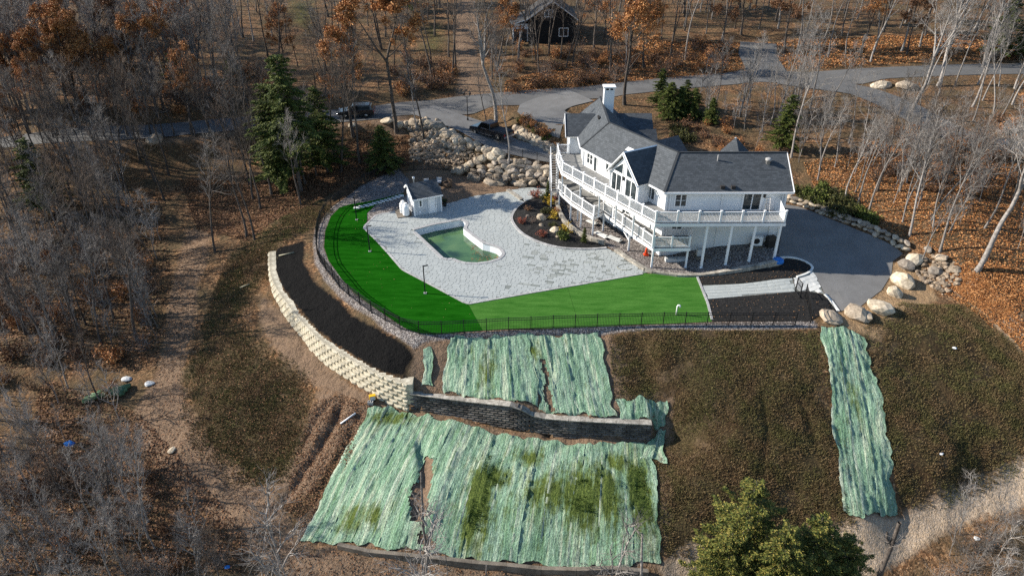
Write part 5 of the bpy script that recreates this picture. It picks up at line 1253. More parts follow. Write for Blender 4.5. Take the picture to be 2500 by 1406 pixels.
erosion_mat('widest green erosion blanket below the grey block wall', [(908, 990), (1000, 1012), (1130, 1036), (1260, 1066), (1390, 1086), (1530, 1084), (1592, 1084)], [(735, 1312), (790, 1330), (850, 1322), (950, 1345), (1100, 1358), (1250, 1374), (1400, 1384), (1520, 1388), (1612, 1372)], 13, [tear, tear2],
            [(1340, 1210, 2.2, 1.6, .5), (1420, 1210, 1.4, 1.8, .85), (1480, 1200, 1.0, 1.8, .8), (1560, 1210, .7, 2.6, .95), (1170, 1220, .8, 2.2, .85), (1220, 1170, .9, .9, .6), (1290, 1120, .9, .8, .55), (910, 1260, .7, .6, .6), (960, 1025, 1.6, .5, .6), (1150, 1300, .7, 1.2, .6), (860, 1270, 1.2, .8, .5), (1500, 1130, .8, .8, .6), (1430, 1280, 1.2, .8, .5)], 1)
erosion_mat('green blanket left of the dark crease above the grey block wall', [(1098, 828), (1200, 823), (1291, 821)], [(1075, 968), (1180, 985), (1318, 1000)], 4, [], [(1190, 900, .6, 1.2, .55), (1310, 850, .5, .8, .6)], 2)
erosion_mat('green blanket between the dark crease and the weedy slope', [(1288, 821), (1400, 819), (1464, 818)], [(1318, 1014), (1410, 1024), (1504, 1030)], 4, [GXY([(1318, 880), (1332, 880), (1345, 960), (1350, 1010), (1336, 1005), (1328, 940)])], [(1300, 860, .5, .7, .5)], 3)
erosion_mat('narrow torn sliver of green blanket beside the pale wall end', [(1036, 850), (1058, 848)], [(1030, 940), (1052, 945)], 1, [], [], 4, wr=1.5)
erosion_mat('small square green blanket wrapped round the grey wall end', [(1510, 974), (1570, 976), (1622, 984)], [(1515, 1030), (1570, 1032), (1624, 1040)], 3, [], [], 5, wr=1.4)
erosion_mat('crumpled green blanket just below the grey wall end', [(1594, 1066), (1624, 1052)], [(1560, 1116), (1624, 1136)], 2, [], [], 6, wr=1.5)
erosion_mat('long single strip of green blanket down the right slope', [(2000, 802), (2060, 800), (2112, 830)], [(2056, 1256), (2120, 1264), (2190, 1258)], 3, [], [(2080, 960, .5, 2, .35)], 7)

# ================================================================== vehicles
def paint(name, c, r=.25):
    m, nt, bs = newmat(name); bs.inputs['Base Color'].default_value = col(c); bs.inputs['Roughness'].default_value = r; bs.inputs['Coat Weight'].default_value = .8; bs.inputs['Coat Roughness'].default_value = .08
paint('car_black', (.006, .006, .008)); paint('car_grey', (.02, .021, .024)); speckle('tyre', (.012, .012, .012), (.02, .02, .02), 8, .9); paint('car_glass', (.004, .005, .006), .15); MATS['car_glass'].node_tree.nodes['Principled BSDF'].inputs['Coat Weight'].default_value = 0; MATS['car_glass'].node_tree.nodes['Principled BSDF'].inputs['Specular IOR Level'].default_value = .25
newmat('tail_red')[2].inputs['Base Color'].default_value = (.25, .005, .005, 1)
newmat('headlight_clear')[2].inputs['Base Color'].default_value = (.6, .62, .65, 1)
def vehicle(name, label, loc, rz, kind, body):
    root = empty(name, loc, rz, label, 'truck' if kind == 'pickup' else 'car')
    def add(nm, b, m, sm=False, bev=0, par=None): o = b.build(nm, m, None, sm, bev); o.parent = par or root; return o
    L, Wd = (5.8, 2.0) if kind == 'pickup' else (4.7, 1.85)
    prof = [(-L / 2, .5), (-L / 2, 1.0), (-L / 2 + .1, 1.12), (L / 2 - 1.6, 1.12), (L / 2 - .3, 1.02), (L / 2, .9), (L / 2, .45)] if kind == 'pickup' else [(-L / 2, .45), (-L / 2, .95), (-L / 2 + .1, 1.05), (L / 2 - 1.2, 1.02), (L / 2 - .2, .85), (L / 2, .7), (L / 2, .4)]
    def extr(pr, w0, w1=None):
        n = len(pr); b = MB(); w1 = w1 or w0
        zmin = min(p[1] for p in pr); zmax = max(p[1] for p in pr); wf = lambda z: w0 + (w1 - w0) * (z - zmin) / (zmax - zmin)
        vs = [(x, -wf(z) / 2, z) for x, z in pr] + [(x, wf(z) / 2, z) for x, z in pr]
        return b.add(vs, [tuple(range(n)), tuple(range(n, 2 * n))[::-1]] + [(i, i + n, (i + 1) % n + n, (i + 1) % n) for i in range(n)])
    add('body', extr(prof, Wd), body, bev=.06)
    cab = [(-.55, 1.1), (-.45, 1.72), (-.3, 1.8), (.75, 1.8), (1.0, 1.74), (1.55, 1.1)] if kind == 'pickup' else [(-2.2, 1.03), (-2.0, 1.55), (-1.75, 1.66), (.2, 1.66), (.45, 1.6), (1.15, 1.0)]
    add('cab', extr(cab, Wd - .08, Wd - .42), body, bev=.04)
    gl = [(-.42, 1.2), (-.36, 1.64), (.72, 1.64), (1.2, 1.2)] if kind == 'pickup' else [(-1.9, 1.1), (-1.75, 1.5), (.15, 1.5), (.75, 1.1)]
    add('side_window', extr(gl, Wd - .09, Wd - .3), 'car_glass')
    wx = [(1.06, 1.66), (1.52, 1.16)] if kind == 'pickup' else [(.5, 1.55), (1.1, 1.06)]
    (xa, za), (xb, zb) = wx
    add('windscreen', MB().add([(xb + .02, -.78, zb), (xb + .02, .78, zb), (xa + .03, .66, za), (xa + .03, -.66, za)], [(0, 1, 2, 3)]), 'car_glass')
    if kind == 'pickup':
        add('bed_cover', MB().box((-1.72, 0, 1.14), (2.2, 1.75, .05)), 'wicker'); add('running_board', MB().box((.25, -1.02, .45), (2.3, .14, .05)), 'chrome'); add('running_board', MB().box((.25, 1.02, .45), (2.3, .14, .05)), 'chrome')
    add('bumper', MB().box((L / 2 + .02, 0, .55), (.14, Wd - .1, .22)), 'chrome', bev=.03); add('bumper', MB().box((-L / 2 - .02, 0, .55), (.14, Wd - .1, .22)), 'chrome', bev=.03)
    for s in (-1, 1):
        add('headlight', MB().box((L / 2 - .04, s * (Wd / 2 - .25), .8), (.1, .36, .18)), 'headlight_clear'); add('taillight', MB().box((-L / 2 + .01, s * (Wd / 2 - .12), .85), (.08, .16, .3)), 'tail_red')
        add('mirror', MB().box((1.15 if kind == 'pickup' else .7, s * (Wd / 2 + .1), 1.2), (.12, .2, .2)), body)
        for x in (-L / 2 + 1.05, L / 2 - .95):
            w = MB(); pr = [(.2, -.13), (.36, -.13), (.4, -.08), (.4, .08), (.36, .13), (.2, .13)]; n = 18; vs = []; fs = []
            for r, h in pr:
                for k in range(n): a = 2 * math.pi * k / n; vs.append((x + r * math.cos(a), s * (Wd / 2 - .1) + h, .4 + r * math.sin(a)))
            for i in range(len(pr) - 1):
                for k in range(n): a = i * n + k; b = i * n + (k + 1) % n; fs.append((a, b, b + n, a + n))
            t = add('wheel', w.add(vs, fs), 'tyre', True)
            rb = MB(); vs = [(x, s * (Wd / 2 + .01), .4)] + [(x + .24 * math.cos(2 * math.pi * k / 12), s * (Wd / 2 - (.02 if k % 2 else .05)), .4 + .24 * math.sin(2 * math.pi * k / 12)) for k in range(12)]
            add('rim', rb.add(vs, [(0, k + 1, (k + 1) % 12 + 1) if s < 0 else (0, (k + 1) % 12 + 1, k + 1) for k in range(12)]), 'chrome', par=t)
    return root
a, b = Vector(G(1172, 326)), Vector(G(1222, 348)); c = Vector(G(1200, 334)); ang = math.atan2(a.y - b.y, a.x - b.x)
vehicle('pickup_truck', 'black pickup truck parked on the lower drive facing the road', (c.x, c.y, c.z + .12), ang, 'pickup', 'car_black')
c = Vector(G(872, 286)); vehicle('parked_car', 'dark car parked at the road edge, half hidden by trunks', (c.x, c.y, c.z + .1), math.radians(184), 'car', 'car_grey')

# ================================================================== small things round the house
c = Vector((23.4, 60.4, tz(23.4, 60.4)))
hp = empty('heat_pump', c, 0, 'boxy white heat pump with round fan under the upper deck', 'heat pump')
MB().box(c + Vector((0, 0, .06)), (1.2, .8, .12)).build('pad', 'concrete', hp); MB().box(c + Vector((0, 0, .62)), (.95, .4, .95)).build('casing', 'tank_white', hp, bevel=.02)
rg_ = MB(); n = 20; vs = [(c.x - .12 + .3 * math.cos(2 * math.pi * k / n), c.y - .215, c.z + .64 + .3 * math.sin(2 * math.pi * k / n)) for k in range(n)]; rg_.add(vs, [tuple(range(n))[::-1]]).build('fan_grille', 'black_metal', hp)
c = Vector((24.75, 57.9, tz(24.75, 57.9) + .05)); tag(MB().lathe(c, [(.5, 0), (.52, .2), (.42, .34), (.2, .42), (.05, .4)], 12).build('covered_tub', 'blue_plastic', None), 'bright blue covered tub at the foot of the right deck post', 'tub', kind='thing')
c = Vector((24.6, 60.2, tz(24.6, 60.2)))
gr = empty('barbecue', c, .3, 'black covered barbecue beside the heat pump', 'barbecue')
for nm, cc, dd in (('lid', (0, 0, .95), (.9, .55, .35)), ('cart', (0, 0, .42), (.8, .5, .8)), ('side_shelf', (.65, 0, .8), (.4, .45, .05))): o = MB().box(cc, dd, 0, .8 if nm == 'lid' else 1).build(nm, 'black_metal'); o.parent = gr
c = Vector((18.3, 60.0, tz(18.3, 60.0))); bx_ = empty('utility_box', c, 0, 'grey utility box on a concrete pad under the deck', 'utility box')
MB().box(c + Vector((0, 0, .05)), (1.5, 1.1, .12)).build('pad', 'concrete', bx_); MB().box(c + Vector((-.3, .1, .45)), (.6, .5, .7)).build('box', 'grey_plastic', bx_, bevel=.02)
c = Vector((15.7, 59.9, tz(15.7, 59.9))); tag(MB().box(c + Vector((0, 0, .18)), (2.0, .5, .32), .05).box(c + Vector((-.5, -.1, .37)), (1.0, .4, .06), -.1).build('crate', 'grey_plastic'), 'long pale storage crate under the lower deck', 'crate', kind='thing')
c = Vector(P(1577, 622, .05)); cn = empty('traffic_cone', c, 0, 'orange traffic cone against the white basement wall', 'cone')
MB().lathe(c, [(.2, .04), (.05, .8), (.03, .82)], 12).build('cone_body', 'orange_plastic', cn, True); MB().box(c + Vector((0, 0, .03)), (.5, .5, .05)).build('base', 'orange_plastic', cn)
for i, (px, py, L_, rz) in enumerate([(1468, 575, 1.7, -.95), (1500, 585, 1.6, -.8), (1445, 545, 1.3, -.9)]):
    c = Vector(P(px, py, .1)); tag(MB().box(c + Vector((0, 0, .1 + .02 * i)), (L_, .6, .06), rz).box(c + Vector((0, 0, .2)), (L_ * .8, .3, .05), rz + .2).build('panel_stack', 'slab_white'), ['white boards stacked under the lower deck near the stair foot', 'white boards leaning in the deck shade by the path', 'white boards dropped under the deck jog'][i], 'boards', 'white boards under the lower deck', 'thing')
c = Vector(PY(1873, 514, 60.75)); c.z = 4.83
ldr = empty('step_ladder', c, 0, 'folded grey step ladder leaning by the sliding door', 'ladder')
for s in (-1, 1): MB().bar(c + Vector((s * .2, 0, 0)), c + Vector((s * .16, .28, 1.35)), .05, .04).build('rail', 'chrome', ldr)
for k in range(5): MB().bar(c + Vector((-.2, .03 + .055 * k, .2 + .26 * k)), c + Vector((.2, .03 + .055 * k, .2 + .26 * k)), .08, .04).build('step', 'chrome', ldr)
# garden hose on the patio
hz = [P(1520 + 22 * math.cos(t) + 3 * t, 655 + 6 * math.sin(t) - 1.2 * t, .085) for t in np.linspace(0, 7.2, 46)]
speckle('hose_tan', (.25, .23, .16), (.33, .30, .2), 5, .6); tag(MB().tube(hz, .02, 5).build('garden_hose', 'hose_tan', None, True), 'thin tan garden hose loosely coiled on the patio', 'hose', kind='thing')
# things left below the pale wall
c = Vector(G(910, 976)); yl = empty('work_light', c, .3, 'yellow work light lying at the foot of the pale wall', 'work light')
for nm, cc, dd, mm in (('housing', (0, 0, .28), (.5, .3, .42), 'yellow_plastic'), ('lens', (0, -.17, .28), (.4, .05, .32), 'grey_plastic'), ('stand', (0, 0, .04), (.55, .4, .06), 'black_metal')): o = MB().box(cc, dd).build(nm, mm); o.parent = yl
c = Vector(G(905, 986)); cbk = MB()
for dx in (-.18, 0, .18): cbk.box(c + Vector((dx, 0, .14)), (.06, .3, .28))
for dy in (-.13, .13): cbk.box(c + Vector((0, dy, .14)), (.41, .05, .27))
tag(cbk.build('cinder_block', 'kerb'), 'pale hollow cinder block beside the yellow work light', 'block', kind='thing')
for px, py, dx, dy, lab in [(850, 1022, 1.1, .75, 'white plastic pipe lying on the bank below the pale wall'), (598, 700, .9, .3, 'pale pipe lying on the weedy bank left of the pale wall'), (700, 622, 1.5, .2, 'thin board lying on the mulch behind the pale wall')]:
    c = Vector(G(px, py)); tag(MB().tube([(c.x - dx / 2, c.y - dy / 2, tz(c.x - dx / 2, c.y - dy / 2) + .09), (c.x + dx / 2, c.y + dy / 2, tz(c.x + dx / 2, c.y + dy / 2) + .09)], .07, 8).build('pipe', 'tank_white' if 'white' in lab else 'hose_tan', None, True), lab, 'pipe', kind='thing')
# rolled blankets and bags dumped by the trail
rb = empty('blanket_rolls', G(270, 975), 0, 'heap of leftover green blanket rolls beside the trail', 'rolls')
for k in range(6):
    a, b = Vector(G(205 + 8 * k, 985 - 4 * k)), Vector(G(320 - 4 * k, 945 + 5 * k)); a.z += .25 + .12 * (k % 2); b.z += .25 + .12 * (k % 2); m = (a + b) / 2 + Vector((0, 0, .1))
    MB().tube([a, m, b], [.22, .26, .2], 9).build('roll', 'mat_roll' if 'mat_roll' in MATS else speckle('mat_roll', (.05, .12, .06), (.16, .25, .14), 6, .9, .3, kind='World', rndv=.2).name, rb, True)
for px, py, s, m_, lab in [(310, 928, .55, 'grey_plastic', 'white plastic bag heap above the green rolls'), (365, 938, .5, 'grey_plastic', 'white plastic bag heap at the edge of the trail'), (170, 1085, .5, 'blue_plastic', 'blue tarpaulin bundle in the brush at lower left'), (555, 1385, .22, 'blue_plastic', 'small blue object in the leaves at the bottom'), (2330, 850, .2, 'tank_white', 'white litter on the upper right bank'), (2298, 1108, .18, 'tank_white', 'white litter low on the right bank'), (2385, 1315, .25, 'tank_white', 'white litter among the brush at bottom right')]:
    me = rock_mesh(px, 2, .5, m_); o = bpy.data.objects.new('plastic_bag' if 'bag' in lab else ('tarpaulin' if 'tarp' in lab else 'litter'), me); C.objects.link(o); g_ = G(px, py); o.location = (g_[0], g_[1], g_[2] + s * .2); o.scale = (s, s * .8, s * .7); tag(o, lab, 'litter', kind='thing')

# ================================================================== far house beyond the road
fb = Vector(G(1290, 108)); FW, FL, FHt = 7.6, 9.0, 4.0
speckle('black_siding', (.006, .006, .007), (.014, .014, .015), 3, .8)
fh = empty('far_house', fb, 0, 'black house with white garage front beyond the road', 'house')
MB().prism([(fb.x, fb.y), (fb.x + FW, fb.y + .3), (fb.x + FW, fb.y + FL), (fb.x, fb.y + FL)], fb.z - 1, fb.z + FHt).add([(fb.x, fb.y, fb.z + FHt), (fb.x + FW, fb.y + .3, fb.z + FHt), (fb.x + FW / 2, fb.y + .15, fb.z + FHt + 2.6)], [(0, 1, 2)]).build('wall', 'black_siding', fh)
roof_plane([(fb.x - .4, fb.y + FL, fb.z + FHt - .2), (fb.x - .4, fb.y - .4, fb.z + FHt - .2), (fb.x + FW / 2, fb.y - .3, fb.z + FHt + 2.7), (fb.x + FW / 2, fb.y + FL, fb.z + FHt + 2.7)], fh, 'shingle_dark')
roof_plane([(fb.x + FW + .4, fb.y - .1, fb.z + FHt - .2), (fb.x + FW + .4, fb.y + FL, fb.z + FHt - .2), (fb.x + FW / 2, fb.y + FL, fb.z + FHt + 2.7), (fb.x + FW / 2, fb.y - .3, fb.z + FHt + 2.7)], fh, 'shingle_dark')
MB().prism([(fb.x - 2.6, fb.y + 1.2), (fb.x - .02, fb.y + 1.2), (fb.x - .02, fb.y + 8.5), (fb.x - 2.6, fb.y + 8.5)], fb.z - 1, fb.z + 2.9).build('porch_wing', 'siding', fh)
roof_plane([(fb.x - 3.0, fb.y + 8.8, fb.z + 2.8), (fb.x - 3.0, fb.y + .9, fb.z + 2.8), (fb.x - .05, fb.y + .9, fb.z + 3.75), (fb.x - .05, fb.y + 8.8, fb.z + 3.75)], fh, 'shingle_dark')
for k in range(2): opening('garage_door', (fb.x - 2.6, fb.y + 1.2), (1, 0), .2 + 1.25 * k, 1.15 + 1.25 * k, fb.z + .1, fb.z + 2.1, fh, 1, .1)
opening('window', (fb.x, fb.y + .02), (FW, .3), 2.6, 3.8, fb.z + 4.2, fb.z + 5.2, fh, 2, .08); opening('window', (fb.x, fb.y + .02), (FW, .3), 5, 6.4, fb.z + 1.2, fb.z + 2.4, fh, 2, .08)
# ================================================================== trees
def bark(name, a, b, rv=.25):
    return speckle(name, a, b, 4, .9, .5, kind='Object', rndv=rv, fine=12, lo=.3, hi=.7)
bark('bark_dark', (.04, .032, .027), (.12, .10, .085)); bark('bark_pale', (.12, .107, .098), (.31, .285, .262), .4); bark('bark_grey', (.09, .08, .073), (.27, .245, .225), .5); bark('bark_brown', (.07, .05, .038), (.18, .135, .103), .45)
def leafmat(name, stops, trans=.25, rough=.75):
    m, nt, bs = newmat(name); r = math_(nt, 'FRACT', math_(nt, 'ADD', rnd_island(nt), math_(nt, 'MULTIPLY', rnd_object(nt), .35)))
    nt.links.new(ramp(nt, r, stops), bs.inputs['Base Color']); bs.inputs['Roughness'].default_value = rough; bs.inputs['Specular IOR Level'].default_value = .25
leafmat('leaf_rust', [(0, (.13, .045, .016)), (.4, (.29, .115, .036)), (.7, (.43, .19, .062)), (1, (.56, .30, .13))])
leafmat('leaf_brown', [(0, (.06, .028, .014)), (.5, (.14, .065, .03)), (1, (.27, .14, .07))])
leafmat('needle', [(0, (.018, .028, .006)), (.4, (.05, .07, .012)), (.8, (.095, .115, .02)), (1, (.15, .16, .035))])
leafmat('needle_gold', [(0, (.022, .032, .008)), (.4, (.08, .10, .02)), (.75, (.165, .16, .032)), (1, (.29, .225, .055))])
leafmat('leaf_yellow', [(0, (.22, .14, .01)), (.5, (.45, .29, .02)), (1, (.55, .4, .06))]); leafmat('leaf_red', [(0, (.10, .02, .012)), (.6, (.25, .06, .035)), (1, (.36, .14, .08))]); leafmat('leaf_olive', [(0, (.02, .025, .008)), (.6, (.06, .065, .018)), (1, (.12, .11, .03))])

class Tubes:
    def __init__(s): s.v = []; s.f = []; s.n = 0
    def add(s, pts, rad, k):
        m = len(pts); pts = np.asarray(pts); d = np.gradient(pts, axis=0); d /= np.linalg.norm(d, axis=1)[:, None] + 1e-9
        ref = np.array([.31, .77, .55]) if abs(d[0][2]) > .8 else np.array([0, 0, 1.]); a = np.cross(d, ref); a /= np.linalg.norm(a, axis=1)[:, None] + 1e-9; b = np.cross(d, a)
        t = np.arange(k) * 2 * math.pi / k; r = np.asarray(rad)[:, None, None]
        v = pts[:, None] + r * (a[:, None] * np.cos(t)[None, :, None] + b[:, None] * np.sin(t)[None, :, None]); s.v.append(v.reshape(-1, 3))
        i = (np.arange(m - 1)[:, None] * k + np.arange(k)[None]).ravel(); j = (np.arange(m - 1)[:, None] * k + (np.arange(k)[None] + 1) % k).ravel()
        s.f.append(np.stack([i, j, j + k, i + k], 1) + s.n); s.n += m * k
    def mesh(s, name, mat_):
        me = bpy.data.meshes.new(name); v = np.vstack(s.v); f = np.vstack(s.f); return mesh_from(name, v, f, mat_)
def mesh_from(name, v, f, mat_, smooth=True):
    me = bpy.data.meshes.new(name); n = len(f); k = f.shape[1]
    me.vertices.add(len(v)); me.vertices.foreach_set('co', v.astype(np.float32).ravel()); me.loops.add(n * k); me.loops.foreach_set('vertex_index', f.astype(np.int32).ravel())
    me.polygons.add(n); me.polygons.foreach_set('loop_start', np.arange(0, n * k, k, dtype=np.int32)); me.polygons.foreach_set('loop_total', np.full(n, k, np.int32))
    if smooth: me.polygons.foreach_set('use_smooth', np.ones(n, bool))
    me.update(calc_edges=True); me.materials.append(MATS[mat_]); return me
def unit(v): return v / (np.linalg.norm(v) + 1e-9)
def stem(r, p, d, L, n, wob, up):
    pts = [np.array(p, float)]; d = unit(np.array(d, float))
    for i in range(n):
        d = unit(d + r.normal(0, wob, 3) + np.array([0, 0, up])); pts.append(pts[-1] + d * L / n)
    return np.array(pts)
def perp_dir(r, d, ang, az):
    d = unit(d); a = unit(np.cross(d, [0.2, .1, 1.] if abs(d[2]) < .9 else [1., .1, 0])); b = np.cross(d, a)
    return unit(d * math.cos(ang) + (a * math.cos(az) + b * math.sin(az)) * math.sin(ang))
def bare_tree(seed, H=15., r0=.17, clear=.42, nl=11, limb=.34, ang=.75, wob=.05, sub=5, tw=5, tl=3, fork=0, up=.06, twr=.011):
    """returns trunk tubes, crown tubes and twig tips"""
    r = np.random.default_rng(seed); T = Tubes(); K = Tubes(); tips = []
    stems = [stem(r, (0, 0, -.4), (r.normal(0, .04), r.normal(0, .04), 1), H * (.55 if fork else .97), 9, wob, .04)]; rads = [np.linspace(r0, r0 * (.6 if fork else .12), 10)]; rads[0][0] *= 1.35
    for q in range(fork):
        az = q * 2 * math.pi / fork + r.random(); d = perp_dir(r, np.array([0, 0, 1.]), r.uniform(.25, .5), az); stems.append(stem(r, stems[0][-1], d, H * .48 * r.uniform(.8, 1.1), 7, wob * 1.6, .07)); rads.append(np.linspace(r0 * .55, r0 * .1, 8))
    for s, a in zip(stems, rads): T.add(s, a, 7)
    srcs = stems[1:] if fork else stems
    for si, s in enumerate(srcs):
        rad = rads[si + (1 if fork else 0)]; c0 = .05 if fork else clear; n = max(3, nl // max(1, len(srcs)))
        for i in range(n):
            t = c0 + (1 - c0) * (i + r.random()) / n; t = min(t, .985); q = t * (len(s) - 1); k = int(q); p = s[k] + (s[min(k + 1, len(s) - 1)] - s[k]) * (q - k); d0 = s[min(k + 1, len(s) - 1)] - s[k]
            L = H * limb * (1.05 - .75 * (t - c0) / (1 - c0)) * r.uniform(.7, 1.15); rb = np.interp(q, np.arange(len(s)), rad) * r.uniform(.42, .62)
            b = stem(r, p, perp_dir(r, d0, ang * r.uniform(.75, 1.2), i * 2.4 + r.random()), L, 5, wob * 2.2, up); T.add(b, np.linspace(max(rb, .04), .014, 6), 5)
            for j in range(sub):
                t2 = .25 + .75 * (j + r.random()) / sub; q2 = min(t2 * 5, 4.99); k2 = int(q2); p2 = b[k2] + (b[k2 + 1] - b[k2]) * (q2 - k2)
                L2 = L * .5 * (1.15 - .6 * t2) * r.uniform(.7, 1.3); b2 = stem(r, p2, perp_dir(r, b[k2 + 1] - b[k2], r.uniform(.5, .95), r.random() * 6.28), L2, 4, wob * 3, up); K.add(b2, np.linspace(.026, .011, 5), 4)
                for m in range(tw):
                    t3 = .15 + .85 * (m + r.random()) / tw; q3 = min(t3 * 4, 3.99); k3 = int(q3); p3 = b2[k3] + (b2[k3 + 1] - b2[k3]) * (q3 - k3)
                    b3 = stem(r, p3, perp_dir(r, b2[k3 + 1] - b2[k3], r.uniform(.4, .9), r.random() * 6.28), L2 * .5 * r.uniform(.6, 1.2) + .15, 2, wob * 3, up); K.add(b3, np.linspace(twr, twr * .45, 3), 3)
                    for w in range(tl):
                        p4 = b3[1] + (b3[2] - b3[1]) * r.random() if w else b3[1]; b4 = stem(r, p4, perp_dir(r, b3[2] - b3[1], r.uniform(.4, .9), r.random() * 6.28), r.uniform(.25, .6), 1, 0, 0); K.add(b4, [twr * .7, twr * .25], 3); tips.append(b4[-1]); tips.append(b3[-1])
    return T, K, np.array(tips)
def leaf_quads(r, c, s0, s1, el=1.5, flat=0.0):
    n = len(c); a = r.normal(size=(n, 3)); a[:, 2] *= (1 - flat); a /= np.linalg.norm(a, axis=1)[:, None]; b = np.cross(a, r.normal(size=(n, 3))); b /= np.linalg.norm(b, axis=1)[:, None]
    s = r.uniform(s0, s1, n)[:, None]; v = np.stack([c - a * s * el / 2, c + b * s / 2, c + a * s * el / 2, c - b * s / 2], 1).reshape(-1, 3); i = np.arange(n) * 4
    return v, np.stack([i, i + 1, i + 2, i + 3], 1)
def proto(name, parts):
    o = bpy.data.objects.new(name, None)
    kids = []
    for nm, me in parts: k = bpy.data.objects.new(nm, me); kids.append(k)
    return (name, kids)
def place(pr, loc, rz=0., s=1., tilt=(0, 0), label=None, cat='tree', group=None):
    name, kids = pr; e = bpy.data.objects.new(name, None); e.empty_display_size = .3; C.objects.link(e); e.location = loc; e.rotation_euler = (tilt[0], tilt[1], rz); e.scale = (s, s, s) if not hasattr(s, '__len__') else s
    for k in kids: c = k.copy(); C.objects.link(c); c.parent = e
    return tag(e, label, cat, group, 'thing')
def mk_bare(name, seed, barkm, twm=None, leaves=0, leafm=None, ls=(.09, .17), **kw):
    T, K, tips = bare_tree(seed, **kw); parts = [('trunk', T.mesh('trunk', barkm)), ('crown', K.mesh('crown', twm or barkm))]
    if leaves:
        r = np.random.default_rng(seed + 5); base = tips[r.random(len(tips)) < .75]
        # leaves hang on in patches: keep the tips near a few random centres
        ctr = base[r.integers(0, len(base), 26)]; d = np.min(np.linalg.norm(base[:, None] - ctr[None], axis=2), 1); base = base[d < np.quantile(d, .7)]
        c = base[r.integers(0, len(base), leaves)] + r.normal(0, .16, (leaves, 3)); v, f = leaf_quads(r, c, *ls); parts.append(('foliage', mesh_from('foliage', v, f, leafm, False)))
    return proto(name, parts)
A = [mk_bare('bare_tree', 30 + i, 'bark_dark', ['bark_grey', 'bark_brown', 'bark_dark'][i % 3], H=15, r0=.15 + .02 * (i % 3), clear=.4 + .04 * (i % 3), nl=12, limb=.34, ang=.5, up=.10, sub=5, tw=5, tl=2, twr=.011) for i in range(5)]
Bp_ = [mk_bare('bare_tree', 60 + i, 'bark_pale', 'bark_pale', H=15, r0=.15, clear=.42, nl=10, limb=.32, ang=.52, up=.09, wob=.06, tl=2, twr=.011) for i in range(4)]
Big = [mk_bare('bare_tree', 80 + i, 'bark_pale', 'bark_pale', H=18, r0=.3, nl=15, limb=.27, ang=.7, fork=3, wob=.08, sub=6, tw=6, twr=.014) for i in range(2)] + [mk_bare('bare_tree', 85, 'bark_grey', 'bark_grey', H=18, r0=.3, nl=18, limb=.27, ang=.65, fork=3, wob=.06, sub=6, tw=6)]
Sap = [mk_bare('sapling', 90 + i, 'bark_grey' if i < 2 else 'bark_pale', None, H=7, r0=.045, clear=.2, nl=10, limb=.3, ang=.55, sub=4, tw=3, tl=2, twr=.010) for i in range(4)]
Oak = [mk_bare('oak_tree', 110 + i, 'bark_dark', 'bark_dark', 15000 - 1800 * i, 'leaf_rust' if i != 1 else 'leaf_brown', (.08, .165), H=15, r0=.24, nl=13, limb=.34, ang=.85, fork=2 if i == 0 else 0, clear=.28, sub=5, tw=4) for i in range(4)]
def shrub(seed, leafm, n, R=1.2, Hh=1.4, ls=(.06, .13), stems=16, barkm='bark_grey', name='shrub'):
    r = np.random.default_rng(seed); K = Tubes(); c = []
    for i in range(stems):
        az = r.random() * 6.28; b = stem(r, (r.normal(0, .15 * R), r.normal(0, .15 * R), -.05), (math.cos(az) * .6, math.sin(az) * .6, 1), Hh * r.uniform(.7, 1.15), 4, .18, .03); K.add(b, np.linspace(.016, .006, 5), 3); c.append(b[1:])
        for j in range(4): q = b[r.integers(1, 5)]; t = stem(r, q, r.normal(0, 1, 3) + np.array([0, 0, .7]), Hh * .35, 2, .2, .03); K.add(t, [.009, .006, .003], 3); c.append(t)
    parts = [('stems', K.mesh('stems', barkm))]; c = np.vstack(c)
    if n: q = c[r.integers(0, len(c), n)] + r.normal(0, .12 * R, (n, 3)); q[:, 2] = np.maximum(q[:, 2], .03); v, f = leaf_quads(r, q, *ls); parts.append(('foliage', mesh_from('foliage', v, f, leafm, False)))
    return proto(name, parts)
Shr = [shrub(200, 'leaf_brown', 700), shrub(201, 'leaf_rust', 800), shrub(202, 'leaf_brown', 350, Hh=2.2, stems=22)]
Brush = [shrub(210 + i, 'leaf_brown', 60, 1.5, 3.0, stems=34, barkm='bark_grey', name='brush') for i in range(2)]
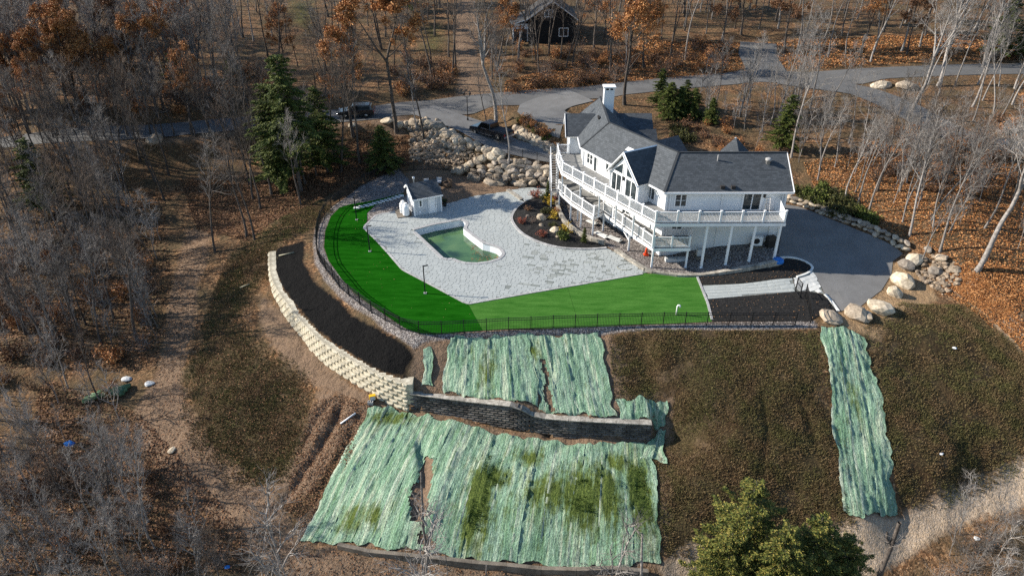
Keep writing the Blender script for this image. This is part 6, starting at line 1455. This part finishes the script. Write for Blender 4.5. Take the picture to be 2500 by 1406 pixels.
def evergreen(seed, H=14., R=2.6, base=.12, nm='needle', dens=1.0, droop=.25, sp=.34, name='evergreen_tree'):
    r = np.random.default_rng(seed); T = Tubes(); T.add(np.array([[0, 0, -.4], [0, 0, H * .5], [0, 0, H]]), [.016 * H, .009 * H, .02], 8); c = []; ax = []
    h = base * H
    while h < H * .985:
        t = (h / H - base) / (1 - base); rr_ = R * (1 - t) ** .62 * (1 if t > .08 else .6 + 5 * t) * r.uniform(.75, 1.1); nb = int(r.integers(5, 8))
        for k in range(nb):
            az = r.random() * 6.28; L = rr_ * r.uniform(.4, 1.35) + .25; d = np.array([math.cos(az), math.sin(az), .25 - droop]); b = stem(r, (0, 0, h), d, L, 4, .07, -.05); T.add(b, np.linspace(.03, .008, 5), 3)
            n = int(max(4, L * 13 * dens)); q = np.sort(r.random(n)) ** .7 * 4; i0 = np.minimum(q.astype(int), 3); p = b[i0] + (b[i0 + 1] - b[i0]) * (q - i0)[:, None]; dir_ = unit(b[-1] - b[0])
            side = np.cross(dir_, [0, 0, 1.]); sg = r.choice([-1, 1], n)[:, None]; wdt = (1 - q / 4)[:, None] * L * .28 + .05
            c.append(p + side * sg * wdt * r.random((n, 1)) + r.normal(0, .05, (n, 3))); ax.append(dir_ * .7 + side * sg * .7 + np.array([0, 0, -.15]) + r.normal(0, .2, (n, 3)))
        h += H * .026 * r.uniform(.7, 1.3)
    c = np.vstack(c); ax = np.vstack(ax); ax /= np.linalg.norm(ax, axis=1)[:, None]; n = len(c); wv = np.cross(ax, r.normal(0, .6, (n, 3)) + np.array([0, 0, 1.])); wv /= np.linalg.norm(wv, axis=1)[:, None]
    s = r.uniform(.6, 1.2, (n, 1)) * sp; v = np.stack([c - ax * s * .3, c + wv * s * .22 + ax * s * .2, c + ax * s * .8, c - wv * s * .22 + ax * s * .2], 1).reshape(-1, 3); i = np.arange(n) * 4
    return proto(name, [('trunk', T.mesh('trunk', 'bark_dark')), ('crown', mesh_from('crown', v, np.stack([i, i + 1, i + 2, i + 3], 1), nm, False))])
Ev = [evergreen(300, 16, 4.3, .36, dens=6, sp=.30), evergreen(301, 13, 3.8, .12, dens=5.5, sp=.29), evergreen(302, 7, 2.7, .08, dens=5, sp=.24)]
Cedar = [evergreen(310, 12, 3.4, .03, 'needle_gold', 9, .0, .17), evergreen(311, 11, 3.2, .03, 'needle_gold', 9, -.1, .17)]

TREES_XY = []
def at_px(pr, protoH, bx, by, ty, label, group=None, tx=None, cat='tree', smin=.2):
    """tree whose foot and top are seen at these heights of the photo"""
    g = G(bx, by); top = PY(tx or bx, ty, g[1]); Hh = max(1.5, top[2] - g[2]); s = max(smin, Hh / protoH); TREES_XY.append(g[:2])
    return place(pr, (g[0], g[1], g[2] - .05), random.random() * 6.28, (s * .5 + .5 * min(s, 1.3), s * .5 + .5 * min(s, 1.3), s) if s > 1.3 else s, (random.gauss(0, .03), random.gauss(0, .03)), label, cat, group)
# ---- trees one can point to
for pr, ph, bx, by, ty, lab in [
    (Ev[0], 16, 735, 468, 120, 'tallest dark evergreen standing left of the pool shed'), (Ev[1], 13, 690, 455, 190, 'evergreen hugging the left side of the tallest one'), (Ev[1], 13, 800, 420, 205, 'dark evergreen just right of the tallest one'),
    (Ev[2], 7, 940, 415, 305, 'young bright green hemlock left of the riprap'), (Ev[1], 13, 1612, 262, 163, 'slim evergreen behind the house nearest the chimney'), (Ev[2], 7, 1655, 285, 208, 'bushy evergreen behind the rear gables'), (Ev[2], 7, 1690, 288, 215, 'dark evergreen right of the bushy one behind the house'),
    (Ev[2], 7, 1735, 300, 238, 'small evergreen among thin trunks behind the house'), (Ev[2], 7, 1632, 290, 200, 'dark bushy evergreen in front of the slim one behind the house'), (Ev[1], 13, 1672, 272, 190, 'dark evergreen in the middle of the clump behind the house'), (Ev[1], 13, 1905, 368, 225, 'bright green evergreen behind the right wing roof'), (Ev[1], 13, 2430, 145, -20, 'large evergreen at the upper right corner'), (Ev[1], 13, 2490, 150, 0, 'evergreen at the very right edge of the far wood'), (Ev[2], 7, 430, 190, 110, 'small evergreen deep in the upper left wood'), (Ev[2], 7, 570, 195, 130, 'small evergreen in the wood above the road'), (Ev[1], 13, 1010, 30, -80, 'dark evergreen at the top edge left of the far house'), (Ev[2], 7, 255, 130, 60, 'evergreen sapling far up the upper left wood'), (Ev[1], 13, 120, 520, 330, 'dark evergreen in the thick wood at the left edge')]:
    at_px(pr, ph, bx, by, ty, lab, 'evergreens in the woods')
for pr, ph, bx, by, ty, lab in [
    (A[0], 15, 525, 615, 330, 'leaning dark trunk standing alone above the trail'), (A[1], 15, 622, 585, 350, 'dark trunk right of the lone leaning one'), (A[2], 15, 602, 578, 340, 'dark trunk paired close with another above the weedy bank'), (A[3], 15, 735, 500, 260, 'dark slanting trunk below the evergreens'),
    (A[4], 15, 832, 420, 130, 'dark straight trunk in the clearing right of the evergreens'), (A[0], 15, 878, 398, 60, 'dark trunk in the clearing left of the young hemlock'), (A[1], 15, 815, 385, 100, 'slim dark trunk behind the clearing'), (Bp_[0], 15, 1018, 318, 120, 'thin pale trunk on the verge left of the lamp'), (A[2], 15, 1036, 345, 110, 'thin dark trunk rising out of the riprap'),
    (Big[2], 18, 1213, 312, -10, 'large grey tree between the road and the pickup'), (Bp_[1], 15, 1240, 408, 150, 'pale slender tree in front of the pickup'), (A[3], 15, 1188, 300, 140, 'thin dark trunk beside the large grey tree'),
    (A[0], 15, 1096, 140, -120, 'dark trunk left in the clump by the dirt track'), (A[1], 15, 1112, 165, -100, 'dark trunk in the middle of the clump by the dirt track'), (A[4], 15, 1104, 190, -60, 'nearest dark trunk of the clump by the dirt track'), (A[2], 15, 1398, 160, -60, 'dark trunk in front of the black house'), (A[3], 15, 1340, 130, -60, 'trunk before the gable of the black house'), (A[0], 15, 1312, 138, -40, 'slim trunk before the corner of the black house'), (A[4], 15, 1368, 145, -50, 'slim trunk at the right of the black house gable'), (Big[2], 18, 1265, 150, -60, 'branching tree before the white garage of the black house'),
    (Big[0], 18, 2385, 660, 260, 'big pale forked tree leaning right at the right edge'), (Bp_[2], 15, 2295, 615, 300, 'tall pale trunk right of the parking court'), (Bp_[3], 15, 2222, 575, 260, 'pale trunk above the dry-stacked wall'), (Bp_[0], 15, 2122, 522, 250, 'pale slanting trunk above the middle of the dry-stacked wall'), (Big[1], 18, 2220, 285, -30, 'tall pale tree beside the far outcrops'), (Bp_[1], 15, 2063, 495, 270, 'left pale slanting trunk behind the parking court'), (Bp_[2], 15, 2095, 497, 260, 'second pale slanting trunk behind the parking court'), (Big[0], 18, 2290, 210, -90, 'large pale crown at the top right'), (Big[1], 18, 2400, 165, -100, 'white-limbed tree by the upper right evergreens'),
    (Bp_[3], 15, 1925, 350, 120, 'pale tree right of the evergreen behind the right wing'), (Bp_[2], 15, 1932, 385, 90, 'pale spreading tree overhanging the road bend'), (Bp_[0], 15, 2250, 640, 470, 'thin pale trunk among the rubble')]:
    at_px(pr, ph, bx, by, ty, lab, 'bare trees one can pick out')
for pr, bx, by, ty, lab in [(Oak[0], 968, 320, -30, 'tall oak with rust leaves left of the riprap'), (Oak[2], 862, 330, 60, 'oak with a column of orange leaves beside the evergreens'), (Oak[3], 1525, 256, -50, 'thick-trunked oak rising behind the chimney'), (Oak[0], 215, 300, 55, 'broad oak with rust crown above the road at the left'), (Oak[2], 60, 400, 215, 'orange-leaved oak at the left edge by the road'), (Oak[3], 110, 260, 80, 'rust-leaved oak left of the broad one'), (Oak[1], 360, 260, 90, 'brown-leaved oak right of the broad rust one'), (Oak[2], 2480, 420, 200, 'rust-leaved oak at the right edge below the side road'), (Oak[3], 2100, 130, -60, 'orange-leaved oak by the upper right road'), (Oak[2], 1450, 120, -80, 'rust-leaved oak right of the black house'), (Oak[3], 1580, 110, -70, 'oak with brown leaves in the wood beyond the road'), (Oak[0], 930, 120, -60, 'orange oak by the far lawn'), (Oak[3], 470, 330, 110, 'brown oak leaning over the road at the left'), (Oak[2], 700, 180, 10, 'oak with few brown leaves above the evergreens')]:
    at_px(pr, 15, bx, by, ty, lab, 'oaks still holding leaves')
# ---- the woods
def rpx(poly, n, mind, seed):
    r = random.Random(seed); xs = [p[0] for p in poly]; ys = [p[1] for p in poly]; out = []; tries = 0
    while len(out) < n and tries < n * 60:
        tries += 1; x, y = r.uniform(min(xs), max(xs)), r.uniform(min(ys), max(ys))
        if inside(np.array([x]), np.array([y]), poly)[0] and all((x - a) ** 2 + ((y - b) * 1.6) ** 2 > mind * mind for a, b in out): out.append((x, y))
    return out
def wood(poly, n, mind, protos, h0, h1, label, group, seed, cat='tree'):
    r = random.Random(seed)
    for px, py in rpx(poly, n, mind, seed):
        g = G(px, py)
        s = r.uniform(h0, h1); place(r.choice(protos), (g[0], g[1], g[2] - .05), r.random() * 6.28, (s * r.uniform(.85, 1.1), s * r.uniform(.85, 1.1), s), (r.gauss(0, .045), r.gauss(0, .045)), label, cat, group)
wood([(-60, 20), (680, 20), (700, 230), (640, 285), (200, 318), (-60, 330)], 62, 30, A, .8, 1.15, 'bare grey tree in the dense wood beyond the road at upper left', 'bare trees of the upper left wood', 1)
wood([(-60, 375), (330, 362), (480, 370), (420, 470), (410, 560), (390, 700), (330, 860), (-60, 880)], 58, 26, A, .6, 1.0, 'bare grey tree in the thick wood left of the trail', 'bare trees of the left wood', 2)
wood([(480, 370), (640, 345), (830, 350), (800, 440), (640, 520), (560, 480)], 16, 30, A, .6, .95, 'bare tree in the open wood between road and pool', 'bare trees in the open wood', 3)
wood([(780, 30), (1060, 30), (1080, 200), (960, 235), (780, 250)], 13, 34, A, .7, 1.05, 'bare tree by the far lawn left of the dirt track', 'bare trees by the far lawn', 4)
wood([(1400, 20), (1840, 20), (1830, 120), (1600, 170), (1420, 190)], 24, 28, A + Bp_, .7, 1.05, 'bare tree in the wood beyond the road right of the black house', 'bare trees beyond the road', 5)
wood([(1880, 20), (2560, 20), (2560, 145), (2000, 160), (1890, 150)], 26, 30, Bp_, .7, 1.1, 'bare pale tree in the wood above the upper right road', 'bare trees of the upper right wood', 6)
wood([(1700, 255), (1880, 235), (2080, 250), (2060, 330), (1950, 340), (1760, 330)], 26, 22, Bp_ + Sap, .5, .85, 'thin bare tree between the road and the right wing', 'thin trees behind the right wing', 7)
wood([(2000, 340), (2240, 330), (2560, 400), (2560, 650), (2360, 600), (2240, 560), (2100, 500), (1990, 440)], 36, 30, Bp_ + A[:2], .45, .8, 'pale bare tree on the leafy slope right of the parking court', 'pale trees of the right slope', 8)
wood([(2260, 200), (2560, 195), (2560, 330), (2300, 290)], 14, 30, Bp_, .6, .95, 'pale bare tree between the two roads at the right', 'bare trees between the roads', 9)
wood([(1660, 230), (1830, 225), (1960, 300), (1960, 420), (2200, 350), (2500, 480), (2500, 620), (2250, 560), (2000, 420), (1700, 320)], 46, 18, Sap, .5, 1.1, 'thin sapling on the leafy slope behind the house', 'saplings behind the house', 10, 'sapling')
wood([(-60, 380), (400, 380), (400, 880), (-60, 900)], 60, 18, Sap, .6, 1.3, 'thin sapling in the undergrowth left of the trail', 'saplings left of the trail', 11, 'sapling')
wood([(-80, 930), (200, 930), (330, 1060), (420, 1250), (560, 1400), (560, 1500), (-80, 1500)], 26, 50, Bp_ + A, .42, .62, 'bare twisted tree at the lower left below the trail', 'bare trees at lower left', 12)
wood([(-80, 900), (250, 900), (380, 1130), (560, 1380), (620, 1500), (-80, 1500)], 60, 26, Sap + Brush, .55, 1.0, 'twiggy brush at the lower left below the trail', 'brush at lower left', 13, 'brush')
wood([(2260, 1360), (2400, 1270), (2520, 1240), (2600, 1500), (2250, 1500)], 26, 34, Brush + Sap[2:], .5, .9, 'twiggy grey brush at the bottom right corner', 'brush at bottom right', 14, 'brush')
# the far part of the wood reads as one mass
wood([(-40, 60), (480, 50), (520, 240), (380, 280), (-40, 330)], 15, 60, Oak, .7, 1.05, 'rust-leaved oak scattered in the upper left wood', 'oaks of the upper left wood', 51)
wood([(780, 10), (1080, 10), (1060, 150), (800, 200)], 7, 50, Oak[2:], .7, 1.0, 'orange-leaved oak at the top left of the far house', 'oaks by the far house', 52)
wood([(1420, 10), (2500, 10), (2480, 140), (1900, 150), (1460, 180)], 14, 70, Oak[1:], .6, .95, 'rust-leaved oak in the wood along the top right', 'oaks of the top right wood', 53)
wood([(100, 340), (400, 325), (640, 305), (640, 335), (400, 362), (100, 372)], 16, 26, A, .55, .85, 'bare tree on the near verge of the road at the left', 'bare trees on the left verge', 54)
wood([(1180, 60), (1420, 60), (1420, 180), (1200, 200)], 9, 34, A + Oak[3:], .6, .9, 'bare tree screening the black house beyond the road', 'trees before the black house', 55)
wood([(-20, 300), (300, 270), (430, 290), (380, 326), (-20, 348)], 8, 44, [Oak[0], Oak[2], Oak[3]], .65, .95, 'rust-leaved oak beside the road at the left edge', 'oaks by the left road', 56)
def wood_mass(name, label, poly, n, seed, h0=11, h1=16, barkm='bark_grey', leafy=.0):
    r = random.Random(seed); lib = []
    for i in range(3):
        T, K, tips = bare_tree(700 + i, H=14, r0=.13, clear=.35, nl=11, limb=.28, ang=.62, sub=5, tw=4, tl=2, twr=.015); lib.append((np.vstack(T.v + K.v), np.vstack(T.f + [f + T.n for f in K.f])))
    V = []; F = []; k = 0
    for px, py in rpx(poly, n, 10, seed):
        g = G(px, py); v, f = r.choice(lib); a = r.random() * 6.28; s = r.uniform(h0, h1) / 14; ca, sa = math.cos(a) * s, math.sin(a) * s
        V.append(np.column_stack([g[0] + v[:, 0] * ca - v[:, 1] * sa, g[1] + v[:, 0] * sa + v[:, 1] * ca, g[2] + v[:, 2] * s])); F.append(f + k); k += len(v)
    o = fast_mesh(name, np.vstack(V), np.vstack(F), barkm, smooth=True); tag(o, label, 'wood', kind='stuff')
wood_mass('distant_wood', 'grey mass of far bare trees filling the upper left', [(-60, 5), (690, 5), (690, 200), (640, 262), (300, 290), (-60, 318)], 85, 41)
wood_mass('distant_wood', 'grey mass of far bare trees along the top right', [(1420, 0), (2560, 0), (2560, 90), (1900, 110), (1500, 130)], 45, 42)
wood_mass('thicket', 'grey tangle of bare trees filling the left edge', [(-120, 400), (260, 390), (330, 480), (250, 700), (200, 860), (-120, 880)], 46, 43, 7, 12)
wood_mass('thicket', 'pale tangle of bare trees in the lower left corner', [(-120, 960), (180, 960), (330, 1180), (480, 1420), (480, 1560), (-120, 1560)], 26, 44, 5, 8, 'bark_pale')
wood([(700, 60), (900, 40), (930, 220), (760, 250), (690, 200)], 14, 26, A, .5, .85, 'bare tree between the upper left wood and the far lawn', 'bare trees beside the far lawn', 57)
wood([(1180, 100), (1330, 130), (1250, 200), (1200, 215)], 12, 20, Shr + Sap, .8, 1.3, 'brown thicket plant between dirt track and black house', 'thicket by the dirt track', 58, 'shrub')
# leafy undergrowth
wood([(-40, 620), (380, 560), (390, 880), (100, 900), (-40, 880)], 46, 20, Shr, .8, 1.5, 'rust-leaved shrub under the trees left of the trail', 'shrubs left of the trail', 20, 'shrub')
wood([(960, 150), (1110, 165), (1115, 225), (960, 240)], 16, 14, Shr[:2], .9, 1.5, 'rust-leaved shrub by the road left of the dirt track', 'shrubs by the dirt track', 21, 'shrub')
wood([(1240, 190), (1330, 130), (1560, 120), (1760, 110), (1790, 170), (1480, 205), (1250, 235)], 46, 16, Shr, .8, 1.4, 'rust-leaved shrub on the bank beyond the road behind the house', 'shrubs beyond the road', 22, 'shrub')
wood([(150, 230), (640, 180), (660, 270), (200, 300)], 30, 22, Shr, .9, 1.6, 'rust-leaved shrub in the wood above the road at left', 'shrubs above the road', 23, 'shrub')
wood([(2100, 330), (2500, 260), (2500, 420), (2420, 500), (2100, 440)], 34, 20, Shr, .7, 1.3, 'brown-leaved shrub on the slope between drive and side road', 'shrubs on the right slope', 24, 'shrub')
wood([(1660, 310), (1760, 300), (1900, 400), (1880, 420), (1700, 350)], 12, 16, Shr[:2], .6, 1.0, 'low rust shrub just behind the house roofs', 'shrubs behind the house', 25, 'shrub')
wood([(-60, 910), (300, 910), (560, 1390), (-60, 1420)], 24, 40, Shr, .7, 1.2, 'rust-leaved shrub in the lower left brush', 'shrubs at lower left', 26, 'shrub')
# shrubs by the drive and in the planting bed
JUN = shrub(230, 'needle', 1300, .9, .7, (.05, .12), 20, 'bark_dark', 'juniper'); OLV = shrub(231, 'leaf_olive', 900, .9, .8, (.05, .11), 18, 'bark_dark')
wood([(1945, 440), (1985, 445), (2090, 510), (2140, 540), (2120, 555), (1990, 505), (1945, 480)], 22, 12, [JUN, OLV], .9, 1.5, 'dark green spreading juniper above the dry-stacked wall', 'junipers by the parking court', 27, 'shrub')
wood([(1640, 310), (1700, 340), (1690, 360), (1660, 345)], 5, 12, [OLV], 1, 1.4, 'olive shrub tucked behind the rear gable', 'shrubs at the rear gable', 28, 'shrub')
wood([(1270, 285), (1345, 335), (1335, 350), (1265, 300)], 16, 8, [JUN, Shr[0], Shr[1]], .5, .9, 'low clipped shrub on the bank above the pickup', 'shrubs above the pickup', 29, 'shrub')
YEL = shrub(240, 'leaf_yellow', 500, .5, .9, (.05, .1), 12, 'bark_dark'); RED = shrub(241, 'leaf_red', 600, .7, .9, (.05, .1), 14, 'bark_dark')
for pr, px, py, s, lab in [(YEL, 1340, 500, 1.0, 'upper yellow shrub in the planting bed'), (YEL, 1352, 534, .9, 'yellow shrub beside the big planting bed boulder'), (YEL, 1383, 565, 1.0, 'yellow shrub at the foot of the curved stone wall'), (RED, 1308, 482, 1.1, 'red-leaved shrub at the top of the planting bed'), (RED, 1352, 490, .9, 'red-brown shrub against the curved stone wall'), (RED, 1273, 545, .8, 'rust shrub at the left edge of the planting bed'), (RED, 1322, 577, .8, 'rust shrub low in the planting bed'), (OLV, 1335, 488, .9, 'dark green shrub behind the upper yellow one'), (OLV, 1332, 520, .8, 'green shrub above the big planting bed boulder'), (JUN, 1378, 583, 1.1, 'wide dark juniper at the right of the planting bed'), (OLV, 1350, 552, .6, 'small green shrub between the two bed boulders'), (Shr[1], 1358, 520, .45, 'rust shrub halfway along the curved stone wall'), (Shr[0], 1290, 515, .45, 'withered shrub at the upper left of the planting bed'), (Shr[2], 1300, 545, .35, 'dry twiggy plant in the middle of the bed')]:
    p = P(px, py, .25); place(pr, p, random.random() * 6, s, (0, 0), lab, 'shrub', 'shrubs of the planting bed')
place(Ev[2], P(1337, 490, .2), 0, (.13, .13, .36), (0, 0), 'narrow columnar conifer at the top of the planting bed', 'conifer'); place(Ev[2], P(1426, 592, .2), 0, (.14, .14, .24), (0, 0), 'little columnar conifer at the right tip of the planting bed', 'conifer')
# ---- foreground
for pr, ph, tx, ty, y, lab in [(Cedar[0], 12, 1848, 1172, 29.5, 'golden green cedar with the highest tip at bottom right'), (Cedar[1], 11, 2010, 1262, 28.2, 'golden green cedar right of the highest one'), (Cedar[0], 12, 1930, 1280, 27.6, 'golden green cedar in front between the other two'), (Cedar[1], 11, 1790, 1300, 28.6, 'low golden green cedar at the left of the clump'), (Cedar[0], 12, 2085, 1310, 28.0, 'golden green cedar at the right end of the clump')]:
    t = PY(tx, ty, y); zb = tz(t[0], y); s = (t[2] - zb) / ph; place(pr, (t[0], y, zb), random.random() * 6, (s * .95, s * .95, s), (0, 0), lab, 'evergreen tree', 'cedars at the bottom')
def snag(label, tx, ty, bx, y, r0=.2, seed=1, twigs=True):
    t = PY(tx, ty, y + .5); b = PY(bx, 1500, y); zb = tz(b[0], y); r = np.random.default_rng(seed); T = Tubes(); p0 = np.array([b[0], y, zb - .2]); p1 = np.array(t); n = 7
    pts = np.array([p0 + (p1 - p0) * k / n + (r.normal(0, .05, 3) if 0 < k < n else 0) for k in range(n + 1)]); T.add(pts - p0, np.linspace(r0, r0 * .45, n + 1), 8); K = Tubes()
    if r0 > .2: q = pts[-2] - p0; T.add(np.array([q, q + np.array([-.35, .1, .5]), q + np.array([-.45, .15, 1.0])]), [r0 * .5, r0 * .35, r0 * .22], 6)
    for k in range(9 if twigs else 3):
        q = pts[r.integers(3, n)] - p0; s_ = stem(r, q, (r.normal(), r.normal() * .6, .7), r.uniform(.6, 1.8 if twigs else .8), 3, .12, .05); K.add(s_, np.linspace(.03, .008, 4), 4)
        for j in range(5): w = stem(r, s_[r.integers(1, 4)], r.normal(0, 1, 3) + np.array([0, 0, .5]), r.uniform(.3, .8), 2, .1, 0); K.add(w, [.012, .008, .004], 3)
    place(proto('dead_tree', [('trunk', T.mesh('trunk', 'bark_dark' if r0 > .2 else 'bark_grey')), ('branches', K.mesh('branches', 'bark_grey'))]), tuple(p0), 0, 1, (0, 0), label, 'dead tree', 'dead trees at the bottom')
snag('broken dead trunk leaning right beside the gravel track', 2196, 1275, 2120, 26.5, .24, 1, True); snag('pale dead stub before the lower right of the green slope', 1568, 1302, 1575, 27.5, .13, 2, False); snag('forked dead tree before the torn green blanket', 1028, 1150, 1040, 27.5, .12, 3); snag('slim dead stem left before the toe wall', 1087, 1350, 1086, 27, .06, 4, False); snag('low dead stem before the middle of the toe wall', 1188, 1378, 1190, 26, .08, 5, False)
for tx, ty, y, s_, lab in [(1500, 1240, 28.5, .6, 'thin bare sapling before the lower right of the green slope'), (985, 1200, 28, .6, 'bare sapling before the left of the toe wall'), (650, 1170, 30, .7, 'drooping bare tree over the lower trail'), (690, 1280, 28, .5, 'small bare tree by the bottom of the trail')]:
    t = PY(tx, ty, y); zb = tz(t[0], y); place(random.choice(Sap), (t[0], y, zb), 0, (t[2] - zb) / 7, (0, 0), lab, 'tree', 'foreground saplings')
# ================================================================== ground cover
def tufts(name, label, polys, n, h0, h1, mat_, seed, blades=5, w=.06, cat='grass', lay=.5):
    r = np.random.default_rng(seed); pts = []; per = n // len(polys)
    for poly in polys:
        A_ = np.array(poly); lo, hi = A_.min(0), A_.max(0); got = np.zeros((0, 2))
        while len(got) < per:
            q = r.uniform(lo, hi, (per * 2, 2)); d = sdist(q[:, 0], q[:, 1], poly); q = q[(d > .7 - 2.0 * r.random(len(q)) ** .6) & (fnoise(q[:, 0] * .5, q[:, 1] * .5) > .2 + r.random(len(q)) * .42)]; got = np.vstack([got, q])
        pts.append(got[:per])
    p = np.vstack(pts); z = TZ(p[:, 0], p[:, 1]); N = len(p); b = np.repeat(np.column_stack([p, z]), blades, 0); M = len(b)
    az = r.random(M) * 6.283; L = r.uniform(h0, h1, M); lean = r.uniform(.1, lay + .1, M); d = np.stack([np.cos(az) * lean, np.sin(az) * lean, np.sqrt(np.maximum(0, 1 - lean ** 2))], 1); sd = np.stack([-np.sin(az), np.cos(az), np.zeros(M)], 1)
    b = b + np.stack([np.cos(az), np.sin(az), np.zeros(M)], 1) * r.random((M, 1)) * .06; tip = b + d * L[:, None]
    v = np.stack([b - sd * w / 2, b + sd * w / 2, tip], 1).reshape(-1, 3); i = np.arange(M) * 3
    o = fast_mesh(name, v, np.stack([i, i + 1, i + 2], 1), mat_); tag(o, label, cat, kind='stuff'); return o
def weed_material():
    m, nt, bs = newmat('weed_blade'); r = rnd_island(nt); v = coords(nt, 'World')
    a = ramp(nt, r, [(0, (.045, .04, .017)), (.5, (.12, .11, .042)), (1, (.21, .185, .075))]); b = ramp(nt, r, [(0, (.065, .042, .022)), (.5, (.165, .11, .056)), (1, (.32, .22, .12))])
    c = mix(nt, ramp(nt, noise(nt, v, .5, 5, .65), [(.4, 0.0), (.6, 1.0)]), a, b); nt.links.new(c, bs.inputs['Base Color']); bs.inputs['Roughness'].default_value = .9; bs.inputs['Specular IOR Level'].default_value = .1
weed_material()
leafmat('green_blade', [(0, (.02, .045, .006)), (.5, (.06, .11, .015)), (1, (.12, .17, .035))])
tufts('weed_cover', 'dark olive and brown weeds covering the right bank', [R_WEED_M], 38000, .05, .18, 'weed_blade', 1, 4, .04, lay=.8)
tufts('weed_cover', 'dark brown weeds on the far right bank', [R_WEED_R], 28000, .05, .18, 'weed_blade', 2, 4, .04, lay=.8)
tufts('weed_cover', 'olive weeds on the bank left of the pale wall', [R_WEED_L], 28000, .05, .2, 'weed_blade', 3, 4, .04, lay=.8)
tufts('grass_patch', 'green grass growing through the erosion blankets', [GXY(q) for q in ([(1350, 1190), (1440, 1170), (1450, 1240), (1360, 1250)], [(1460, 1150), (1520, 1150), (1510, 1260), (1450, 1240)], [(1545, 1130), (1580, 1140), (1585, 1270), (1545, 1250)], [(1155, 1170), (1190, 1160), (1185, 1290), (1145, 1300)], [(1190, 1110), (1240, 1140), (1230, 1190), (1180, 1170)])], 3600, .10, .24, 'green_blade', 4, 4, .05)
# fallen leaves
def fallen(name, label, polys, n, s0, s1, mat_, seed, off=.04, zf=None):
    r = np.random.default_rng(seed); pts = []; per = n // len(polys)
    for poly in polys:
        A_ = np.array(poly); lo, hi = A_.min(0), A_.max(0); got = np.zeros((0, 2))
        while len(got) < per:
            q = r.uniform(lo, hi, (per * 2, 2)); q = q[inside(q[:, 0], q[:, 1], poly)]; got = np.vstack([got, q])
        pts.append(got[:per])
    p = np.vstack(pts); z = (TZ(p[:, 0], p[:, 1]) if zf is None else np.full(len(p), zf)) + off + r.random(len(p)) * .03; v, f = leaf_quads(r, np.column_stack([p, z]), s0, s1, 1.2, .0)
    c = np.repeat(np.column_stack([p, z]), 4, 0); v[:, 2] = c[:, 2] + (v[:, 2] - c[:, 2]) * .45
    o = fast_mesh(name, v, f, mat_); tag(o, label, 'leaves', kind='stuff'); return o
fallen('leaf_litter', 'rust fallen leaves on the open wood floor behind the pool', [GXY([(440, 440), (640, 430), (880, 320), (1000, 330), (1000, 400), (860, 440), (760, 500), (600, 590), (480, 560)])], 26000, .10, .22, 'leaf_brown', 1)
fallen('leaf_litter', 'rust fallen leaves on the slope right of the house', [GXY([(1960, 400), (2200, 350), (2500, 380), (2500, 660), (2350, 650), (2180, 570), (2000, 480)])], 22000, .10, .2, 'leaf_rust', 2)
fallen('leaf_litter', 'rust fallen leaves on the bank beyond the road', [GXY([(1230, 200), (1600, 100), (2500, 90), (2500, 150), (1900, 170), (1500, 205), (1230, 235)])], 30000, .14, .3, 'leaf_rust', 3)
fallen('leaf_litter', 'brown fallen leaves under the left wood', [GXY([(0, 500), (400, 470), (420, 700), (380, 900), (0, 900)]), GXY([(100, 920), (330, 1000), (600, 1300), (600, 1400), (0, 1400)])], 32000, .09, .2, 'leaf_brown', 4)
fallen('leaf_litter', 'scattered fallen leaves on the trail banks', [R_WEED_L, R_WEED_L2, R_TRAIL], 15000, .07, .15, 'leaf_brown', 5)
fallen('leaf_litter', 'fallen leaves on the right track and verge', [R_GRAVELPATH_R, GXY([(2280, 700), (2360, 640), (2500, 660), (2500, 760), (2420, 800)])], 12000, .09, .18, 'leaf_rust', 6)
fallen('leaf_litter', 'pale fallen leaves on the mulch beds', [MB1, MB2], 420, .06, .11, 'dead_leaf', 7, .1)
fallen('leaf_litter', 'pale fallen leaves dotted over the turf', [XY(t1)], 110, .04, .09, 'dead_leaf', 8, .05, 0.0)
